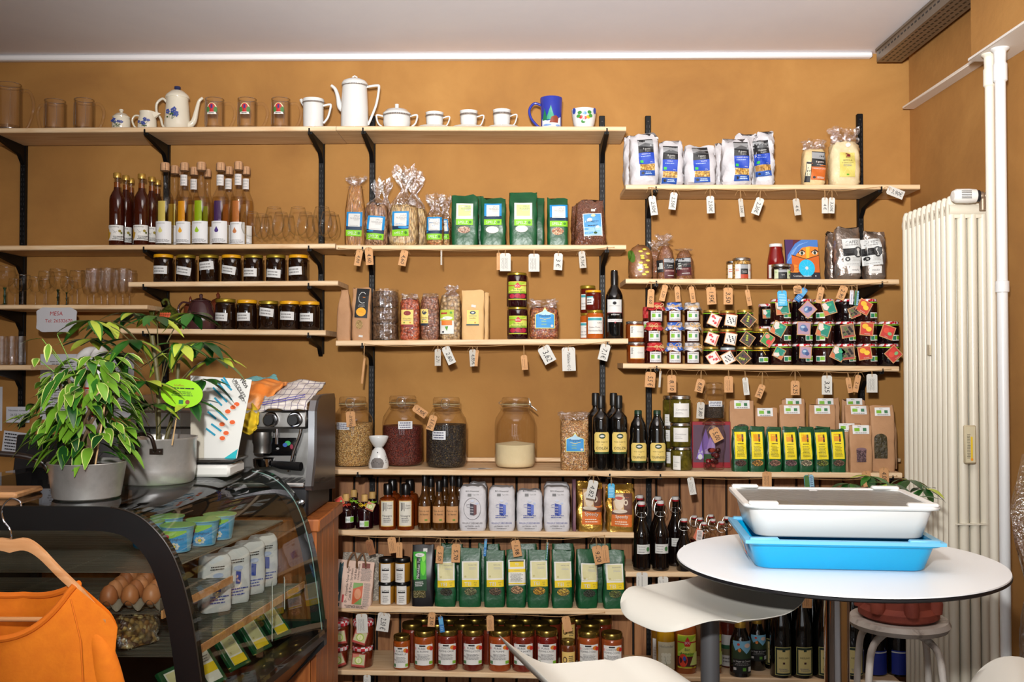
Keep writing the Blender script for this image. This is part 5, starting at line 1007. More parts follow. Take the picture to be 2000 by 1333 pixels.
def pictag(t, kind, x, z, size, ang, y, back=TAGB, loopz=None):
    """square fruit card hung on the jar: x, z of its centre in jar space"""
    ca, sa = math.cos(ang), math.sin(ang); b = mk(back); hs = size / 2
    pl = [(x + px_ * ca - pz * sa, z + px_ * sa + pz * ca) for px_, pz in ((-hs, -hs), (hs, -hs), (hs, hs), (-hs, hs))]
    b.prism(pl, y, y + .001); o = b.build('fruit_card', t)
    s2 = size * .88
    label_on(o, fruit(kind), s2, s2, lambda X, Z, l: (x + (X - s2 / 2) * ca - (Z - s2 / 2) * sa, y - l, z + (X - s2 / 2) * sa + (Z - s2 / 2) * ca), 'printed_picture')
LIMER = C(150, 210, 40, .5); YELR = C(232, 196, 30, .5); REDR = C(200, 60, 30, .5)
BLKJ = C(16, 6, 8, .05, 0, .8)
small = [(1389, [677.5, 641.5, 605.5], 'raspberry', [0.55, -.35, -.42], [(1390, 700), (1387, 662), (1392, 626)], LIMER), (1421.5, [679, 643, 606.5], 'blackcurrant', [.5, -.2, -.15], [(1418, 700), (1423, 662), (1424, 626)], REDR), (1455, [677.5, 641, 605], 'mixed', [.75, -.6, -.7], [(1447, 700), (1456, 663), (1458, 626)], LIMER), (1487, [678, 642], 'strawberry', [None, -.6], [(0, 0), (1495, 664)], YELR)]
zt_ = {}
for px, tops, kind, angs, cs, rib in small:
    for r_, top in enumerate(tops):
        zb_ = None if r_ == 0 else zt_[px, r_ - 1] + .0004
        X, Y, z, w, h = place(px, 32, top, 'S12', .04, None, zb_); zt_[px, r_] = z + h
        lid = C(176, 186, 190, .3, .3) if (kind == 'blackcurrant' and r_ == 0) else GOLD
        kn = {'raspberry': 'raspberry', 'blackcurrant': 'blackcurrant', 'mixed': 'dark berry', 'strawberry': 'strawberry'}[kind]
        nm = f'small dark jam jar with a {kn} card, {["bottom", "middle", "top"][r_]} row' if angs[r_] is not None else 'small dark jam jar tied with yellow ribbon and no fruit card'
        t = jar(nm, px, 32, top, 'S12', BLKJ, lid, .04, zb_, group='small fruit jam jars', lidh=.14, lidw=.9, lab=None if angs[r_] is not None else [('r', .05, .1, .45, .8, C(40, 120, 90)), ('r', .5, .2, .95, .85, C(120, 176, 40))], labbox=(px + 1, 703, 19, 10))
        r = w / 2; b = mk(rib if angs[r_] is not None else YELR); b.tube([(r * .97 * math.cos(a), r * .97 * math.sin(a), h * .79) for a in [k * PI / 10 for k in range(20)]], .0018, 6, closed=True)
        b.tube([(0, -r * .98, h * .79), (.002, -r * 1.06, h * .72), (.004 if angs[r_] is not None else .01, -r * 1.05, h * .55)], .001, 5); b.build('ribbon', t)
        if angs[r_] is not None: pictag(t, kind, m(cs[r_][0] - px, Y - r), at(px, cs[r_][1], Y - r).z - z, .05, angs[r_], -r - .006 - r_ * .0)
def checklid():
    if 'red_dotted_lid' in MATS: return MATS['red_dotted_lid']
    mt, nt, p = _new('red_dotted_lid'); v = texmap(nt); vo = nt.nodes.new('ShaderNodeTexVoronoi'); vo.inputs['Scale'].default_value = 85; nt.links.new(v, vo.inputs['Vector'])
    nt.links.new(ramp(nt, vo.outputs['Distance'], [(.42, (190, 20, 40)), (.5, (226, 214, 212))]), p.inputs['Base Color']); p.inputs['Roughness'].default_value = .3
    MATS['red_dotted_lid'] = mt; return mt
DOTL = checklid(); DK2 = C(40, 12, 10, .05, 0, .8); DK3 = C(14, 5, 8, .05, 0, .8)
bigx = [1525.5, 1567.5, 1609.5, 1651.5, 1693, 1735]; btop = [672, 628.5, 584.5]
kinds = ['rhubarb', 'plum', 'rhubarb', 'elder', 'peach', 'berry']; kn = ['rhubarb', 'plum', 'green rhubarb', 'elderberry', 'yellow mirabelle', 'red berry']
ct = {(0, 0): (1516, 690, 1.1, .8), (0, 1): (1567, 689, -.05, .9), (0, 2): (1630, 691, -.45, 1), (0, 3): (1649, 690, .1, 1), (0, 4): (1681, 690, .15, 1), (0, 5): (1737, 692, .75, 1),
      (1, 0): (1515, 643, -.5, 1), (1, 1): (1564, 642, -.05, 1), (1, 2): (1602, 645, -.3, 1), (1, 3): (1649, 647, .15, 1), (1, 4): (1685, 643, -.1, 1), (1, 5): (1726, 649, -.35, 1),
      (2, 0): (1523, 602, .1, 1), (2, 1): (1572, 605, .8, 1), (2, 2): (1613, 602, .3, 1), (2, 3): (1662, 610, .4, .8), (2, 4): (1680, 600, -.5, 1)}
for c, px in enumerate(bigx):
    for r_ in range(3):
        if r_ == 2 and c == 5: continue
        zb_ = None if r_ == 0 else zt_['b', c, r_ - 1] + .0004
        X, Y, z, w, h = place(px, 40, btop[r_], 'S12', .02, None, zb_); zt_['b', c, r_] = z + h; r = w / 2
        t = jar(f'big jam jar with red dotted lid and {kn[c]} card, {["bottom", "middle", "top"][r_]} row', px, 40, btop[r_], 'S12', DK2 if c in (0, 2, 4) else DK3, DOTL, .02, zb_, group='big dotted lid jam jars', lidh=.12, lidw=.98,
                lab=[('r', .05, .1, .45, .8, C(40, 120, 90)), ('r', .5, .2, .95, .85, C(120, 176, 40))], labbox=(px + (9 if c != 2 else -12), [701, 660, 616][r_], 18, 11))
        if c != 1 and c != 3: b = mk(LIMER); b.tube([(r * 1.0 * math.cos(a), r * 1.0 * math.sin(a), h * .835) for a in [k * PI / 10 for k in range(20)]], .0016, 6, closed=True); b.build('ribbon', t)
        cx, cz, an, sc_ = ct[(r_, c)]; dx = max(-.9 * r, min(1.05 * r, m(cx - px, Y - r)))
        pictag(t, kinds[c], dx, at(px, cz, Y - r).z - z, .056 * sc_, an, -r - .004 - (.004 if c == 4 else 0))
for r_, (tp, zb_) in enumerate(((638, None), (594, 1))):
    px = 1497; zz = None if zb_ is None else zt_['back'] + .0004
    X, Y, z, w, h = place(px, 30, tp, 'S12', .14, None, zz); zt_['back'] = z + h
    t = jar(f'jam jar with red dotted lid in the back row, {["lower", "upper"][r_]} one', px, 30, tp, 'S12', DK3, DOTL, .14, zz, group='big dotted lid jam jars', lidh=.12, lidw=.98); pictag(t, 'rhubarb', -.005, h * .55, .04, .05, -w / 2 - .004)
# ================================================================ deep shelf with storage jars
def bail_jar(label, px, wpx, top, mt, fill, sp, labs=(), off=.06, clasp='front', dust=None):
    X, Y, z, w, h = place(px, wpx, top, 'S13', off); r = w / 2; t = thing('storage_jar', label, 'storage jar', (X, Y, z), 0, 'big bail lid storage jars')
    rp = [(r * .8, 0), (r * .93, .006), (r, .02), (r, h * .62), (r * .95, h * .7), (r * .72, h * .81), (r * .6, h * .86), (r * .6, h * .9)]
    b = mk(GLASS); b.lathe(rp, 40, cap1=False); b.build('glass_body', t)
    RP = [(zz, rr) for rr, zz in rp]
    b = mk(mt); n = 14; pr = [(max(.001, lerp_prof(RP, max(k / n * fill * h, .004))[0] * .965), max(k / n * fill * h, .004)) for k in range(n + 1)]; pr.append((.0001, fill * h + sp)); b.lathe(pr, 40, wob=lambda a, q: 1 if q < fill * h * .98 else 1 + .02 * math.sin(3 * a)); b.build('contents', t)
    b = mk(THICKG); b.lathe([(r * .63, h * .9), (r * .66, h * .905), (r * .66, h * .975), (r * .6, h), (.0001, h * .995)], 36); b.build('glass_lid', t)
    b = mk(C(176, 160, 120, .5)); b.lathe([(r * .6, h * .893), (r * .67, h * .893), (r * .67, h * .904), (r * .6, h * .904)], 32, cap0=False, cap1=False); b.build('rubber_seal', t)
    b = mk(WIREM); rn = r * .665
    b.tube([(rn * math.cos(a), rn * math.sin(a), h * .87) for a in [k * PI / 14 for k in range(28)]], .0012, 6, closed=True)
    a0 = -PI / 2 if clasp == 'front' else 0
    M = Matrix.Rotation(a0 + PI / 2, 4, 'Z'); y = -rn - .002
    b.tube([(-.016, y, h * .96), (-.018, y - .004, h * .9), (-.01, y - .008, h * .855), (.01, y - .008, h * .855), (.018, y - .004, h * .9), (.016, y, h * .96), (.01, y + .001, h * .985), (-.01, y + .001, h * .985)], .0014, 6, M, closed=True)
    b.tube([(-.01, y - .006, h * .93), (-.008, y - .009, h * .87), (.008, y - .009, h * .87), (.01, y - .006, h * .93)], .0012, 6, M)
    if clasp != 'front': b.tube([(rn, 0, h * .9), (rn + .02, -.004, h * .85), (rn + .034, -.004, h * .81)], .003, 7); b.tube([(-rn, 0, h * .88), (-rn - .012, 0, h * .92), (-rn, 0, h * .95)], .0014, 6)
    b.build('wire_clasp', t)
    for nm, its, cx, cy, lw, lh, tl in labs:
        lwm, lhm = m(lw, Y - r), m(lh, Y - r); zl = at(cx, cy, Y - r).z - z - lhm / 2; dx = m(cx - px, Y - r) / r
        o = label_on(t, its, lwm, lhm, cyl_map(r + .0004, zl, lwm, math.radians(tl)), nm, C(212, 214, 216)); o.rotation_euler = (0, 0, math.asin(dx))
    return t, r, h
HND = [('s', .05, .08, .95, .92, 3, C(60, 60, 90))]
GRN = seeds('hulled_grain', [(206, 160, 88), (224, 184, 116), (180, 130, 66), (236, 206, 150), (150, 100, 50)], 230); RB = seeds('red_beans', [(110, 34, 26), (86, 22, 20), (140, 60, 44), (70, 18, 18)], 230); BS = seeds('black_beans', [(34, 26, 26), (24, 20, 22), (60, 50, 44), (40, 34, 32), (120, 100, 60)], 240)
SUG = mottled('sugar', [(.3, (216, 200, 160)), (.7, (228, 214, 178))], 6, .9, .3, 60)
bail_jar('big glass storage jar of mixed pale grain beside the espresso machine', 689, 80, 776, GRN, .62, .002, [('label', HND, 676, 833, 28, 14, 0)])
bail_jar('big glass storage jar of dark red beans next to the pale grain', 787, 80, 774, RB, .57, .002, [('label', HND, 797, 831, 28, 15, 0)], off=.095)
bail_jar('big glass storage jar of black beans, third from the espresso machine', 872, 80, 777, BS, .61, .002, [('label', HND, 860, 851, 28, 17, 0)], off=.045)
bail_jar('big glass storage jar half full of pale sugar, standing alone', 1006, 80, 777, SUG, .33, .012, off=.045, clasp='side')
X, Y, z, w, h = place(740, 40, 853, 'S13', .002); r = w / 2
t = thing('oil_burner', 'small white ceramic oil burner with round holes in front of jars', 'oil burner', (X, Y, z))
lathe_obj(PORC, [(r * .93, 0), (r, h * .05), (r * .97, h * .2), (r * .62, h * .55), (r * .4, h * .63), (r * .36, h * .66)], 'body', t, 36)
lathe_obj(PORC, [(r * .3, h * .655), (r * .5, h * .68), (r * .82, h * .84), (r * .97, h * .97), (r * .95, h), (r * .86, h * .97), (r * .4, h * .8), (.0001, h * .78)], 'dish', t, 36)
label_on(t, [('p', [(.2, .02), (.8, .02), (.88, .25), (.8, .42), (.65, .52), (.35, .52), (.2, .42), (.12, .25)], C(110, 104, 100)), ('e', .5, .8, .03, .03, C(40, 36, 34))] + [('e', .3 + .1 * k, .3 + .07 * math.sin(k * 1.5), .02, .025, C(40, 36, 34)) for k in range(5)] + [('e', .03 + .03 * (k % 2), .3 + .1 * k, .02, .025, C(60, 56, 54)) for k in range(4)] + [('e', .97 - .03 * (k % 2), .3 + .1 * k, .02, .025, C(60, 56, 54)) for k in range(4)], w * .9, h * .6, cyl_map(lambda zz: r * lerp_prof([(0, .95), (.05, 1.0), (.2, .98), (.55, .64), (.66, .42)], min(.66, max(0, zz / h)))[0] + .0006, h * .03, w * .9), 'openings')
a = at(936, 914, SH['S13'].Yf + .06); o = mk(C(200, 196, 190)).prism([(-.05, -.02), (.0, -.028), (.055, -.004), (.03, .022), (-.03, .02)], 0, .0008, 'XY').build('card'); o.location = (a.x, SH['S13'].Yf + .05, SH['S13'].z(a.x) + .0008); tag(o, 'small folded card lying flat between black beans and sugar jar', 'card')
b = mk(C(70, 66, 64)).prism([(.0, -.012), (.03, -.004), (.018, .012), (-.005, .008)], .0009, .0012, 'XY').build('printed_patch', o)
POP = seeds('wheat_pops', [(214, 164, 100), (196, 134, 70), (232, 196, 140)], 170, (1, 1, 1), .6, 1)
pack('tall cellophane bag of popped grain with blue house-shaped label', 1095, 1149, 804, 'S13', .07, POP, 'brick', [('label', cerlab('Poppies'), 1122, 864, 36, 38, 0, None)], cello=CELLO, content_top=820, gather=(.9, .97, .97), name='popped_grain_bag', part='contents', n=4, off=.01, crk=.002)
OILB = C(10, 9, 8, .05, 0, .9); OILY = C(222, 196, 110, .5)
def oill(nm): return [('r', 0, 0, 1, .1, C(40, 70, 30)), ('p', [(.06, .08), (.94, .08), (1, .2), (1, .9), (.9, 1), (.1, 1), (0, .9), (0, .2)], OILY), ('e', .5, .82, .2, .12, C(30, 60, 40)), ('e', .5, .82, .12, .05, LWHITE), ('t', 'Huile vierge bio', .5, .56, .82, .06, INK, 0, .2), ('t', 'de', .5, .43, .1, .04, INK), ('t', nm, .5, .27, .8, .12, INK, 0, .1)]
SQP = [(.95, 0), (1, .01), (1, .66), (.96, .71), (.6, .76), (.38, .79), (.36, .86)]
for px, off, top, lab in ((1173.5, .01, 773, 'tall dark rapeseed oil bottle labelled Colza, beside the popped grain'), (1208, .01, 773, 'tall dark rapeseed oil bottle labelled Colza, next to the sunflower oil'), (1163, .1, 768, 'dark square oil bottle standing behind the first rapeseed oil'), (1198, .1, 768, 'dark square oil bottle standing behind the second rapeseed oil')):
    bottle(lab, px, 34, top, 'S13', OILB, C(12, 12, 12, .4), off, name='oil_bottle', prof=SQP, caph=.17, capr=.44, lab=oill('COLZA') if off < .05 else None, labbox=(px + 1, 866, 32, 42), labmat=OILB, group='dark oil bottles')
for px in (1246, 1283): bottle(f'dark round sunflower oil bottle labelled Tournesol, {"nearer the rapeseed oil" if px < 1260 else "nearer the pickle jars"}', px, 35, 802, 'S13', OILB, C(20, 50, 32, .4), .01, name='oil_bottle', prof=[(.95, 0), (1, .01), (1, .48), (.9, .56), (.94, .66), (.8, .78), (.5, .86), (.42, .9), (.42, .94)], caph=.11, capr=.42, lab=oill('TOURNESOL'), labbox=(px, 885, 33, 38), labmat=OILB, group='dark oil bottles')
PKL = mottled('pickles', [(.35, (50, 46, 12)), (.6, (90, 80, 24)), (.8, (130, 116, 40))], 26, .1, .1)
s13 = SH['S13']
zz = None
for k, (tp, nx) in enumerate(((873, 826), (826, 773), (773, None))):
    X0 = at(1328, 880, s13.Yf + .06).x; tl = at(1328, tp, s13.Yf + .06).z - (zz if zz else s13.z(X0))
    jar(f'pickle jar with a white label and silver lid, {["bottom", "middle", "top"][k]} of the stack', 1330 - k, 42, tp, 'S13', PKL, SILV, .02, zz, 'pickle_jar', lab=[('t', 'Cornichons', .5, .55, .7, .14, GREY), ('s', .1, .2, .6, .4, 2, LGREY)], labbox=((1318, 1326, 1328)[k], (905, 850, 802)[k], (16, 30, 32)[k], 27), lidh=.13, lidw=.97, tall=tl, group='stacked pickle jars'); zz = (zz if zz else s13.z(X0)) + tl + .0004
zz = None
for k in range(3):
    tp = (876, 832, 773)[k]; X0 = at(1318, 880, s13.Yf + .17).x; tl = at(1318, tp, s13.Yf + .17).z - (zz if zz else s13.z(X0))
    jar(f'pickle jar behind the front stack, {["bottom", "middle", "top"][k]} one', 1311, 34, tp, 'S13', PKL, SILV, .13, zz, 'pickle_jar', lidh=.13, lidw=.97, tall=tl, lab=[('s', .1, .2, .6, .8, 3, LGREY)], labbox=(1302, 850, 14, 22), group='stacked pickle jars'); zz = (zz if zz else s13.z(X0)) + tl + .0004
zt2 = at(1396, 818, s13.Yf + .075).z
X, Y, z, w, h = place(1393, 46, 812, 'S13', .03); r = w / 2; hb = zt2 - z
t = thing('sweet_jar', 'clear glass jar half filled with dark red wrapped sweets', 'jar', (X, Y, z))
lathe_obj(GLASS, [(r * .8, 0), (r * .85, .004), (r * .86, hb * .3), (r * .98, hb * .45), (r, hb * .7), (r * .8, hb * .86), (r * .72, hb * .9)], 'glass_body', t, 36, cap1=False)
lathe_obj(THICKG, [(r * .76, hb * .9), (r * .95, hb * .91), (r * .95, hb * .93), (r * .6, hb * .97), (r * .25, hb), (.0001, hb)], 'glass_lid', t, 32)
rr = random.Random(3)
for k in range(16):
    a_ = rr.uniform(0, 6.28); q = rr.uniform(.1, .6) * r; zc = .014 + (k // 4) * .022
    mk(C(*rr.choice([(120, 20, 24), (60, 20, 20), (150, 60, 50), (90, 30, 30)]), .25)).lathe([(.0001, -.009), (.008, -.006), (.0115, 0), (.008, .006), (.0001, .009)], 10, Matrix.Translation((q * math.cos(a_), q * math.sin(a_), zc)) @ Matrix.Rotation(rr.uniform(0, 3), 4, 'X')).build('sweet', t)
X, Y, z, w, h = place(1394, 40, 748, 'S13', .03, None, zt2 + .0006); r = w / 2
t = thing('preserving_jar', 'clear jar of dark tea with a label, stacked on the sweet jar', 'jar', (X, Y, z))
lathe_obj(GLASS, [(r * .95, 0), (r, .004), (r, h * .7), (r * .82, h * .8), (r * .82, h * .84)], 'glass_body', t, 32, cap1=False); lathe_obj(THICKG, [(r * .86, h * .84), (r * .9, h * .86), (r * .9, h * .96), (r * .7, h), (.0001, h)], 'glass_lid', t, 30)
lathe_obj(seeds('tea_leaves', [(70, 56, 46), (50, 40, 34), (96, 80, 64)], 300), [(r * .9, .004), (r * .94, .008), (r * .94, h * .38), (.0001, h * .4)], 'contents', t)
label_on(t, HND, w * .7, h * .16, cyl_map(r + .0004, h * .34, w * .7), 'label', C(212, 214, 216))
X, Y, z, w, h = place(1388, 74, 824, 'S13', .14, .02)
t = thing('gift_box', 'flat red packet with a purple crocus picture behind the sweet jar', 'packet', (X, Y, z)); mk(C(150, 14, 34, .4)).bbox(-w / 2, w / 2, -.01, .01, 0, h, .001).build('box', t)
label_on(t, [('r', .02, .12, .98, .93, C(90, 60, 80)), ('p', [(.1, .2), (.25, .6), (.35, .85), (.45, .55), (.5, .2)], C(130, 100, 190)), ('p', [(.3, .2), (.5, .8), (.6, .5), (.55, .2)], C(160, 130, 210)), ('r', .3, .12, .6, .3, C(50, 90, 50)), ('t', 'Le Safran', .4, .36, .6, .08, LWHITE), ('e', .2, .24, .06, .06, LWHITE)], w, h, flat_map(w, -.0101), 'printed_front')
# kraft sachets at the back
def ecol(): return [('r', .1, .3, .42, .68, C(120, 176, 40)), ('r', .62, .32, .84, .68, C(60, 120, 80)), ('t', 'Tisane', .4, .85, .4, .12, INK), ('s', .1, .04, .95, .22, 1, GREY)]
KB = [(1424, 1471, 783, .14, (1448, 791)), (1474, 1517, 798, .14, (1493, 806)), (1526, 1571, 780, .2, (1549, 787)), (1521, 1570, 791, .13, (1545, 801)), (1592, 1638, 779, .2, (1611, 787)), (1579, 1630, 791, .13, (1604, 801)), (1643, 1688, 782, .2, (1667, 787)), (1649, 1697, 792, .11, (1675, 802)), (1698, 1744, 793, .06, (1721, 805)), (1647, 1680, 827, .04, (1652, 836)), (1706, 1748, 828, .14, None)]
LBL = ['brown paper sachet above the first yellow labelled tea', 'shorter brown sachet, second of the back row', 'brown sachet at the back, third, mostly hidden', 'brown sachet in front of the hidden third one', 'brown sachet at the back, fourth, mostly hidden', 'brown sachet in front of the hidden fourth one', 'brown sachet at the back touching the black upright', 'brown sachet behind the small windowed one', 'tall brown sachet with a large dark leaf window', 'narrow brown sachet squeezed behind the small windowed one', 'plain brown sachet behind the dark leaf window one']
LEAF = mottled('dried_leaves', [(.35, (40, 34, 18)), (.55, (66, 58, 34)), (.75, (96, 84, 54))], 34, .5, .9, 70, bd=.01)
for i, (x0, x1, tp, off, lb) in enumerate(KB):
    labs = [('label', ecol(), lb[0], lb[1], 30, 16, 0, C(222, 222, 220))] if lb else []
    if i == 8: labs.append(('window', [('r', 0, 0, 1, .84, LEAF), ('e', .5, .82, .5, .18, LEAF)], 1715, 872, 25, 48))
    if i == 0: labs.append(('window', [('e', .5, .5, .5, .5, LEAF)], 1447, 836, 26, 14))
    pack(LBL[i], x0, x1, tp, 'S13', .045, KRAFT, 'block', labs, off=off, name='paper_sachet', group='brown paper sachets', n=7, seg=20, rows=8)
pack('small brown paper sachet with a purple seed window, in front', 1657, 1700, 831, 'S13', .035, KRAFT, 'block', [('label', ecol(), 1679, 840, 32, 17, 0, C(222, 222, 220)), ('window', [('r', .05, 0, .95, .9, seeds('lavender', [(120, 90, 96), (90, 64, 74), (170, 140, 140)], 300)), ('e', .5, .88, .45, .12, C(120, 90, 96))], 1678, 889, 21, 28)], off=.0, name='paper_sachet', group='brown paper sachets', n=7)
TEAS = [(1429, 1458), (1461, 1491), (1495, 1524), (1527, 1555), (1557, 1585), (1588.5, 1616), (1619, 1648)]
wc = [(90, 60, 50), (190, 140, 60), (150, 110, 90), (120, 90, 90), (170, 160, 130), (120, 130, 50), (120, 90, 70)]
for i, (x0, x1) in enumerate(TEAS):
    cx = (x0 + x1) / 2; tp = 839 + (i in (1, 3)) * 2
    def yl(): return [('r', 0, 0, 1, 1, C(236, 214, 20)), ('r', .18, .66, .6, .92, C(226, 150, 20)), ('r', .62, .64, .78, .92, C(90, 50, 20)), ('r', .64, .74, .76, .8, C(190, 40, 30)), ('s', .2, .54, .8, .6, 1, INK), ('s', .15, .08, .85, .5, 8, C(130, 120, 30))]
    pack(f'small green tea sachet with a yellow label, {ORD[i]} of the front row', x0, x1, tp, 'S13', .045, GREENF, 'block', [('label', yl(), cx, 871 + (i in (3, 4, 5)) , 22, 52, 0 if i < 3 else 1.5), ('window', [('e', .5, .5, .5, .5, seeds('tea_mix_%d' % i, [wc[i], tuple(int(v * .6) for v in wc[i]), tuple(min(255, int(v * 1.3)) for v in wc[i])], 240))], cx, 905, 22, 12)], off=.005, name='tea_sachet', group='green tea sachets with yellow labels', n=7, seg=24, rows=10)
for i in range(6):
    pack(f'green tea sachet behind, {ORD[i]} of the second row', 1432 + i * 32, 1460 + i * 32, 834, 'S13', .045, GREENF, 'block', [], off=.058, name='tea_sachet', group='green tea sachets of the second row', n=7, seg=20, rows=8)
# ================================================================ vinegar and flour shelf
DSY = C(30, 6, 12, .06, 0, .7); CORKM = C(206, 164, 96, .6)
SYP = [(.9, 0), (1, .02), (1, .5), (.85, .6), (.45, .68), (.4, .78)]
bio = [('r', .03, .05, .48, .95, C(220, 224, 220)), ('t', 'BIO', .26, .5, .4, .4, C(30, 120, 80)), ('r', .52, .1, .97, .9, C(120, 180, 60))]
for i, (px, tp, off, lb, rc) in enumerate(((677, 966, .01, (687, 1016), REDR), (713, 967, .01, (715, 1024), YELR), (692, 958, .1, None, LIMER), (728, 962, .1, None, LIMER))):
    t, r, h = bottle(['dark syrup bottle with a red bow at the shelf end', 'dark syrup bottle with an apple card and yellow ribbon', 'corked syrup bottle behind the red bow one', 'corked syrup bottle behind the apple card one'][i], px, 34, tp, 'S14', DSY, CORKM, off, name='syrup_bottle', prof=SYP, caph=.2, capr=.38, capname='cork', lab=bio if lb else None, labbox=(lb[0], lb[1], 18, 12) if lb else None, group='corked syrup bottles')
    bow(t, r * .46, h * .7, 40 + i, rc, .001)
    if i < 2: pictag(t, 'apple' if i else 'berry', .03 if i else -.02, h * (.68 if i else .82), .034, -.4 if i else .5, -r * .7 - .012)
VIN = C(110, 44, 10, .06, 0, .7)
for i, (px, off) in enumerate(((758, .0), (793, .0), (767, .1), (801, .1))):
    bottle(['amber square vinegar bottle with a cream label, nearer the syrups', 'amber square vinegar bottle with a cream label, nearer the oils', 'black capped vinegar bottle behind the first vinegar', 'black capped vinegar bottle behind the second vinegar'][i], px, 34, 946 if i < 2 else 938, 'S14', VIN, C(14, 12, 12, .3), off, name='vinegar_bottle', prof=[(.95, 0), (1, .01), (1, .62), (.9, .68), (.45, .72), (.4, .8)], caph=.24, capr=.5,
           lab=[('r', 0, 0, 1, 1, C(226, 190, 110)), ('r', .05, .03, .95, .97, C(212, 208, 194)), ('r', .2, .6, .26, .92, INK), ('r', .32, .66, .36, .92, INK), ('r', .42, .6, .45, .92, INK), ('t', 'Soto', .7, .82, .4, .07, INK, 0, .2), ('t', 'Lupo', .7, .73, .4, .07, INK, 0, .2), ('t', 'Vinaigre', .5, .42, .7, .08, INK), ('s', .2, .15, .8, .35, 3, GREY)] if i < 2 else None, labbox=(px + 1, 1004, 26, 50), group='vinegar bottles')
OIL2 = C(70, 40, 10, .06, 0, .7)
for i, (px, tp, off) in enumerate(((830, 925, .01), (858, 940, .01), (884, 925, .01), (842, 930, .09), (869, 930, .09), (897, 930, .09))):
    bottle([f'slim amber oil bottle with a kraft label, {ORD[i]} of three' if i < 3 else f'slim dark oil bottle in the second row, {ORD[i - 3]} of three'][0], px, 27, tp, 'S14', OIL2, C(18, 16, 16, .3), off, name='slim_oil_bottle', prof=[(.95, 0), (1, .01), (1, .48), (.8, .56), (.5, .64), (.42, .8)], caph=.24, capr=.44, lab=[('t', 'Huile de noix', .5, .72, .8, .1, INK), ('t', 'du Bandu', .5, .52, .7, .1, INK), ('r', .55, .12, .75, .24, C(110, 130, 50))] if i < 3 else None, labbox=(px, 1006, 26, 32), labmat=TAGB, group='slim oil bottles')
FLW = mottled('flour_paper', [(.3, (200, 198, 200)), (.7, (212, 210, 212))], 14, .7, .5, 30, bd=.008)
FB = C(40, 64, 150); FD = C(60, 56, 66)
for i, (x0, x1, tp, off) in enumerate(((898, 950, 950, .0), (955, 1006, 951, .0), (1009, 1059, 958, .0), (1062, 1112, 951, .0), (914, 952, 944, .11), (1062, 1112, 944, .11))):
    ic = FD if i == 0 else FB; cx = (x0 + x1) / 2
    its = [('t', 'BIO-Weessmiel', .5, .9, .74, .035, INK), ('r', .3, .78, .46, .84, C(120, 120, 120)), ('t', 'Type 550', .64, .82, .3, .028, GREY),
           ('p', [(.4, .36), (.56, .34), (.56, .6), (.4, .62)], ic), ('p', [(.56, .34), (.68, .37), (.68, .58), (.56, .6)], C(90, 110, 190) if i else C(110, 70, 70)), ('l', [(.25, .58), (.38, .6)], .0016, ic), ('l', [(.25, .54), (.4, .52)], .0012, ic), ('e', .7, .62, .06, .02, C(180, 190, 214)), ('e', .5, .68, .08, .025, C(200, 206, 220))] + [('r', .42 + .035 * q, .4 + .06 * k, .435 + .035 * q, .43 + .06 * k, FLW) for q in range(4) for k in range(3)] + \
          ([('l', [(.5 + .36 * math.cos(k * PI / 12), .5 + .25 * math.sin(k * PI / 12)) for k in range(25)], .0012, FD)] if i == 0 else [('s', .2, .28, .8, .36, 2, FB)]) + [('t', 'MOULIN J.P. DIESCHBOURG', .5, .17, .86, .04, FD if i == 0 else FB), ('t', 'LAUTERBORN - HAUTE', .5, .1, .62, .028, FD), ('t', 'ECHTERNACH', .5, .05, .4, .025, FD)]
    pack([f'white flour pack with a round grey mill print, first of the row', 'white flour pack with a blue mill print, second of the row', 'lower white flour pack with a blue mill print, third of the row', 'white flour pack with a blue mill print, nearest the coffee', 'flour pack hidden behind the round grey print pack', 'flour pack hidden behind the one nearest the coffee'][i], x0, x1, tp, 'S14', .095, FLW, 'flour', [('printed_front', its, cx, 994, 46, 84, 0, None)] if i < 4 else [], off=off, name='flour_pack', group='white flour packs', n=5, crk=.0009)
t = pack('upright thin purple packet seen edge on beside gold coffee', 1117, 1124, 938, 'S14', .1, C(120, 84, 96, .5), 'brick', [], off=.01, name='thin_packet', n=6, crk=.0005)
GF = mottled('gold_foil', [(.3, (196, 148, 56)), (.7, (222, 180, 90))], 8, .3, .9, 14, .8, bd=.02)
for x0, x1, tp, lb, lab in ((1126, 1175, 944, (1153, 991, 38, 68), 'gold foil coffee pack beside the thin purple packet'), (1183, 1236, 948, (1211, 997, 40, 64), 'gold foil coffee pack at the shelf end by the bottles')):
    pack(lab, x0, x1, tp, 'S14', .09, GF, 'block', [('label', [('r', 0, 0, 1, 1, C(206, 104, 30)), ('r', 0, .36, 1, 1, C(96, 54, 34)), ('p', [(.1, .5), (.02, .98), (.55, .98), (.6, .5), (.4, .42)], C(206, 170, 120)), ('e', .35, .84, .28, .1, C(226, 210, 190)), ('p', [(.08, .84), (.62, .84), (.55, .58), (.4, .5), (.2, .54)], C(222, 204, 180)), ('e', .68, .72, .1, .09, C(222, 204, 180)), ('e', .68, .72, .05, .05, C(96, 54, 34)), ('e', .35, .84, .18, .05, C(190, 90, 80)), ('e', .4, .46, .36, .06, C(214, 200, 180)), ('t', 'Speedy', .5, .3, .72, .1, INK), ('t', 'Speedy', .49, .305, .72, .1, C(236, 220, 200)), ('s', .15, .05, .85, .18, 2, C(236, 210, 180))], *lb, -2, None)], off=.01, name='coffee_pack', group='gold coffee packs', n=5, crk=.003)
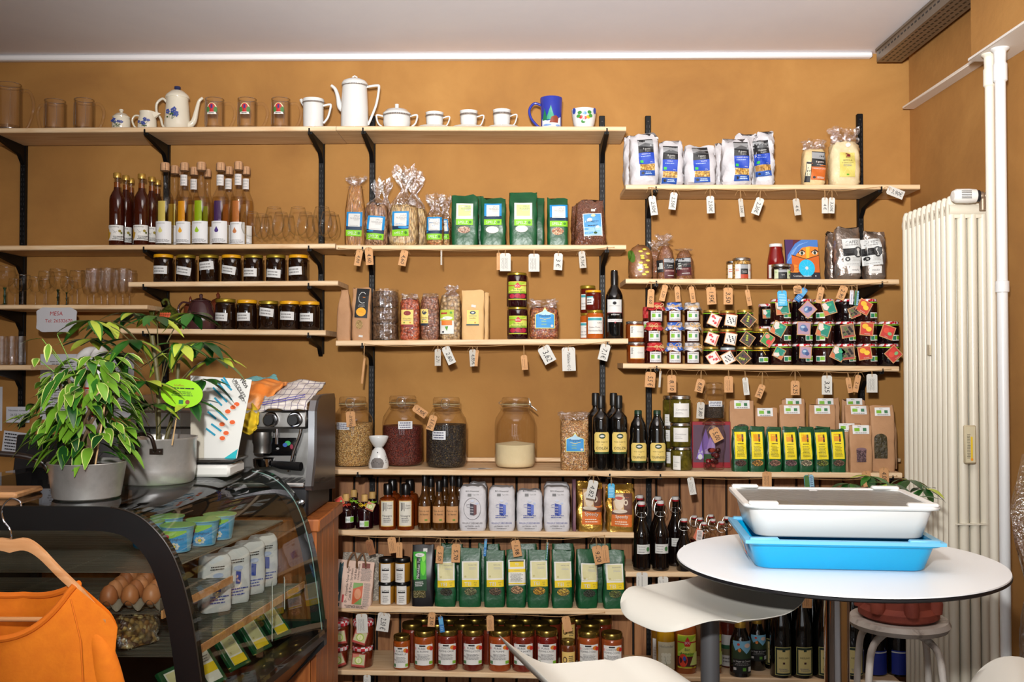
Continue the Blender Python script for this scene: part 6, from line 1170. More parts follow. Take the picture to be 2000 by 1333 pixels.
# ================================================================ swing-top bottles
SWB = C(14, 8, 6, .05, 0, .9)
def swing(label, px, wpx, top, off, mt=SWB, lab=None, labbox=None, small=False, group='swing-top bottles', liquid=None):
    pf = [(.93, 0), (1, .02), (1, .45), (.93, .52), (.55, .64), (.4, .76), (.38, .9), (.4, .93)] if small else [(.93, 0), (1, .015), (1, .06), (.97, .08), (.97, .42), (1, .46), (.95, .56), (.55, .68), (.4, .76), (.36, .9), (.38, .93)]
    t, r, h = bottle(label, px, wpx, top, 'S15', mt, C(220, 218, 214, .3), off, name='swing_top_bottle', prof=pf, caph=.045, capr=.42, capname='stopper', lab=lab, labbox=labbox, labmat=C(200, 200, 194), group=group, liquid=liquid)
    lathe_obj(C(170, 30, 40, .4), [(r * .4, h * .93), (r * .43, h * .935), (r * .43, h * .953), (r * .38, h * .957)], 'rubber_seal', t, 18)
    b = mk(WIREM); 
    for sg in (-1, 1): b.tube(smooth_path([(sg * r * .42, -.002, h * .84), (sg * r * .62, -.006, h * .8), (sg * r * .72, -.004, h * .88), (sg * r * .5, 0, h * .97), (sg * r * .2, 0, h * .985)], 3), .0012, 6)
    b.tube([(-r * .62, -.004, h * .8), (-r * .3, -r * .45, h * .775), (r * .3, -r * .45, h * .775), (r * .62, -.004, h * .8)], .0012, 6); b.tube([(r * .42 * math.cos(a), r * .42 * math.sin(a), h * .84) for a in [k * PI / 8 for k in range(16)]], .001, 6, closed=True)
    b.build('wire_bail', t); return t
wl = [('t', 'Gerolzecker', .36, .78, .5, .12, INK), ('t', 'Holunder', .36, .5, .45, .12, INK), ('s', .1, .12, .6, .3, 1, GREY), ('e', .78, .5, .12, .25, C(70, 120, 70))]
swing('large dark swing-top bottle in front, nearer the gold coffee', 1252, 34, 981, .01, lab=wl, labbox=(1255, 1074, 28, 18)); swing('large dark swing-top bottle in front, second one', 1289, 33, 979, .01, lab=wl, labbox=(1290, 1073, 28, 18))
swing('dark swing-top bottle set back, third from the coffee', 1318, 32, 971, .1, lab=wl, labbox=(1319, 1060, 22, 16)); swing('dark swing-top bottle behind the first, only its neck showing', 1249, 32, 968, .11); swing('dark swing-top bottle behind the second, only its neck showing', 1284, 32, 971, .11)
swing('small dark swing-top bottle partly behind the table rim', 1335, 31, 1014, .0, small=True)
for i, (px, tp, off) in enumerate(((1374, 1021, .01), (1391, 1015, .1), (1366, 1012, .1), (1355, 1008, .18), (1387, 1006, .17), (1408, 1019, .03), (1418, 1010, .12))):
    swing(f'small clear swing-top bottle of dark liqueur, {ORD[i]} of the cluster behind the table', px, 25, tp, off, GLASS, small=True, group='small clear swing-top bottles', liquid=(C(50, 12, 10, .08, 0, .6), .5))
t = thing('hang_tag', 'white hang tag with an orange border leaning on the small clear bottles', 'tag', (at(1358, 1035, 3.99).x, 3.985, at(1358, 1050, 3.99).z)); mk(C(200, 110, 80)).prism([(-.01, .0), (.02, -.03), (.034, .02), (.008, .042)], 0, .001).build('card', t)
label_on(t, [('s', .1, .1, .9, .9, 7, INK)], .024, .044, flat_map(.024, -.0002, .014, -.014, -.1), 'printed_text', C(214, 206, 200))
# ================================================================ tea bag shelf
for r_ in range(2):
    for c in range(2):
        px = (756, 787)[c]; tp = (1137, 1090)[r_]; X0 = at(px, 1180, SH['S16'].Yf + .05).x; z0 = SH['S16'].z(X0)
        zb_ = None if r_ == 0 else zt_['h', c] + .0004
        hh = at(px, tp, SH['S16'].Yf + .045).z - (z0 if r_ == 0 else zb_); zt_['h', c] = z0 + hh
        jar(f'mustard jar with black lid, {["lower", "upper"][r_]} one {["next to the newspaper bag", "next to the black tea bag"][c]}', px, 31, tp, 'S16', C(150, 104, 30, .08, 0, .6), C(12, 12, 12, .3), .02, zb_, 'mustard_jar', lab=[('t', 'CLIMAX', .5, .74, .74, .1, INK), ('r', .15, .62, .85, .69, INK), ('s', .2, .1, .8, .5, 4, GREY)], labbox=(px - (4 if r_ and c else 0), tp + 27, 20, 36), lidh=.18, lidw=1.0, tall=hh, group='mustard jars')
PAPN = C(204, 176, 158, .85)
t = pack('carrier bag folded from pink newspaper with brown rope handles', 652, 728, 1098, 'S16', .07, PAPN, [(0, .98, 1), (.05, 1, 1), (.7, .98, .5), (1, .96, .2)], [('printed_front', [('r', .06, .03, .17, .97, C(24, 66, 76)), ('t', 'BJP, Priyanka Now Fight', .32, .5, .86, .07, INK, 90), ('t', 'Cats & Panic Stricken', .42, .5, .8, .07, INK, 90), ('r', .22, .12, .27, .28, C(170, 30, 30)), ('t', 'Wall Benders', .52, .78, .34, .06, INK, 90), ('t', 'Cracking Offices', .6, .78, .34, .06, INK, 90), ('r', .5, .1, .76, .55, C(196, 90, 50)), ('p', [(.5, .42), (.76, .5), (.76, .55), (.5, .55)], C(120, 160, 90)), ('p', [(.55, .1), (.76, .1), (.76, .25)], C(110, 150, 80)), ('e', .64, .32, .09, .11, C(206, 140, 100)), ('s', .78, .08, .97, .56, 22, GREY), ('s', .66, .6, .97, .86, 14, GREY), ('r', .68, .87, .9, .97, C(120, 60, 50)), ('s', .3, .02, .95, .08, 3, INK)], 691, 1144, 72, 90, 0, C(214, 184, 166))], off=-.0, name='newspaper_bag', n=8, crk=.001)
t.rotation_euler = (0, .08, 0)
hb = at(690, 1098, 4.03).z - t.location.z
for dx in (-.03, .006):
    b = mk(C(110, 76, 48, .9)); b.tube(smooth_path([(dx, -.012 + dx * .2, hb * .88), (dx + .002, -.02, hb * 1.05), (dx + .02, -.01, hb * 1.24), (dx + .036, -.02, hb * 1.05), (dx + .04, -.012, hb * .86)], 5), .0035, 8); b.build('rope_handle', t)
pack('second newspaper bag of grey printed paper behind the pink one', 666, 746, 1082, 'S16', .05, mottled('newsprint', [(.4, (176, 166, 150)), (.5, (110, 104, 96)), (.6, (190, 180, 164))], 90, .9, .1), 'block', [], off=.09, name='newspaper_bag', n=8, crk=.001).rotation_euler = (0, .06, 0)
pack('black moroccan mint tea bag with a bright green front', 806, 849, 1066, 'S16', .08, C(20, 18, 20, .35), 'block', [('label', [('r', 0, 0, 1, 1, C(16, 60, 30)), ('r', 0, .3, 1, 1, C(40, 150, 30)), ('e', .3, .7, .2, .16, C(110, 190, 40)), ('e', .75, .6, .2, .2, C(90, 200, 30)), ('e', .8, .85, .15, .1, C(130, 210, 70)), ('r', .24, .32, .52, .86, C(16, 40, 24)), ('t', 'Marokkan Tei', .38, .58, .5, .2, LWHITE, 85), ('e', .5, .92, .36, .05, LWHITE), ('t', 'Nae', .5, .92, .3, .05, GRF), ('s', .1, .12, .8, .26, 3, LWHITE)], 824, 1118, 25, 74, 2, None), ('window', [('r', 0, 0, 1, 1, seeds('mint_tea', [(120, 110, 60), (80, 74, 36), (160, 150, 100)], 200))], 822, 1161, 24, 14), ('price_sticker', [('r', 0, 0, 1, 1, LWHITE)], 832, 1078, 8, 7)], off=.0, name='tea_bag', n=7)
TLW = C(218, 216, 206); TLC = C(206, 200, 150); TLY = C(226, 196, 20)
def tei(nm): return [('r', 0, 0, 1, 1, TLW), ('r', .08, .34, .92, .96, TLC), ('t', nm, .62, .86, .52, .05, GREY), ('s', .4, .68, .88, .78, 2, LGREY), ('e', .2, .42, .06, .04, C(180, 170, 110)), ('r', 0, 0, 1, .28, TLY), ('t', 'TEI', .34, .13, .42, .15, LWHITE), ('t', 'AUS', .78, .18, .24, .05, C(90, 100, 60)), ('t', 'SEI', .78, .09, .24, .05, C(90, 100, 60))]
TB = [(851, 892, 1074, 'PFEFFERMINZ', 1124, (60, 60, 40)), (897, 940, 1072, 'KRAEUTER', 1123, (130, 130, 90)), (946, 986, 1077, 'FENCHEL', 1123, (110, 90, 70)), (989, 1027, 1075, '', 1120, (190, 150, 110)), (1030, 1071, 1076, 'KAMILLEN', 1122, (200, 150, 50)), (1077, 1117, 1077, 'KAMILLEN', 1124, (210, 170, 70)), (1125, 1164, 1074, 'NESSEL', 1127, (50, 60, 40)), (1176, 1218, 1076, 'BRENNNESSEL', 1128, (110, 120, 60))]
for i, (x0, x1, tp, nm, ly_, wc_) in enumerate(TB):
    cx = (x0 + x1) / 2
    its = tei(nm) if nm else [('r', 0, 0, 1, 1, TLW), ('r', .1, .72, .9, .93, TLY), ('t', 'TEI', .5, .82, .4, .08, LWHITE), ('r', 0, .52, 1, .64, TLY), ('t', 'MELANGE', .5, .58, .6, .04, GREY), ('s', .1, .16, .9, .48, 7, C(120, 120, 110)), ('r', 0, .05, 1, .1, TLY), ('r', .08, .93, .92, .97, INK)]
    pack(f'green herbal tea bag with a yellow banded label, {ORD[i]} from the black tea bag', x0, x1, tp, 'S16', .075, GREENF, 'block', [('label', its, cx + 2, ly_, 33, 48, -2 if i == 6 else 1, None), ('window', [('e', .5, .5, .5, .5, seeds('tei_%d' % i, [wc_, tuple(int(v * .55) for v in wc_), tuple(min(255, int(v * 1.3)) for v in wc_)], 220))], cx + 2, ly_ + 33, 24, 15)], off=.0, name='tea_bag', group='green herbal tea bags', n=7, rot=.15 if i == 6 else 0)
for i in range(5):
    pack(f'dark green tea bag in the second row, {ORD[i]} behind the labelled ones', 862 + i * 72, 904 + i * 72, 1064, 'S16', .07, GREENF, 'block', [], off=.095, name='tea_bag', group='green tea bags of the second row', n=7, seg=22, rows=8)
# ================================================================ compote shelf
APJ = C(96, 34, 12, .06, 0, .7)
for c in range(2):
    for r_ in range(2):
        px = (662, 710)[c] + (0 if r_ == 0 else 1); tp = (1262, 1212)[r_]; z0 = SH['S17'].z(at(px, 1300, 4.03).x); zb_ = None if r_ == 0 else zt_['a', c] + .0004
        hh = at(px, tp, SH['S17'].Yf + .05).z - (z0 if r_ == 0 else zb_); zt_['a', c] = z0 + hh
        t = jar(f'apple jelly jar with a checked lid and apple card, {["lower", "upper"][r_]}, {["outer", "inner"][c]} stack', px, 40, tp, 'S17', APJ, plaid('red_gingham', (190, 30, 44), (222, 210, 210), (220, 120, 110)), .02, zb_, group='apple jelly jars', lidh=.2, lidw=1.02, tall=hh)
        Y = t.location.y; pictag(t, 'apple', m((4, -4)[c] + (2 if r_ else 0), Y), hh * .42, .056, (.35, -.1)[c] - .2 * r_, -m(20, Y) - .006, C(150, 50, 40))
PUR = [(786, 33, 1242, 'MIRABELLE', (150, 70, 20)), (830, 42, 1232, 'de POMME', (150, 70, 26)), (875, 41, 1230, 'POMME-ORGE', (110, 30, 16)), (924.5, 43, 1230, 'POMME-QUETSCHE', (100, 30, 18)), (976, 44, 1231, 'de POMME', (150, 66, 26)), (1022, 44, 1231, 'POMME-MYRTE', (110, 36, 22)), (1067.5, 43, 1231, 'POMME-CASSIS', (110, 28, 20)), (1148.5, 43, 1233, 'POMME-COING', (150, 70, 30)), (1194, 42, 1237, 'POMME-COING', (140, 66, 30))]
for i, (px, wp, tp, nm, col) in enumerate(PUR):
    jar(f'compote jar with gold lid and white fruit label, {ORD[i]} of the front row', px, wp, tp, 'S17', C(*col, .08, 0, .6), C(150, 126, 60, .25, .9), .01, None, 'compote_jar', lab=[('t', 'PUREE' if i not in (2, 7, 8) else 'COMPOTE', .42, .8, .5, .1, INK), ('t', nm, .46, .66, .8, .09, INK), ('r', .3, .9, .6, .97, INK), ('e', .8, .84, .14, .1, C(206, 120, 30)), ('e', .9, .8, .1, .1, C(190, 40, 30)), ('e', .08, .8, .05, .07, C(214, 160, 160)), ('s', .15, .25, .85, .55, 5, GREY), ('r', .78, .06, .96, .2, C(120, 170, 50)), ('r', .05, .05, .2, .2, C(80, 120, 80)), ('t', '700g', .12, .4, .16, .08, INK)], labbox=(px, (tp + 1307) / 2 + 11, wp - 3, 40), lidh=.14, lidw=.98, neck=.85, rot=0, group='compote jars in front')
for j in range(2):
    for i in range(8):
        px = 806 + i * 49.5 + j * 22
        if px > 1200 or 1080 < px < 1125: continue
        jar(f'compote jar only showing its gold lid, {["second", "third"][j]} row, {ORD[i]}', px, 40, (1218, 1208)[j], 'S17', C(110, 40, 22, .08, 0, .6), C(130, 108, 50, .3, .9), .1 + j * .088 - (.0 if j else .002), None, 'compote_jar', lidh=.14, lidw=.98, group='compote jars behind', seg=20)
hj = [('r', 0, 0, 1, 1, C(214, 180, 100)), ('e', .25, .5, .16, .2, C(80, 50, 30)), ('e', .25, .5, .1, .13, C(214, 180, 100)), ('s', .5, .2, .9, .8, 5, INK)]
z0 = SH['S17'].z(at(1109, 1300, 4.03).x); zt1 = at(1109, 1250, SH['S17'].Yf + .04).z
jar('small amber honey jar with a cream label, lower one', 1109, 31, 1250, 'S17', C(96, 44, 16, .06, 0, .7), C(150, 126, 60, .25, .9), .01, None, 'honey_jar', lab=hj, labbox=(1109, 1290, 27, 30), lidh=.14, tall=zt1 - z0, group='small honey jars')
jar('small amber honey jar with a cream label, upper one set back', 1109, 31, 1206, 'S17', C(96, 44, 16, .06, 0, .7), C(150, 126, 60, .25, .9), .08, z0 + .0, 'honey_jar', lab=hj, labbox=(1109, 1230, 27, 28), lidh=.1, group='small honey jars')
# ================================================================ bottles at the lower right
CHP = [(.95, 0), (1, .01), (1, .42), (.9, .54), (.55, .68), (.36, .8), (.32, .9), (.36, .93)]
bottle('clear yellow elderflower bottle with a pale flower label', 1298, 38, 1165, 'S17', GLASS, None, .03, name='juice_bottle', prof=[(.95, 0), (1, .01), (1, .5), (.8, .62), (.5, .74), (.4, .9), (.42, 1)], liquid=(C(176, 130, 20, .1, 0, .5), .62), lab=[('r', 0, 0, 1, 1, C(196, 190, 160)), ('t', 'Holunder', .5, .85, .8, .1, GREY)] + [('e', .3 + .15 * (k % 3), .3 + .13 * (k // 3), .1, .07, C(220, 220, 200)) for k in range(9)] + [('l', [(.5, .1), (.4, .5)], .001, GRF), ('r', .1, .05, .25, .12, C(120, 170, 60))], labbox=(1298, 1283, 36, 54))
bottle('yellow juice bottle behind the elderflower one at the shelf back', 1285, 30, 1170, 'S17', C(120, 80, 20, .08, 0, .5), GL, .14, name='juice_bottle', lab=[('s', .1, .3, .9, .7, 4, LGREY)], labbox=(1280, 1280, 20, 50))
apl = bioc('Bio', 'Appeljus', C(200, 50, 30))[:-4] + [('e', .3, .24, .2, .2, C(206, 60, 30)), ('e', .36, .3, .07, .07, C(40, 70, 160)), ('e', .76, .2, .14, .17, C(90, 30, 20)), ('p', [(.6, .1), (.98, .1), (.98, .5), (.8, .45)], C(190, 206, 120))]
for px, lab in ((1337, 'apple juice bottle with a bright green label, nearer the elderflower'), (1386, 'apple juice bottle with a bright green label behind the stool column')):
    bottle(lab, px, 42, 1150, 'S17', C(140, 70, 26, .08, 0, .5), C(60, 130, 50, .3), .03, name='juice_bottle', prof=[(.95, 0), (1, .01), (1, .5), (.85, .6), (.45, .76), (.38, .93)], lab=apl, labbox=(px, 1274, 40, 64), group='apple juice bottles')
bottle('reddish juice bottle with a white and green label behind the cider', 1420, 36, 1150, 'S17', C(90, 34, 22, .08, 0, .5), C(160, 60, 40, .3), .12, name='juice_bottle', lab=[('r', 0, .55, 1, .68, C(30, 90, 60)), ('r', 0, .35, 1, .55, C(120, 110, 80)), ('s', .1, .1, .9, .3, 2, GREY)], labbox=(1418, 1272, 32, 60))
cid = [('r', 0, .5, 1, 1, C(120, 180, 210)), ('p', [(0, .3), (1, .3), (1, .75), (.7, .6), (.4, .8), (.15, .7), (0, .9)], C(40, 60, 34)), ('e', .35, .72, .08, .06, C(220, 130, 60)), ('e', .75, .86, .16, .07, C(222, 190, 170)), ('e', .3, .9, .07, .04, C(200, 60, 40)), ('r', 0, 0, 1, .45, C(18, 20, 18)), ('t', 'Le Verger de Crement', .5, .38, .9, .06, LWHITE, 0, .2), ('s', .1, .24, .9, .33, 2, GREY), ('r', .5, .08, .66, .18, C(90, 150, 50)), ('r', .78, .06, .95, .2, LWHITE), ('r', .06, .1, .2, .18, LWHITE)]
for px, tp, off, lab in ((1443, 1210, .0, 'dark cider bottle with gold foil and an orchard label, in front'), (1476, 1203, .09, 'dark cider bottle with gold foil standing behind the front one')):
    bottle(lab, px, 41 if off < .05 else 34, tp, 'S17', OILB, C(190, 150, 60, .35, .6), off, name='cider_bottle', prof=[(.95, 0), (1, .01), (1, .5), (.93, .62), (.65, .76), (.5, .85)], caph=.17, capr=.52, capname='gold_foil', lab=cid, labbox=(px, 1285 if off < .05 else 1267, 38 if off < .05 else 32, 62 if off < .05 else 50), group='cider bottles')
wl2 = [('r', 0, 0, 1, 1, C(206, 200, 120)), ('r', .03, .02, .97, .98, C(24, 44, 34)), ('r', .12, .08, .88, .9, C(206, 192, 128)), ('r', .42, .84, .58, .98, C(24, 44, 34)), ('t', 'RIESLING', .5, .62, .66, .06, INK), ('r', .44, .4, .56, .47, C(60, 24, 24)), ('s', .2, .14, .8, .26, 2, GREY)]
for i, px in enumerate((1522, 1563, 1606, 1661)):
    bottle(f'dark sparkling wine bottle with a cream and green label, {ORD[i]} from the cider', px, 42, 1125, 'S17', C(8, 9, 8, .08, 0, .7), C(16, 20, 16, .35), .0, name='wine_bottle', prof=CHP, caph=.22, capr=.4, capname='capsule', lab=wl2, labbox=(px, 1293, 33, 54), group='sparkling wine bottles')
bottle('dark sparkling wine bottle set back between cider and the cream labels', 1507, 36, 1120, 'S17', C(8, 9, 8, .08, 0, .7), C(16, 20, 16, .35), .11, name='wine_bottle', prof=CHP, caph=.22, capr=.4, capname='capsule', lab=wl2, labbox=(1502, 1275, 26, 50), group='sparkling wine bottles')
for i, px in enumerate((1543, 1584)): bottle(f'dark wine bottle in the second row, {ORD[i]} behind the cream labels', px, 38, 1122, 'S17', C(8, 9, 8, .08, 0, .7), C(16, 20, 16, .35), .11, name='wine_bottle', prof=CHP, caph=.22, capr=.4, capname='capsule', group='sparkling wine bottles')
for i, px in enumerate((1704, 1750)): bottle(f'dark bottle with a blue wrap label behind the old stool, {["nearer the table column", "nearer the radiator"][i]}', px, 44, 1150, 'S17', C(8, 9, 10, .08, 0, .7), C(16, 16, 20, .35), .05, name='wine_bottle', prof=CHP, lab=[('r', 0, .9, 1, .95, LWHITE)], labbox=(px, 1296, 42, 46), labmat=C(20, 40, 130), group='blue label bottles')
# ================================================================ twine and price tags
TG = {
 'S3': ('the white pasta shelf', (1268, 1722), [(1273, 383, 14, 38, 8, 'W', '2,50€'), (1317, 376, 14, 34, -8, 'W', '2,50€'), (1387, 383, 15, 34, 2, 'W', '2,50€'), (1446, 388, 9, 36, 6, 'G', '2,50€'), (1486, 387, 16, 34, -20, 'W', '2,30€'), (1554, 388, 13, 33, 8, 'G', '4 €'), (1611, 386, 12, 31, 0, 'W', '4 €'), (1625, 386, 12, 31, -3, 'W', '3,50€'), (1733, 370, 17, 34, 68, 'W', '3,90€')]),
 'S5': ('the spelt noodle shelf', (660, 1200), [(703, 488, 13, 32, -10, 'B', '4,80'), (720, 485, 15, 33, 4, 'B', '4,60'), (791, 489, 15, 31, -12, 'B', '4,60'), (862, 488, 3, 30, 0, 'G', ''), (974, 494, 8, 34, 0, 'B', ''), (987, 495, 21, 35, 0, 'W', '~4'), (1043, 496, 21, 35, 0, 'W', '~4'), (1091, 495, 17, 33, -3, 'W', '3 €'), (1136, 491, 13, 33, 5, 'G', '9,76€')]),
 'S10': ('the lentil bag shelf', (712, 1190), [(712, 700, 4, 50, -6, 'B', ''), (855, 682, 12, 33, 0, 'G', '2,71'), (869, 678, 16, 36, 24, 'W', '2,80'), (923, 683, 14, 33, 4, 'G', '4,85€'), (932, 684, 6, 32, -4, 'B', ''), (1023, 694, 12, 29, 5, 'B', '~2'), (1060, 678, 24, 34, 28, 'W', '3,62'), (1110, 679, 26, 46, 2, 'W', 'Madeleine 4,5 G'), (1184, 673, 19, 32, -14, 'W', '7,1€')]),
 'S11': ('the coffee bag shelf', (1270, 1735), [(1272, 565, 13, 36, -3, 'B', '0,60'), (1300, 557, 11, 32, -14, 'B', '1,20'), (1322, 560, 10, 30, 5, 'B', '0,90'), (1350, 560, 10, 32, 8, 'B', '1,50'), (1388, 561, 18, 34, 4, 'B', '1,95€'), (1422, 562, 18, 33, 0, 'B', '3,50'), (1459, 566, 9, 32, 10, 'B', '2,0'), (1527, 568, 18, 30, 3, 'L', ''), (1557, 558, 16, 16, 6, 'B', '~2'), (1574, 564, 12, 30, -38, 'N', ''), (1605, 561, 12, 32, -12, 'B', '1,98'), (1650, 559, 16, 28, -22, 'B', '2,90'), (1664, 567, 7, 28, -4, 'E', 'MIRABELLEN'), (1674, 568, 8, 29, -5, 'P', '')]),
 'S12': ('the jam jar shelf', (1278, 1740), [(1271, 727, 20, 30, -4, 'B', '5,5 €'), (1290, 725, 4, 32, -4, 'G', ''), (1312, 733, 17, 34, 0, 'B', '8,10'), (1370, 741, 16, 26, -14, 'B', '8,80'), (1423, 735, 17, 32, 0, 'B', '~3'), (1455, 738, 11, 34, 6, 'W', '~3'), (1490, 752, 13, 27, -22, 'B', '5,5€'), (1553, 744, 17, 28, 0, 'B', '5,25'), (1615, 734, 20, 37, 0, 'W', '3,25'), (1656, 738, 10, 30, 10, 'B', '1,8'), (1677, 733, 11, 34, -12, 'B', '2,10'), (1703, 731, 21, 36, 0, 'W', '~4')]),
 'S13': ('the deep storage jar shelf', (1150, 1750), [(1160, 939, 19, 36, -12, 'W', '4,82'), (1194, 945, 13, 28, 0, 'L', ''), (1348, 933, 13, 34, 10, 'W', '~3'), (1498, 922, 18, 29, 0, 'B', '~4'), (1579, 928, 19, 28, 5, 'P', ''), (1691, 921, 17, 30, 8, 'B', ''), (1726, 914, 18, 29, 3, 'B', '4,00')]),
 'S14': ('the flour shelf', (662, 1180), [(720, 1055, 14, 30, 14, 'D', '~3'), (764, 1050, 16, 31, 9, 'B', '~3'), (780, 1060, 12, 30, 0, 'B', '~2'), (860, 1067, 14, 34, -4, 'B', '5,50'), (891, 1063, 17, 36, -2, 'B', '5,70'), (949, 1053, 5, 34, -4, 'N', ''), (1006, 1056, 17, 32, 10, 'B', '1,98'), (1069, 1060, 4, 34, -4, 'P', ''), (1164, 1067, 18, 36, 12, 'B', '9,20'), (1181, 1066, 13, 34, 6, 'B', '~2')]),
 'S15': ('the swing-top bottle shelf', (1250, 1300), [(1254, 1119, 22, 30, 0, 'W', '~2'), (1295, 1127, 20, 28, 0, 'W', '~2')]),
 'S16': ('the tea bag shelf', (650, 1180), [(706, 1200, 22, 37, 3, 'W', '~4'), (751, 1198, 24, 36, -8, 'W', '2,50 €'), (844, 1197, 14, 28, -4, 'B', '2,50'), (860, 1205, 9, 31, 8, 'N', ''), (957, 1203, 14, 30, 2, 'B', '~3'), (1104, 1205, 16, 30, 12, 'B', '')]),
 'S17': ('the lowest shelf', (690, 900), [(717, 1319, 14, 30, 0, 'W', '~3')]),
}
TM = {'W': (TAGW, 'white'), 'G': (C(186, 180, 168, .8), 'greyish white'), 'B': (TAGB, 'brown card'), 'D': (TAGT, 'dark brown card'), 'L': (C(70, 170, 214, .7), 'light blue'), 'N': (C(40, 110, 170, .7), 'deep blue'), 'E': (C(214, 214, 220, .7), 'white and blue'), 'P': (C(70, 140, 150, .7), 'blue and green picture')}
def price_tag(px, yt, wp, hp, ang, kind, txt, Y, label, group, ty=None):
    mt, cn_ = TM[kind]; a = at(px, yt, Y); w_, h_ = m(wp, Y), m(hp, Y)
    t = thing('price_tag', label, 'price tag', (a.x, Y, a.z), 0, group); A = math.radians(ang); ca, sa = math.cos(A), math.sin(A)
    def T(x, z): return (x * ca - (z) * sa, x * sa + z * ca)
    c = min(.2 * w_, .006); hw = w_ / 2
    pl = [(-hw, -h_), (hw, -h_), (hw, -c), (hw - c, 0), (-hw + c, 0), (-hw, -c)]
    b = mk(mt); b.prism([T(x, z) for x, z in pl], 0, .0009); b.build('card', t)
    its = [('e', .5, .86, min(.1, .0014 / w_), min(.06, .0014 / h_), INK)] if w_ > .012 else []
    if txt.startswith('~'): its.append(('s', .08, .06, .92, .76, int(txt[1:]) + 2, INK)) if hp < wp * 1.2 else its.extend([('l', [(.2 + k * .6 / int(txt[1:]) + (.04 if j % 2 else -.04), .74 - j * .045) for j in range(15) if j % 5 != 4 or k % 2], .0007, INK) for k in range(int(txt[1:]))])
    elif txt: its.append(('t', txt, .52, .4, .62 if len(txt) < 8 else .74, .5 if len(txt) < 8 else .34, INK if kind != 'E' else C(30, 40, 120), -90, .12))
    if kind == 'P': its += [('r', .05, .04, .5, .96, C(70, 110, 50)), ('r', .55, .04, .95, .96, C(150, 190, 210)), ('s', .58, .1, .92, .9, 6, C(40, 60, 110))]
    if kind == 'N': its += [('r', .05, .5, .95, .9, C(90, 160, 200)), ('s', .1, .1, .9, .4, 3, C(150, 190, 220))]
    if kind == 'L': its += [('s', .1, .08, .9, .8, 7, C(180, 220, 240))]
    if its: label_on(t, its, w_, h_, lambda X, Z, l: (T(X - hw, Z - h_)[0], -l, T(X - hw, Z - h_)[1]), 'handwriting')
    hx, hz = T(0, -.14 * h_); top = .012 if ty is None else ty - a.z
    b = mk(TWINE); b.tube(smooth_path([(hx, -.0016, hz), (hx - .002, -.002, (hz + top) / 2), (.0, .002, top), (hx + .002, -.001, (hz + top) / 2), (hx, -.0016, hz)], 3), .0008, 5)
    if txt and len(txt) > 3:
        for sg in (-1, 1): b.tube(smooth_path([(0, 0, top), (sg * .012, -.003, top - .004), (sg * .022, -.002, top - .022)], 3), .0005, 4)
    b.build('string', t); return t
for key, (sn_, (xa, xb), L) in TG.items():
    s = SH[key]; Y = s.Yf - .006; zt = lambda X: s.z(X) - s.th - .006
    pts = []; A_, B_ = at(xa, 700, Y).x, at(xb, 700, Y).x
    for k in range(25):
        u = k / 24; X = A_ + (B_ - A_) * u; pts.append((X, Y, s.z(X) - s.th * (.5 + .5 * min(1, 6 * u, 6 * (1 - u))) - .004 - .003 * math.sin(u * 17)))
    if key not in ('S15', 'S17'):
        b = mk(TWINE); b.tube(pts, .0011, 5)
        for P_ in (pts[0], pts[-1]): b.box(P_[0] - .002, P_[0] + .002, Y - .001, s.Yf, P_[2] - .002, P_[2] + .002)
        tag(b.build('jute_twine'), f'thin jute twine strung along the front of {sn_}', 'twine', 'jute twines')
    for i, (px, yt, wp, hp, ang, kind, txt) in enumerate(L):
        X = at(px, yt, Y).x; rd = f' reading {txt}' if txt and not txt.startswith('~') and len(txt) < 8 else ''
        u = min(24, max(0, round((X - A_) / (B_ - A_) * 24))); ty = pts[u][2]
        price_tag(px, yt, wp, hp, ang, kind, txt, Y - .0035 - .0015 * (i % 3), f'{TM[kind][1]} tag{rd} under {sn_}, {ORD[i]} of its row', 'price tags', max(ty, at(px, yt, Y).z + .003))
s = SH['S13']
for px, yt, wp, hp, ang, txt, off, lab, k in ((684, 804, 18, 30, 4, '-3,95/kg', .05, 'orange brown tag hanging on the pale grain jar', 'B'), (808, 795, 15, 30, 55, '7,90€', .09, 'orange brown tag sticking out from the red bean jar', 'B'), (848, 812, 15, 30, -18, '5,€/kg', .04, 'orange brown tag hanging on the black bean jar', 'B'), (1392, 838, 20, 27, 28, '5,00', .02, 'brown card tag on the jar of wrapped sweets', 'B'), (1369, 786, 15, 32, -3, '3,80', .045, 'greyish tag hanging beside the preserving jar', 'G')):
    price_tag(px, yt, wp, hp, ang, k, txt, s.Yf + off - .012, lab, 'price tags')
for px, lab in ((1549, 'brown tag with small writing hanging in front of the wine bottles under the table'), (1577, 'second brown tag hanging beside it in front of the wine bottles')):
    price_tag(px, 1160, 18, 28, 3 if px < 1560 else -2, 'B', '~3', 3.965, lab, 'price tags')
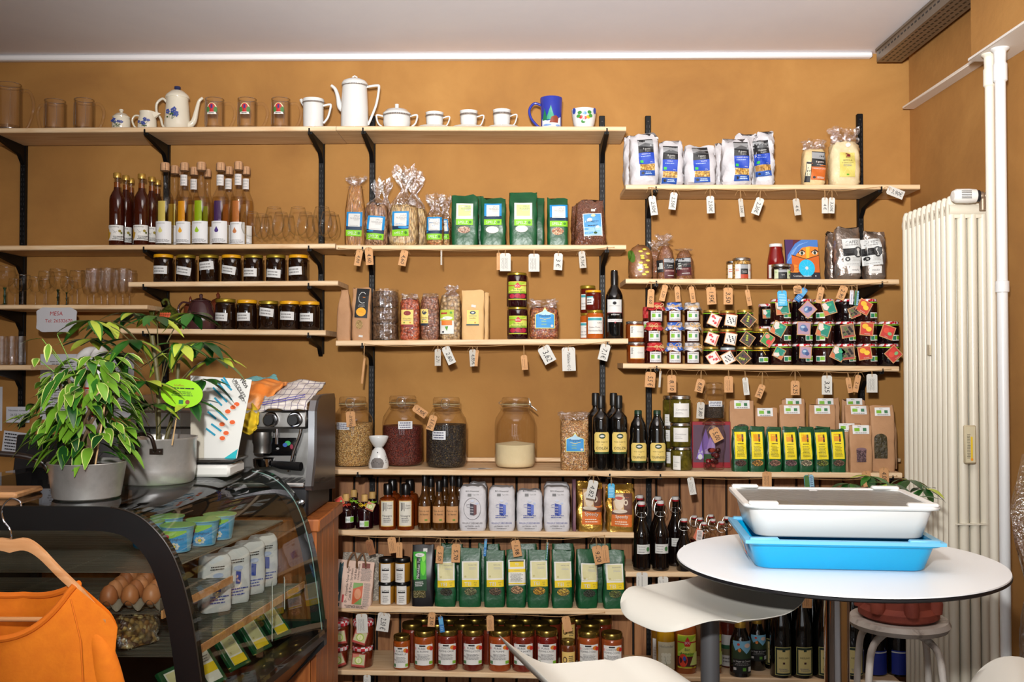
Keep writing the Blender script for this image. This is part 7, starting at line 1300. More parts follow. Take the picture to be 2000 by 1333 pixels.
# ================================================================ high table, trays, stools
TX, TY, TZ, TR = .791, 2.48, 1.097, .398
t = thing('bar_table', 'round white high table with a dark edge on a chrome column', 'table', (TX, TY, 0))
lathe_obj(C(232, 235, 236, .35), [(.0001, TZ - .0045), (TR - .004, TZ - .0045), (TR - .001, TZ - .003), (TR - .002, TZ), (.0001, TZ)], 'tabletop', t, 96)
lathe_obj(C(20, 20, 24, .4), [(.0001, TZ - .0135), (TR - .006, TZ - .0135), (TR, TZ - .010), (TR, TZ - .0046), (.0001, TZ - .0046)], 'dark_edge', t, 96)
lathe_obj(CHROME, [(.031, .02), (.031, TZ - .02), (.07, TZ - .0145)], 'column', t, 40); lathe_obj(CHROME, [(.0001, .03), (.03, .03), (.15, .014), (.16, 0)], 'base_plate', t, 48)
def tray(name, label, z0, h, bw, bd, tw, td, mt, inner, cx, cy, rot, lip=.012):
    t = thing(name, label, 'tray', (cx, cy, z0), rot); b = mk(mt)
    def ring(w_, d_, r_, n=6):
        o = []
        for sx, sy, a0 in ((1, 1, 0), (-1, 1, 90), (-1, -1, 180), (1, -1, 270)):
            for k in range(n + 1): a_ = math.radians(a0 + 90 * k / n); o.append((sx * (w_ / 2 - r_) + r_ * math.cos(a_), sy * (d_ / 2 - r_) + r_ * math.sin(a_)))
        return o
    secs = [(bw - .01, bd - .01, 0), (bw, bd, .004), (tw - .03, td - .03, h - .012), (tw - .006, td - .006, h - .01), (tw, td, h - .006), (tw - .002, td - .002, h), (tw - .034, td - .034, h - .001), (bw - .012, bd - .012, .008)]
    N = 28; b2 = len(b.v)
    for w_, d_, z_ in secs: b.v.extend((x, y, z_) for x, y in ring(w_, d_, .035))
    for i in range(len(secs) - 1):
        for k in range(N): j = (k + 1) % N; b.f.append((b2 + i * N + k, b2 + i * N + j, b2 + (i + 1) * N + j, b2 + (i + 1) * N + k)); b.mi.append(0)
    b.f.append(tuple(b2 + k for k in range(N - 1, -1, -1))); b.mi.append(0); b.f.append(tuple(b2 + 7 * N + k for k in range(N))); b.mi.append(0)
    b.build('tub', t)
    for sx in (-1, 1):
        for sy in (-1, 1): mk(inner).bbox(sx * tw * .4 - .035, sx * tw * .4 + .035, sy * td * .46 - .012, sy * td * .46 + .012, h - .002, h + .007, .003).build('corner_tab', t)
    return t
BLUEP = C(0, 160, 212, .35, 0, .2); BLUEL = C(110, 186, 226, .35); WHP = C(226, 226, 222, .35, 0, .2)
rot = math.radians(-5)
bx, by = .775, 2.485
t = tray('plastic_tray', 'bright blue plastic tray with a lighter rim standing on the white table', TZ + .0005, .072, .40, .27, .462, .34, BLUEP, BLUEL, bx, by, rot)
b = mk(BLUEL)
for (x0, x1, y0, y1) in ((-.231, .231, -.171, -.153), (-.231, .231, .153, .171), (-.231, -.213, -.153, .153), (.213, .231, -.153, .153)): b.box(x0, x1, y0, y1, .0665, .0745)
b.build('rim', t)
lb = label_on(t, [('r', .1, .1, .55, .9, C(222, 180, 130)), ('r', .6, .4, .95, .9, C(90, 140, 200)), ('r', .6, .1, .95, .35, C(200, 70, 70)), ('s', .15, .15, .5, .5, 3, GREY)], .075, .036, lambda X, Z, l: (-.2165 - l - (Z - .018) * .26, -.05 - (X - .04), .036 + (Z - .018)), 'product_sticker', C(170, 200, 220))
t = tray('plastic_tray', 'white translucent plastic tray with a lid stacked on the blue one', TZ + .0755, .083, .40, .27, .462, .345, WHP, WHP, bx, by + .01, rot)
b = mk(C(222, 220, 214, .5)); b.box(-.19, .19, -.13, .13, .05, .054)
b.mat(C(214, 196, 60)); rr = random.Random(5)
for k in range(9): x = -.15 + k * .036; b.box(x, x + .022, -.08 + rr.uniform(0, .03), .06, .054, .062)
b.build('stacked_contents', t)
mk(glass('milky_lid', (216, 216, 212), .5, .5, .14, .2, .4, 30, (180, 180, 176))).box(-.213, .213, -.155, .155, .0775, .0795).build('clear_lid', t)
mk(C(214, 214, 214)).box(-.02, .0, .12, .14, .0796, .0802).build('lid_sticker', t)
SEATM = C(206, 204, 194, .4, 0, .1)
def seat(t, rotz, mt=SEATM, up=.03):
    W_, D_ = .2, .205
    def prof(s):
        z = .018 * (s * s) - .0
        if s > .35: z += -.052 * ((s - .35) / .65) ** 2 + .012 * math.sin((s - .35) / .65 * PI)
        if s < -.3: z += up * ((-s - .3) / .7) ** 1.5
        return z
    def sq(a_, b_):
        r_ = max(abs(a_), abs(b_)); 
        if r_ < 1e-6: return 0, 0
        q = (abs(a_ / r_) ** 3.2 + abs(b_ / r_) ** 3.2) ** (-1 / 3.2); return a_ * q / 1, b_ * q / 1
    M = Matrix.Rotation(rotz, 4, 'Z'); b = mk(mt); N = 25; vs, fs = [], []
    for side in (0, 1):
        for j in range(N):
            for i in range(N):
                a_, b_ = -1 + 2 * i / (N - 1), -1 + 2 * j / (N - 1); x, y = sq(a_, b_); ed = max(abs(a_), abs(b_)); th = .010 * (1 - max(0, ed - .9) * 8)
                vs.append((x * D_, y * W_ * (1 - .08 * max(0, x)), prof(x) + .006 * (y * y) * (1 if x < .3 else .3) - (side * th + (1 - side) * 0)))
    for j in range(N - 1):
        for i in range(N - 1): k = j * N + i; fs.append((k, k + 1, k + N + 1, k + N)); k += N * N; fs.append((k, k + N, k + N + 1, k + 1))
    ed = [i for i in range(N)] + [j * N + N - 1 for j in range(1, N)] + [(N - 1) * N + i for i in range(N - 2, -1, -1)] + [j * N for j in range(N - 2, 0, -1)]
    for q in range(len(ed)): a_, b_ = ed[q], ed[(q + 1) % len(ed)]; fs.append((a_, a_ + N * N, b_ + N * N, b_))
    b.add(vs, fs, M); return b.build('seat', t, smooth=60)
GREYM = C(92, 92, 94, .4, .3)
for x, y, z, ro, lab in ((.468, 2.46, .995, math.radians(207), 'light grey moulded bar stool tucked under the white table'), (.175, 1.76, .995, math.radians(18), 'light grey moulded bar stool at the bottom edge, nearest the jam jars'), (1.04, 1.80, .985, math.radians(160), 'light grey moulded bar stool cut off beside the radiator pipes')):
    t = thing('bar_stool', lab, 'bar stool', (x, y, 0), 0, 'moulded bar stools'); s_ = seat(t, ro, SEATM, .09 if x < .2 else .03); s_.location = (0, 0, z)
    lathe_obj(GREYM, [(.0235, .02), (.0235, z - .03), (.05, z - .0155), (.05, z - .013)], 'column', t, 28); lathe_obj(CHROME, [(.0001, .03), (.03, .03), (.145, .014), (.155, 0)], 'base_plate', t, 40)
    b = mk(CHROME); b.tube([(.16 * math.cos(a_), .16 * math.sin(a_), .32) for a_ in [k * PI / 12 for k in range(24)]], .008, 8, closed=True); b.tube([(.02, 0, .32), (.16, 0, .32)], .008, 8); b.build('foot_ring', t)
# old white stool with a potted schefflera
OSX, OSY, OSZ = 1.222, 3.2, .765
OLDW = mottled('worn_white_paint', [(.35, (120, 104, 92)), (.45, (196, 188, 178)), (.7, (210, 204, 196))], 9, .5, .3)
t = thing('old_stool', 'old worn white stool of bent tubes holding the terracotta pot', 'stool', (OSX, OSY, 0))
lathe_obj(OLDW, [(.0001, OSZ - .035), (.12, OSZ - .035), (.15, OSZ - .03), (.158, OSZ - .015), (.15, OSZ), (.0001, OSZ)], 'seat', t, 40)
for k in range(4):
    a_ = k * PI / 2 + .6; c_, s_ = math.cos(a_), math.sin(a_); b = mk(OLDW); b.tube(smooth_path([(.05 * c_, .05 * s_, OSZ - .036), (.13 * c_, .13 * s_, OSZ - .07), (.155 * c_, .155 * s_, OSZ - .16), (.17 * c_, .17 * s_, .35), (.2 * c_, .2 * s_, .0)], 4), .0115, 10); b.build('leg', t)
for z_ in (.3, .5):
    b = mk(OLDW); b.tube([(.16 * math.cos(a_), .16 * math.sin(a_), z_) for a_ in [k * PI / 12 for k in range(24)]], .008, 8, closed=True); b.build('ring', t)
def leaf(b, base, d, up, L, W, ma, mb_, droop=.3, fold=.15, nv=6, edge=.62, rr=R):
    """one leaf: broad blade along d, bent down by droop; inner columns of ma, outer of mb_"""
    d = Vector(d).normalized(); up = Vector(up); s = d.cross(up)
    s = s.normalized() if s.length > 1e-5 else Vector((1, 0, 0)); n = s.cross(d); base = Vector(base); vs = []
    for j in range(nv):
        t_ = j / (nv - 1); wv = W / 2 * (math.sin(PI * min(1, t_ * .96 + .015) ** .8) ** .9); c = base + d * (L * t_) - Vector((0, 0, 1)) * (droop * L * t_ * t_)
        for q in (-1, -edge, 0, edge, 1): vs.append(c + s * (q * wv) + n * (abs(q) * wv * fold))
    k0 = len(b.v); b.v.extend(tuple(v) for v in vs)
    for j in range(nv - 1):
        for i in range(4):
            b.mat(ma if i in (1, 2) else mb_); b.f.append((k0 + j * 5 + i, k0 + j * 5 + i + 1, k0 + j * 5 + i + 6, k0 + j * 5 + i + 5)); b.mi.append(b.cur)
DG = C(24, 66, 24, .3); MG = C(46, 100, 30, .32); YG = C(170, 186, 60, .35); CRM = C(196, 204, 120, .35); LG = C(104, 150, 40, .35); STM = C(92, 84, 44, .6)
def umbrella_plant(t, stems, hubs, L, rr, yel):
    sb = mk(STM); fb = MB()
    for hi, (h, src) in enumerate(hubs):
        h = Vector(h); s0 = Vector(src); mid = (h + s0) / 2 + Vector((0, 0, .02)); sb.tube(smooth_path([s0, mid, h], 4), .0016, 6)
        n = rr.choice((7, 8, 8)); out = (h - s0); out.z = 0; out = out.normalized() if out.length > .01 else Vector((0, -1, 0))
        for k in range(n):
            a_ = 2 * PI * k / n + rr.uniform(-.15, .15); dd = Vector((math.cos(a_), math.sin(a_), rr.uniform(-.45, .1)))
            dd += out * .15; y_ = rr.random() < yel
            leaf(fb, h + dd.normalized() * .006, dd, (0, 0, 1), L * rr.uniform(.8, 1.15), L * .4, YG if y_ else rr.choice((DG, MG)), rr.choice((YG, MG)) if y_ else rr.choice((DG, DG, MG)), rr.uniform(.1, .5))
    for a_, b_, r_ in stems: sb.tube(smooth_path([a_, (Vector(a_) + Vector(b_)) / 2 + Vector((.01, 0, 0)), b_], 4), r_, 8)
    sb.build('stems', t); fb.build('leaves', t, smooth=60)
TER = mottled('red_terracotta', [(.3, (124, 54, 42)), (.7, (160, 78, 58))], 14, .75, .4, 50)
t = thing('potted_schefflera', 'red terracotta pot with relief figures and a green umbrella plant', 'potted plant', (OSX, OSY, OSZ + .0005))
lathe_obj(TER, [(.0001, 0), (.11, 0), (.125, .01), (.125, .03), (.11, .045), (.112, .17), (.125, .185), (.125, .2), (.105, .2), (.1, .17)], 'pot', t, 40, cap1=False)
for k in range(7):
    a_ = k * 2 * PI / 7 + .2; b = mk(TER); M = Matrix.Rotation(a_, 4, 'Z') @ Matrix.Translation((.115, 0, 0))
    b.lathe([(.022, .03), (.024, .06), (.014, .1), (.022, .14), (.016, .165), (.001, .175)], 12, M); b.build('relief_figure', t)
lathe_obj(C(50, 36, 26, .95), [(.1, .172), (.0001, .18)], 'soil', t)
rr = random.Random(12); hubs = []
for px, py, Yh in ((1660, 945, 3.12), (1700, 930, 3.2), (1735, 945, 3.1), (1775, 938, 3.2), (1805, 955, 3.15), (1640, 965, 3.2), (1790, 972, 3.05), (1750, 962, 3.0), (1690, 968, 3.05)):
    p = at(px, py, Yh) - Vector(t.location); hubs.append((p, (0, 0, .33 + rr.uniform(-.05, .05))))
umbrella_plant(t, [((0, 0, .17), (0, 0, .38), .006)], hubs, .07, rr, .22)
# ================================================================ wooden counter and espresso machine
CX1 = -.675
t = thing('wooden_counter', 'orange brown wooden counter behind the display case', 'counter', (-2.4, 3.18, 0))
mk(COUNTERW).bbox(0, 2.4 + CX1 + .01, 0, .41, 1.04, 1.08, .004).build('worktop', t)
k = 0
while k < 4: mk(COUNTERW).bbox(2.4 + CX1 - .02, 2.4 + CX1 - .002, .01 + k * .0955, .01 + k * .0955 + .0935, 0, 1.04, .002).build('side_board', t); k += 1
mk(COUNTERW).box(.0, 2.4 + CX1 - .021, .01, .39, 0, 1.04).build('carcass', t)
EX0, EX1, EY, EZ = -1.30, -.712, 3.36, 1.0806
t = thing('espresso_machine', 'steel espresso machine with two round knobs and rounded side panel', 'espresso machine', (EX0, EY, EZ)); W_ = EX1 - EX0
mk(C(24, 24, 26, .4)).bbox(0, W_, -.14, .22, .0, .1, .008).build('base', t)
b = mk(STEEL); b.bbox(.0, W_ - .01, -.15, .02, .1, .115, .004); b.build('drip_tray', t)
b = mk(C(40, 38, 38, .3, .6)); [b.box(.03 + k * .026, .046 + k * .026, -.13, .0, .1155, .1165) for k in range(24)]; b.build('grate', t)
mk(STEEL).box(.0, W_ - .01, .02, .22, .1, .33).build('body', t)
mk(STEEL).bbox(.0, W_ - .012, -.1, .22, .29, .352, .008).build('control_band', t)
mk(C(10, 10, 12, .1, 0, .6)).bbox(W_ - .19, W_ - .075, .012, .0195, .19, .252, .001).build('display_panel', t)
label_on(t, [('e', .74, .7, .09, .14, C(40, 160, 90)), ('e', .66, .6, .07, .12, C(40, 90, 170)), ('e', .86, .5, .05, .14, C(140, 30, 60)), ('r', .1, .2, .12, .85, C(60, 110, 110)), ('r', .22, .2, .24, .85, C(60, 110, 110)), ('e', .44, .4, .05, .06, C(150, 150, 150))], .115, .06, flat_map(.115, .0118, W_ - .1325, .191), 'display_marks')
for kx in (530, 577):
    x = at(kx, 818, EY - .1).x - EX0; M = Matrix.Translation((x, -.1, .322)) @ Matrix.Rotation(PI / 2, 4, 'X')
    lathe_obj(CHROME, [(.026, 0), (.026, .008), (.022, .014)], 'knob_collar', t, M=M); lathe_obj(C(14, 14, 16, .35), [(.019, .012), (.019, .04), (.016, .044), (.0001, .044)], 'knob', t, M=M)
for pts in ([(541, 832), (541, 850), (540, 868)], [(589, 832), (586, 850), (575, 880), (570, 900), (564, 922)]):
    b = mk(CHROME); b.tube(smooth_path([at(px, py, EY - .075) - Vector((EX0, EY, EZ)) for px, py in pts], 4), .0055, 10); b.build('steam_wand', t)
for kx in (515,):
    p = at(kx, 905, EY - .06) - Vector((EX0, EY, EZ)); lathe_obj(STEEL, [(.024, .0), (.03, .004), (.03, .03), (.034, .04), (.034, .075)], 'group_head', t, M=Matrix.Translation(p + Vector((-.01, .02, .03))))
    b = mk(CHROME); b.lathe([(.034, -.01), (.036, .016)], 24, Matrix.Translation(p)); b.build('portafilter', t)
    b = mk(BLACK); b.tube([p + Vector((.035, -.02, 0)), p + Vector((.07, -.035, -.004)), p + Vector((.14, -.055, -.006))], [.009, .014, .015], 12); b.build('portafilter_handle', t)
def sidepanel(x0, x1, nm, mt):
    po = [(-.15, .105), (-.14, .09), (.22, .05), (.22, .38), (.2, .4), (-.02, .4), (-.07, .385), (-.1, .35), (-.1, .3), (-.105, .2)]
    b = mk(mt); b.prism(po, x0, x1, 'YZ'); return b.build(nm, t, smooth=30)
sidepanel(W_ - .009, W_ + .012, 'side_panel', C(168, 168, 170, .25, .9)); sidepanel(W_ + .0125, W_ + .02, 'dark_side_cover', C(62, 54, 50, .3, .3)); sidepanel(-.02, -.001, 'side_panel', C(168, 168, 170, .25, .9))
# cloths on the machine
def cloth(label, mt, pts, thick=.006, seed=1):
    """pts: rows of photo points (px, py, Y) from one side to the other"""
    rows = [[at(*p) for p in r] for r in pts]; nv = len(rows); nu = len(rows[0])
    def fn(u, v):
        j = min(int(v * (nv - 1)), nv - 2); tj = v * (nv - 1) - j; i = min(int(u * (nu - 1)), nu - 2); ti = u * (nu - 1) - i
        a_ = rows[j][i].lerp(rows[j][i + 1], ti).lerp(rows[j + 1][i].lerp(rows[j + 1][i + 1], ti), tj)
        wv = .006 * math.sin(11 * u + 4 * v + seed) + .004 * math.sin(23 * v - 9 * u + seed)
        return (a_.x, a_.y - wv, a_.z + .5 * wv)
    b = mk(mt); b.grid(30, 24, fn); o = b.build('folded_towel', None, smooth=70)
    md = o.modifiers.new('thickness', 'SOLIDIFY'); md.thickness = thick; md.offset = 1
    return tag(o, label, 'towel')
def gridcloth(name, base, line, band):
    mt, nt, p = _new(name); v = texmap(nt); sx = nt.nodes.new('ShaderNodeSeparateXYZ'); nt.links.new(v, sx.inputs[0]); acc = None
    for ax, sc_, w__ in ((0, 45, .1), (2, 60, .1)):
        mu = nt.nodes.new('ShaderNodeMath'); mu.operation = 'MULTIPLY'; mu.inputs[1].default_value = sc_; nt.links.new(sx.outputs[ax], mu.inputs[0])
        fr = nt.nodes.new('ShaderNodeMath'); fr.operation = 'FRACT'; nt.links.new(mu.outputs[0], fr.inputs[0]); lt = nt.nodes.new('ShaderNodeMath'); lt.operation = 'LESS_THAN'; lt.inputs[1].default_value = w__; nt.links.new(fr.outputs[0], lt.inputs[0])
        if acc: mx = nt.nodes.new('ShaderNodeMath'); mx.operation = 'MAXIMUM'; nt.links.new(acc, mx.inputs[0]); nt.links.new(lt.outputs[0], mx.inputs[1]); acc = mx.outputs[0]
        else: acc = lt.outputs[0]
    nt.links.new(ramp(nt, acc, [(0, base), (1, line)]), p.inputs['Base Color']); p.inputs['Roughness'].default_value = .9; return mt
TY_ = EY
cloth('orange and peach towel folded on the espresso machine', mottled('peach_cloth', [(.4, (214, 120, 40)), (.55, (226, 150, 80)), (.65, (222, 190, 160))], 9, .9, .3), [[(470, 745, TY_ + .16), (515, 741, TY_ + .16), (562, 745, TY_ + .14)], [(468, 760, TY_ + .05), (510, 752, TY_ + .05), (552, 752, TY_ + .05)], [(466, 800, TY_ - .07), (495, 798, TY_ - .06), (520, 790, TY_ - .05)]], .01)
cloth('teal cloth edge at the back of the towel pile', C(110, 160, 160, .9), [[(480, 738, TY_ + .22), (510, 737, TY_ + .22), (540, 735, TY_ + .22)], [(480, 750, TY_ + .18), (515, 748, TY_ + .18), (545, 750, TY_ + .19)]], .008, 4)
o = cloth('white checked tea towel with purple stripes draped over the machine', gridcloth('check_cloth', (214, 206, 198), (120, 110, 130), None), [[(528, 752, TY_ + .16), (585, 742, TY_ + .16), (636, 746, TY_ + .18)], [(520, 765, TY_ + .06), (580, 756, TY_ + .06), (625, 762, TY_ + .08)], [(512, 785, TY_ - .08), (560, 778, TY_ - .095), (600, 790, TY_ - .09)], [(504, 801, TY_ - .108), (550, 797, TY_ - .116), (598, 800, TY_ - .112)]], .01, 2)
PUR_ = C(84, 76, 160, .9)
for q in (0, 1):
    b = mk(PUR_); b.tube([at(512 + 14 * k, 787 - 2.6 * k + (3 if k > 6 else 0) * (k - 6) * 2.2 + q * 4, TY_ - .12 + .0 * k) for k in range(7)], .0014, 5); b.build('stripe', o).location = (0, 0, 0)
cloth('yellow cloth hanging down at the corner of the machine', C(206, 176, 30, .9), [[(476, 785, TY_ - .02), (490, 786, TY_ - .02), (500, 790, TY_ - .02)], [(470, 810, TY_ - .12), (488, 812, TY_ - .125), (503, 806, TY_ - .12)], [(468, 830, TY_ - .12), (486, 834, TY_ - .14), (503, 828, TY_ - .125)], [(465, 842, TY_ - .11), (486, 850, TY_ - .13), (502, 838, TY_ - .12)]], .006, 6)
# ================================================================ refrigerated display case
FX, FY, NX, NY = -.871, 3.17, -.99, 2.33
PRF = [(-.74, 1.25), (-.5, 1.25), (-.25, 1.25), (-.12, 1.25), (-.055, 1.25), (0, 1.247), (.055, 1.232), (.1, 1.2), (.14, 1.15), (.167, 1.09), (.187, 1.02), (.2, .96), (.218, .84), (.233, .72)]
def WP(s, u, z): return Vector((FX + (NX - FX) * s + u, FY + (NY - FY) * s, z))
t = thing('display_case', 'curved glass counter display case with black frames and wire shelves', 'display case', (0, 0, 0))
prf = [(p.x, p.z) for p in smooth_path([(u, 0, z) for u, z in PRF], 3)]; PK = 15
def inset(pr, d):
    o = []
    for i, (u, z) in enumerate(pr):
        a_ = pr[max(i - 1, 0)]; c_ = pr[min(i + 1, len(pr) - 1)]; tx, tz = c_[0] - a_[0], c_[1] - a_[1]; l = math.hypot(tx, tz) or 1; o.append((u + tz / l * d, z - tx / l * d))
    return o
FRM = C(14, 14, 15, .35, 0, .2)
for s0, s1, nm, wd in ((0, .03, 'far_side_frame', .036), (.97, 1.0, 'near_side_frame', .058)):
    b = mk(FRM); inn = inset(prf, wd); n = len(prf)
    vs = [WP(s, u, z) for s in (s0, s1) for pr in (prf, inn) for u, z in pr]
    fs = []
    for i in range(n - 1):
        a_, b_, c_, d_ = i, i + 1, n + i + 1, n + i
        fs += [(a_, b_, c_, d_), (a_ + 2 * n, d_ + 2 * n, c_ + 2 * n, b_ + 2 * n), (a_, a_ + 2 * n, b_ + 2 * n, b_), (d_, c_, c_ + 2 * n, d_ + 2 * n)]
    b.add(vs, fs)
    q = [WP(s, u, z) for s in (s0, s1) for u, z in ((-.74, 1.25), (-.70, 1.25), (-.70, .72), (-.74, .72))]; b.add(q, [(0, 1, 2, 3), (7, 6, 5, 4), (0, 4, 5, 1), (1, 5, 6, 2), (2, 6, 7, 3), (3, 7, 4, 0)])
    q = [WP(s, u, z) for s in (s0, s1) for u, z in ((-.74, .76), (.233, .76), (.233, .68), (.1, .55), (.1, 0.02), (-.74, 0.02))]; b.add(q, [tuple(range(6)), tuple(range(11, 5, -1))] + [(i, i + 6, (i + 1) % 6 + 6, (i + 1) % 6) for i in range(6)])
    b.build(nm, t, smooth=25)
    b = mk(PANE); b.add([WP((s0 + s1) / 2, u, z) for u, z in inn + [(-.7, .76)]], [tuple(range(len(inn) + 1))]); b.build('side_glass', t, smooth=0)
b = mk(PANE); out = inset(prf, -.0015); b.grid(2, len(out), lambda u, v: WP(.001 + .998 * u, *out[round(v * (len(out) - 1))])); b.build('curved_front_glass', t, smooth=60)
b = mk(C(40, 32, 26, .3)); b.tube([WP(1.0, u, z) for u, z in out[PK:]], .0022, 6); b.build('glass_edge_trim', t)
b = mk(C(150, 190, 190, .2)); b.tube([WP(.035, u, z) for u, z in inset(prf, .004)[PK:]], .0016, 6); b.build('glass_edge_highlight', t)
b = mk(FRM); b.add([WP(s, u, z) for s in (.03, .97) for u, z in ((.16, .735), (.233, .735), (.233, .7), (.1, .55), (.1, .02), (-.74, .02), (-.74, .70), (.1, .70))], [tuple(range(8)), tuple(range(15, 7, -1))] + [(i, i + 8, (i + 1) % 8 + 8, (i + 1) % 8) for i in range(8)]); b.build('base_cabinet', t, smooth=0)
b = mk(C(26, 24, 24, .5)); b.add([WP(s, u, z) for s in (.03, .97) for u, z in ((-.735, 1.24), (-.72, 1.24), (-.72, .7), (-.735, .7))], [(0, 1, 5, 4), (1, 2, 6, 5), (3, 0, 4, 7)]); b.build('back_panel', t, smooth=0)
for (u, s) in ((.233, .02), (.14, .02)): pass
mk(CHROME).lathe([(.009, 0), (.009, .012), (.0001, .014)], 16, Matrix.Translation(WP(-.0, .15, 1.14)) @ Matrix.Rotation(PI / 2, 4, 'X')).build('hinge_bolt', t)
for z_, u1, sa, sb_, nm in ((1.085, .1, .04, .96, 'wire_shelf'), (.985, .1, .5, .96, 'wire_shelf'), (.882, .16, .04, .96, 'wire_shelf')):
    b = mk(C(196, 190, 176, .3, .9)); nq = int((sb_ - sa) * 85 / 1.1)
    for k in range(nq): s_ = sa + (sb_ - sa) * k / (nq - 1); b.tube([WP(s_, -.68, z_), WP(s_, u1, z_)], .0011, 5)
    for u in (-.68, -.4, -.15, u1): b.tube([WP(sa, u, z_ - .0025), WP(sb_, u, z_ - .0025)], .002, 6)
    b.build(nm, t)
for z_, u1, sa, sb_ in ((.985, .106, .5, .96), (.882, .168, .04, .96)):  # added beige strips standing in for reflections on the curved glass
    b = mk(BEECH); b.add([WP(s, u1 + du, z) for s in (sa, sb_) for du, z in ((0, z_ - .012), (.005, z_ - .012), (.005, z_ + .008), (0, z_ + .008))], [(0, 1, 2, 3), (7, 6, 5, 4), (0, 4, 5, 1), (1, 5, 6, 2), (2, 6, 7, 3), (3, 7, 4, 0)]); b.build('reflection_rail', t, smooth=0)
def inside(s, u, z): p = WP(s, u, z); return p
# things in the case
yl_ = [('r', 0, 0, 1, 1, C(60, 150, 210)), ('p', [(0, .55), (.5, .65), (1, .9), (1, 1), (0, 1)], C(150, 200, 90)), ('l', [(0, .75), (1, .82)], .002, C(190, 60, 80)), ('e', .3, .72, .1, .1, C(200, 40, 60)), ('t', 'Bio Joghurt', .6, .6, .6, .12, C(30, 60, 90))] + [('e', .55 + .13 * math.cos(q), .25 + .13 * math.sin(q), .05, .06, LWHITE) for q in [k * PI / 4 for k in range(8)]] + [('e', .55, .25, .06, .07, C(230, 200, 40))]
for i, (s_, u) in enumerate(((.66, .02), (.55, .045), (.44, .05), (.6, -.09), (.49, -.08))):
    t = thing('yogurt_cup', f'blue and green yogurt cup with a daisy in the display case, {ORD[i]}', 'yogurt', inside(s_, u, 1.0875), .0, 'yogurt cups'); lathe_obj(C(120, 176, 206, .35), [(.03, 0), (.033, .002), (.043, .066), (.046, .068), (.046, .07)], 'cup', t); lathe_obj(C(150, 196, 120, .3), [(.047, .0705), (.047, .072), (.0001, .072)], 'foil_lid', t)
    label_on(t, yl_, .075, .055, cyl_map(lambda zz: .0335 + .0105 * zz / .066, .006, .075), 'label')
t = thing('egg_tray', 'grey pulp tray holding brown eggs on the middle shelf', 'egg tray', inside(.79, -.015, .9875), math.radians(-82))
def trayf(u, v): x, y = (u - .5) * .3, (v - .5) * .15; return (x, y, .018 + .013 * math.cos(x * 2 * PI / .05) * math.cos(y * 2 * PI / .05))
b = mk(C(128, 118, 104, .9)); b.grid(60, 30, trayf); o = b.build('pulp_tray', t, smooth=60); b = mk(C(128, 118, 104, .9)); b.box(-.15, .15, -.076, -.074, .002, .03).box(-.15, .15, .074, .076, .002, .03); b.build('tray_rim', t)
k = 0
for i in range(6):
    for j in range(3):
        x, y = -.125 + i * .05, -.05 + j * .05; col = [(176, 110, 66), (190, 124, 80), (164, 98, 58)][(i + j) % 3]; p = Matrix.Rotation(math.radians(-82), 3, 'Z') @ Vector((x, y, 0)) + Vector(inside(.79, -.015, 0))
        o = mk(C(*col, .45)).lathe([(.0001, 0), (.012, .003), (.02, .012), (.022, .022), (.019, .037), (.011, .049), (.0001, .054)], 20).build('egg', None, 60); o.location = (p.x, p.y, .9875 + .012); k += 1
        tag(o, f'brown egg in the pulp tray, {ORD[i]} across, {["nearest the glass", "in the middle row", "farthest from the glass"][j]}', 'egg', 'brown eggs')
for i, (s_, u, r_) in enumerate(((.3, .09, -.5), (.17, .09, -.5), (.42, .08, -.6), (.05, .09, -.5))):
    _seed[0] += 1; t = thing('flour_pack', f'white flour pack with blue print inside the display case, {ORD[i]}', 'bag', inside(s_ + .03, u - .04, .8845), r_ + 1.2, 'flour packs in the case'); bg = Bag(.085, .06, .16, 'flour', 5, .001, _seed[0]); b = mk(FLW); bg.mesh(b); b.build('bag_body', t)
    label_on(t, [('p', [(.4, .36), (.6, .34), (.6, .6), (.4, .62)], FB), ('e', .5, .68, .2, .05, C(170, 180, 210)), ('s', .1, .1, .9, .28, 3, FB), ('s', .2, .78, .8, .88, 2, INK)], .075, .14, bg.map(.075, 0, .01), 'printed_front')
_seed[0] += 1; t = thing('snack_bag', 'clear bag of pale dried slices near the front frame of the case', 'bag', inside(.86, .0, .8845), .9); bg = Bag(.1, .05, .085, 'content', 3, .002, 77); b = mk(seeds('dried_slices', [(214, 180, 110), (180, 130, 70), (90, 60, 60), (226, 200, 140)], 90)); bg.mesh(b); b.build('contents', t); b2 = Bag(.1, .05, .1, 'pillow', 3, .003, 77, .003); b = mk(CELLOT); b2.mesh(b); b.build('clear_film', t)
for i, s_ in enumerate((.88, .7, .52, .34, .16)):
    t = thing('tea_packet', f'green tea packet with a yellow banded label in the case bottom, {ORD[i]} from the shirt', 'packet', inside(s_, .145, .7375), 1.25, 'tea packets in the case bottom'); t.rotation_euler = (math.radians(-38), 0, 1.25)
    mk(GREENF).bbox(-.045, .045, -.006, .006, .004, .11, .002).build('packet_body', t); label_on(t, tei('TEI')[:5] + [('r', 0, 0, 1, .28, TLY)] if i != 1 else [('r', 0, .3, 1, .6, TLY), ('s', .1, .65, .9, .9, 3, GREY)], .06, .085, flat_map(.06, -.0062, 0, .015), 'label', TLW)
for s_, z_, hh in ((.36, .78, .17), (.25, .85, .09)):
    p = inside(s_, .205, z_); t = tag(mk(C(206, 206, 200, .5)).box(-.001, .001, -.018, .018, 0, hh).build('price_strip'), f'white paper price strip hanging inside the case glass, {"longer" if hh > .1 else "shorter"} one', 'price strip'); t.location = p - Vector((.03, 0, 0)); t.rotation_euler = (0, 0, .3)
    label_on(t, [('s', .1, .1, .9, .9, 8, INK)], .034, hh, lambda X, Z, l: (.0011 + l, X - .017, Z), 'print')
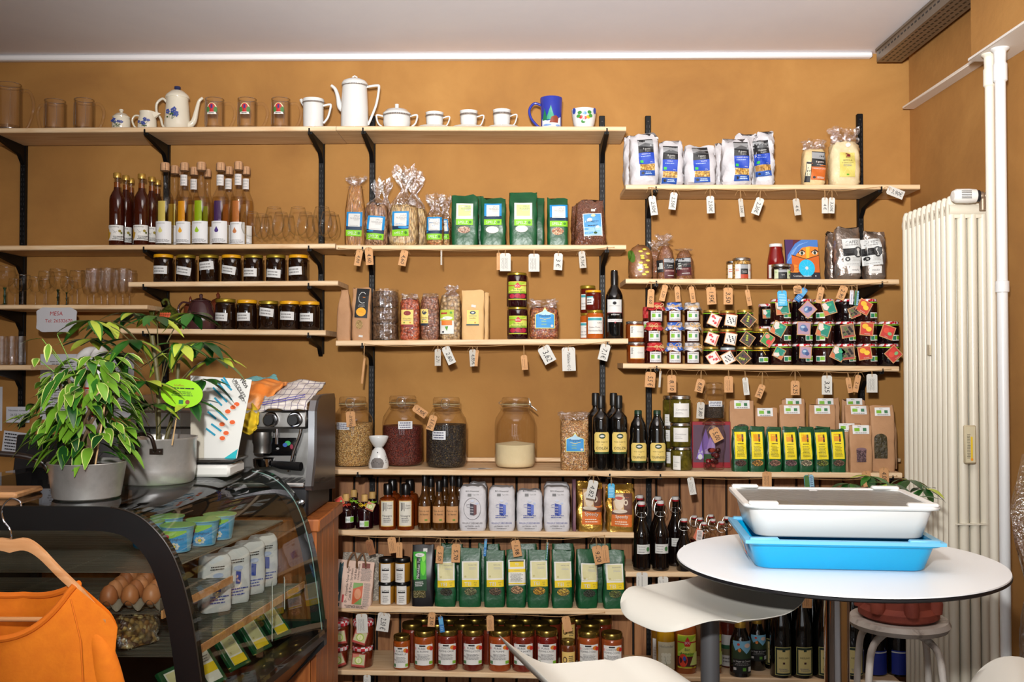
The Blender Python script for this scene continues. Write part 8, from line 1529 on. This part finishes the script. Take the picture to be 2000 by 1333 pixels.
# ================================================================ on top of the case
CZ = 1.2522
ALU = mottled('worn_aluminium', [(.3, (166, 162, 156)), (.5, (194, 191, 186)), (.7, (214, 211, 206))], 7, .32, .15, 14, .68, bd=.01)
SOIL = mottled('soil', [(.4, (44, 28, 18)), (.7, (80, 54, 34))], 60, .95, 1, 80, bd=.01)
px_, py_ = (168 - 1022) / 1900 * 2.47, 2.47
t = thing('potted_ficus', 'bushy variegated ficus planted in an old aluminium saucepan', 'potted plant', (px_, py_, CZ))
lathe_obj(ALU, [(.0001, 0), (.076, 0), (.081, .004), (.094, .088), (.096, .09), (.0945, .092), (.092, .088), (.079, .01), (.0001, .008)], 'saucepan', t, 56); lathe_obj(SOIL, [(.09, .078), (.0001, .086)], 'soil', t)
b = mk(C(40, 28, 22, .35)); b.tube(smooth_path([(-.088, 0, .05), (-.1, -.005, .075), (-.115, -.01, .092), (-.16, -.02, .108), (-.26, -.04, .118)], 4), .0075, 10); b.box(-.094, -.086, -.012, .012, .035, .07); b.build('handle', t)
rr = random.Random(21); fb = MB(); sb = mk(C(96, 76, 50, .7))
for k in range(7): a_ = k * .9; sb.tube(smooth_path([(.012 * math.cos(a_), .012 * math.sin(a_), .07), (.02 * math.cos(a_ + 1), .02 * math.sin(a_ + 1), .15), (.07 * math.cos(a_ * 2), .07 * math.sin(a_ * 2), .26 + .02 * (k % 3))], 4), .004, 7)
sb.tube([(.0, 0, .07), (.005, 0, .13)], .012, 10); sb.build('stems', t)
for k in range(260):
    zc = rr.uniform(.115, .36) ; rm = lerp_prof([(.08, .06), (.14, .1), (.22, .125), (.29, .11), (.36, .06)], zc)[0]; a_ = rr.uniform(0, 2 * PI); q = rm * math.sqrt(rr.uniform(.15, 1.25)) * (1 + .18 * math.sin(3 * a_ + 20 * zc))
    c = Vector((q * math.cos(a_), q * math.sin(a_) * .8, zc)); dd = Vector((math.cos(a_ + rr.uniform(-.8, .8)), math.sin(a_ + rr.uniform(-.8, .8)), rr.uniform(-.9, .25)))
    top = zc > .27; leaf(fb, c, dd, (0, 0, 1), rr.uniform(.04, .06), rr.uniform(.02, .029), rr.choice((LG, LG, MG)) if top else rr.choice((MG, LG, DG, LG)), rr.choice((LG, CRM)) if top else rr.choice((CRM, LG, LG)), rr.uniform(.2, .7), .2, 6, .8)
for px, py in ((82, 662), (112, 655), (95, 672), (72, 700), (62, 812), (70, 835), (130, 700), (225, 690), (250, 690)):
    c = at(px, py, 2.44) - Vector(t.location); leaf(fb, c, (rr.uniform(-1, 1), -.3, rr.uniform(-.4, .3)), (0, 0, 1), .05, .02, LG, CRM, .3, .2, 5)
    sbx = mk(LG); sbx.tube([c, c * .6 + Vector((0, 0, .1))], .0011, 5); sbx.build('twig', t)
fb.build('leaves', t, smooth=60)
mk(C(206, 170, 120, .6)).tube([at(186, 910, 2.42) - Vector(t.location), at(212, 745, 2.42) - Vector(t.location)], .0022, 6).build('support_stick', t)
px_, py_ = (307 - 1022) / 1900 * 2.79, 2.79
t = thing('potted_umbrella_plant', 'variegated umbrella plant growing in a dented aluminium cooking pot', 'potted plant', (px_, py_, CZ))
lathe_obj(ALU, [(.0001, 0), (.094, 0), (.1, .006), (.105, .04), (.106, .12), (.109, .124), (.109, .129), (.105, .129), (.102, .12), (.098, .01), (.0001, .008)], 'cooking_pot', t, 56, wob=lambda a, z: 1 - .03 * max(0, math.cos(a + 1.3)) ** 6 * max(0, 1 - z / .05)); lathe_obj(SOIL, [(.1, .108), (.0001, .118)], 'soil', t)
b = mk(C(40, 28, 22, .3, .3)); b.tube(smooth_path([(-.028, -.104, .098), (-.03, -.112, .11), (-.022, -.118, .138), (.0, -.12, .146), (.024, -.118, .138), (.032, -.112, .11), (.03, -.104, .098)], 4), .0055, 10)
for sx in (-1, 1): b.box(sx * .034 - .018, sx * .034 + .018, -.106, -.1, .088, .104)
b.build('handle', t); b = mk(SILV); [b.lathe([(.003, 0), (.002, .002)], 8, Matrix.Translation((x, -.1065, .096)) @ Matrix.Rotation(PI / 2, 4, 'X')) for x in (-.045, -.028, .028, .045)]; b.build('rivets', t)
rr = random.Random(8); hubs = []
for px, py, Yh in ((178, 626, 2.7), (212, 628, 2.85), (258, 663, 2.7), (305, 618, 2.75), (352, 672, 2.65), (372, 612, 2.9), (228, 690, 2.85), (285, 745, 2.6), (330, 690, 2.9), (395, 668, 2.8), (262, 612, 3.0), (180, 662, 2.8), (395, 742, 2.75), (300, 790, 2.65), (240, 770, 2.9), (372, 782, 2.72), (420, 700, 2.85)):
    p = at(px, py, Yh) - Vector(t.location); hubs.append((p, Vector((p.x * .25, p.y * .25, max(.14, p.z - .09)))))
umbrella_plant(t, [((0, 0, .11), (-.02, 0, .42), .007), ((.02, 0, .11), (.05, .02, .34), .006)], hubs, .088, rr, .3)
T0 = Vector(t.location); b = mk(C(206, 170, 120, .6)); b.tube([at(336, 870, 2.69) - T0, at(348, 795, 2.665) - T0], .002, 6); b.build('tag_stick', t)
p = at(355, 769, 2.66) - T0; b = mk(C(140, 200, 20, .4)); b.prism([(.058 * math.cos(k * PI / 18) * 1, .04 * math.sin(k * PI / 18) - .003 * math.cos(k * PI / 18)) for k in range(36)], 0, .001); o = b.build('plant_label', t); o.location = p
label_on(o, [('t', 'Schefflera', .4, .85, .5, .08, C(150, 40, 20)), ('s', .12, .68, .92, .78, 1, INK), ('s', .2, .4, .8, .62, 3, C(60, 100, 20)), ('r', .42, .08, .54, .24, C(20, 110, 60)), ('e', .66, .17, .06, .09, C(120, 60, 30))], .1, .066, flat_map(.1, -.0002, 0, -.034, -.05), 'print')
# scale with acrylic holder and drawn sheet
sx, sy = at(400, 930, 2.95).x, 2.99
t = thing('kitchen_scale', 'white kitchen scale with a dark plate on the display case', 'scale', (sx, sy, CZ)); mk(C(214, 214, 208, .4)).bbox(-.085, .09, -.09, .07, 0, .035, .008).build('housing', t); mk(C(60, 56, 52, .3, .5)).bbox(-.1, .1, -.08, .08, .042, .05, .003).build('plate', t); mk(SILV).lathe([(.02, .034), (.02, .043)], 16).build('plate_support', t)
YS = 2.97; P = [at(372, 902, YS), at(461, 904, YS), at(492, 742, YS), at(372, 734, YS)]; O = P[0]
t = thing('price_sheet', 'white sheet with blue marker strokes and orange blobs standing on the scale', 'sheet', tuple(O)); b = mk(C(214, 214, 208, .7)); b.prism([(p.x - O.x, p.z - O.z) for p in P], 0, .0015); b.build('sheet', t)
def sc(px, py): p = at(px, py, YS); return (p.x - O.x, p.z - O.z)
its = []
for a_, c_ in (((433, 742), (452, 762)), ((424, 745), (452, 781)), ((417, 758), (443, 785)), ((420, 778), (433, 792)), ((411, 790), (444, 820)), ((407, 805), (422, 818)), ((414, 829), (432, 842)), ((404, 838), (420, 850)), ((438, 738), (449, 756))): its.append(('l', [sc(*a_), sc(*c_)], .006, C(20, 140, 170)))
for c_ in ((463, 790), (456, 796), (446, 804), (455, 825), (435, 829), (443, 846), (436, 856)): x, z = sc(*c_); its.append(('e', x, z, .0105, .0085, C(222, 210, 200))); its.append(('e', x, z, .0085, .0065, C(214, 90, 30)))
its += [('p', [sc(428, 903), sc(460, 904), sc(466, 877)], C(20, 170, 180)), ('l', [sc(460, 738), sc(455, 745), (sc(472, 770)), sc(482, 788)], .0012, INK), ('t', 'Nos', *sc(480, 748), .03, .016, INK, -55), ('t', 'PRODUITS', *sc(470, 760), .06, .012, INK, -60), ('t', 'BIO', *sc(474, 778), .02, .01, INK, -45)]
mb = MB(); printed(mb, its, 1, 1, lambda x, z, l: (x, -l, z)); mb.build('printed_pattern', t, smooth=0)
b = mk(glass('acrylic', edge=.4)); b.box(-.02, .05, -.03, -.027, .0, .15).box(-.02, .05, -.03, .0, 0, .003); b.build('acrylic_holder', t)
# things at the back by the wall
t = thing('cash_register_screen', 'black tilted screen with pale letters behind the saucepan', 'screen', (at(150, 900, 3.3).x - .02, 3.31, 1.0806)); t.rotation_euler = (0, 0, .1)
b = mk(C(16, 16, 18, .25, 0, .5)); M = Matrix.Translation((0, 0, .03)) @ Matrix.Rotation(-.25, 4, 'X') @ Matrix.Shear('XZ', 4, (.25, 0)); b.bbox(-.2, .18, -.012, .012, 0, .24, .004, M); b.build('screen', t); mk(C(20, 20, 22, .4)).bbox(-.2, .2, -.12, .12, 0, .03, .006).build('stand', t)
o = label_on(t, [('t', 'RUBY', .62, .68, .6, .14, C(80, 80, 84)), ('e', .5, .42, .04, .08, C(70, 70, 72))], .36, .22, lambda X, Z, l: tuple(M @ Vector((X - .18, -.0125 - l, Z + .01))), 'screen_letters')
for k, x in enumerate((-1.72, -1.78)):
    o = mk(C(206, 204, 198, .7)).lathe([(.008, -.04), (.03, -.04), (.03, .04), (.008, .04)], 20, Matrix.Rotation(PI / 2, 4, 'Y')).build('receipt_roll'); o.location = (x - .1 - .12 * k, 3.36, 1.111); o.rotation_euler = (0, 0, .7); tag(o, f'white receipt paper roll on the counter, {["nearer", "farther"][k]} from the screen', 'paper roll')
p = at(25, 975, 2.5); b = mk(BEECH); b.bbox(-.14, .06, -.06, .08, 0, .016, .005); o = b.build('cutting_board'); o.location = (p.x - .02, 2.5, CZ); tag(o, 'light wooden cutting board on the display case beside the saucepan', 'cutting board')
def wallsheet(x0, y0, x1, y1, its, label, Y=4.2985, name='paper_sheet', mt=None, tl=0):
    a_, c_ = at(x0, y1, Y), at(x1, y0, Y); w_, h_ = c_.x - a_.x, c_.z - a_.z; o = mk(mt or C(196, 198, 204, .8)).box(0, w_, -.0006, 0, 0, h_).build(name); o.location = (a_.x, Y, a_.z); o.rotation_euler = (0, tl, 0); tag(o, label, 'paper'); label_on(o, its, w_, h_, flat_map(w_, -.0007, w_ / 2, 0), 'print')
wallsheet(78, 692, 158, 820, [('s', .2, .1, .9, .9, 22, GREY)], 'printed white sheet on the wall behind the ficus'); wallsheet(166, 690, 262, 816, [('s', .08, .1, .92, .92, 26, GREY)], 'second printed white sheet on the wall behind the umbrella plant')
wallsheet(12, 795, 58, 826, [('t', 'Nouveau numero', .5, .78, .8, .12, INK), ('t', '26 53 26 70', .5, .5, .7, .14, INK), ('t', '99 26 53', .55, .25, .5, .12, INK)], 'small handwritten note on the wall by the upright', 4.27); wallsheet(2, 841, 54, 890, [('s', .05, .1, .6, .95, 7, INK)], 'larger handwritten list below the small note', 4.27, tl=.12); wallsheet(-20, 756, 5, 842, [], 'blank paper edge at the end of the wall', 4.298)
Y = SH['S7'].Yf - .004; a_ = at(111, 625, Y); pl = []
for k in range(48):
    th = 2 * PI * k / 48; c_, s_ = math.cos(th), math.sin(th); e = .42; x = math.copysign(abs(c_) ** e, c_) * m(41, Y); z = math.copysign(abs(s_) ** e, s_) * m(25, Y); q = 1 - .05 * (1 + math.cos(8 * th)) * .5; pl.append((x * q, z * q))
b = mk(C(186, 186, 190, .6)); b.prism(pl, -.003, 0); o = b.build('name_sign'); o.location = a_; tag(o, 'white scalloped sign with red handwriting hanging from the wine glass shelf', 'sign')
label_on(o, [('t', 'MESA', .5, .76, .32, .17, C(170, 34, 34), 0, .1), ('t', 'Tel: 26532670', .56, .46, .74, .14, C(170, 34, 34), 0, .05)], m(78, Y), m(48, Y), flat_map(m(78, Y), -.0032, 0, -m(24, Y)), 'handwriting')
cx_ = at(190, 700, 3.5).x; t = thing('chef_figurine', 'white chef figurine with a tall bent hat half hidden by leaves', 'figurine', (cx_, 3.505, 1.0806)); WHF = C(214, 214, 212, .3); RD = C(180, 30, 34, .4)
lathe_obj(WHF, [(.06, 0), (.07, .02), (.085, .12), (.075, .24), (.05, .3), (.025, .32), (.022, .34)], 'body', t); lathe_obj(C(206, 160, 128, .5), [(.0001, .33), (.03, .34), (.044, .375), (.04, .41), (.03, .43)], 'head', t)
b = mk(WHF); b.tube(smooth_path([(0, 0, .415), (.0, 0, .46), (.004, 0, .5), (-.004, 0, .53), (-.03, 0, .535), (-.055, 0, .51)], 4), [.043] * 6 + [.04] * 4 + [.045] * 4 + [.035] * 6 + [.02], 18); b.build('hat', t); lathe_obj(RD, [(.0445, .418), (.0445, .424)], 'hat_band', t); b = mk(RD); b.lathe([(.03, .318), (.034, .326), (.03, .334)], 18); b.build('neckerchief', t)
b = mk(WHF); [b.tube(smooth_path([(sx * .06, 0, .27), (sx * .1, -.03, .2), (sx * .05, -.08, .16)], 4), .02, 12) for sx in (-1, 1)]; b.build('sleeves', t)
# ================================================================ sweatshirt on its hanger
HX, HY = -1.055, 2.0
t = thing('clothes_hanger', 'light wooden clothes hanger with a wire hook', 'hanger', (HX, HY, 0))
b = mk(BEECH); HP = [(0, 1.218), (.03, 1.222), (.06, 1.205), (.1, 1.165), (.14, 1.128), (.175, 1.09), (.2, 1.065)]
for sg in (-1, 1):
    sp = smooth_path([(sg * x, 0, z) for x, z in HP], 4); k0 = len(b.v)
    vs = [(p.x, yy, p.z + dz * (1 - .5 * i / len(sp))) for i, p in enumerate(sp) for yy, dz in ((-.006, .013), (.006, .013), (.0075, 0), (.006, -.013), (-.006, -.013), (-.0075, 0))]
    b.add(vs, [(i * 6 + k, i * 6 + (k + 1) % 6, (i + 1) * 6 + (k + 1) % 6, (i + 1) * 6 + k) for i in range(len(sp) - 1) for k in range(6)] + [tuple(range(5, -1, -1)), tuple((len(sp) - 1) * 6 + k for k in range(6))])
b.build('wooden_bow', t); mk(BEECH).tube([(-.17, 0, 1.068), (.17, 0, 1.068)], .005, 10).build('bar', t)
b = mk(CHROME); b.tube(smooth_path([(0, 0, 1.22), (-.002, 0, 1.25), (-.016, 0, 1.27), (-.02, 0, 1.295), (-.004, 0, 1.315), (.016, 0, 1.31), (.02, 0, 1.3)], 5), .0019, 8); b.build('hook', t)
ORS = mottled('orange_jersey', [(.3, (226, 116, 4)), (.7, (238, 130, 10))], 40, .85, .15, 200, bd=.002); ORR = C(222, 112, 6, .85)
t = thing('sweatshirt', 'bright orange sweatshirt hanging on the wooden hanger', 'sweatshirt', (HX, HY, 0))
def ztop(x, front):
    ax = abs(x)
    if ax <= .135: k = ax / .135; return 1.14 - (.098 if front else .036) * (1 - k ** 2.4)
    return 1.14 - .075 * ((ax - .135) / .09) - .03 * max(0, (ax - .2) / .03) ** 2
def shirt(u, v):
    a_ = 2 * PI * u; c_, s_ = math.cos(a_), math.sin(a_); xw = .222 + (.03 * v if v > .1 else 0) - .012 * math.sin(min(1, v * 3) * PI) * .5; X = math.copysign(abs(c_) ** .8, c_) * xw
    f = s_ < 0; zt_1 = ztop(math.copysign(abs(c_) ** .8, c_) * .222, f); z = zt_1 + (.52 - zt_1) * v; dn = .045 * max(0, 1 - abs(X) / .14) if v < .3 else 0
    d_ = (.012 + .05 * min(1, v * 2.2) + dn * (1 - v / .3 if v < .3 else 0)); fold = .007 * math.sin(26 * X + 5 * v) * min(1, v * 3)
    return (X, s_ * d_ * (1.0) + fold * (-1 if f else 1), z)
b = mk(ORS); b.grid(90, 34, shirt, closed_u=True); b.build('body', t, smooth=70)
b = mk(ORR); b.tube([shirt(k / 120, 0) for k in range(120) if abs(shirt(k / 120, 0)[0]) < .137 and math.sin(2 * PI * k / 120) < 0], .007, 8); b.build('neck_band', t); b = mk(ORR); b.tube([shirt(k / 120, 0) for k in range(120) if abs(shirt(k / 120, 0)[0]) < .137 and math.sin(2 * PI * k / 120) > 0], .007, 8); b.build('back_neck_band', t)
for sg in (-1, 1):
    sp = smooth_path([(sg * .175, 0, 1.04), (sg * .192, 0, .99), (sg * .208, 0, .9), (sg * .226, -.003, .76), (sg * .246, -.006, .55)], 6); b = mk(ORS); b.tube(sp, [.016 + .024 * math.sin(min(1, i / 20) * PI / 2) for i in range(len(sp))], 22); b.v = [(x, y * .8, z) for x, y, z in b.v]; b.build('sleeve', t, smooth=70)
    b = mk(ORR); b.tube([(sg * x, y, z) for x, y, z in ((.14, -.034, 1.118), (.168, -.05, 1.04), (.178, -.06, .96), (.186, -.064, .86))], .0016, 6); b.build('raglan_seam', t)
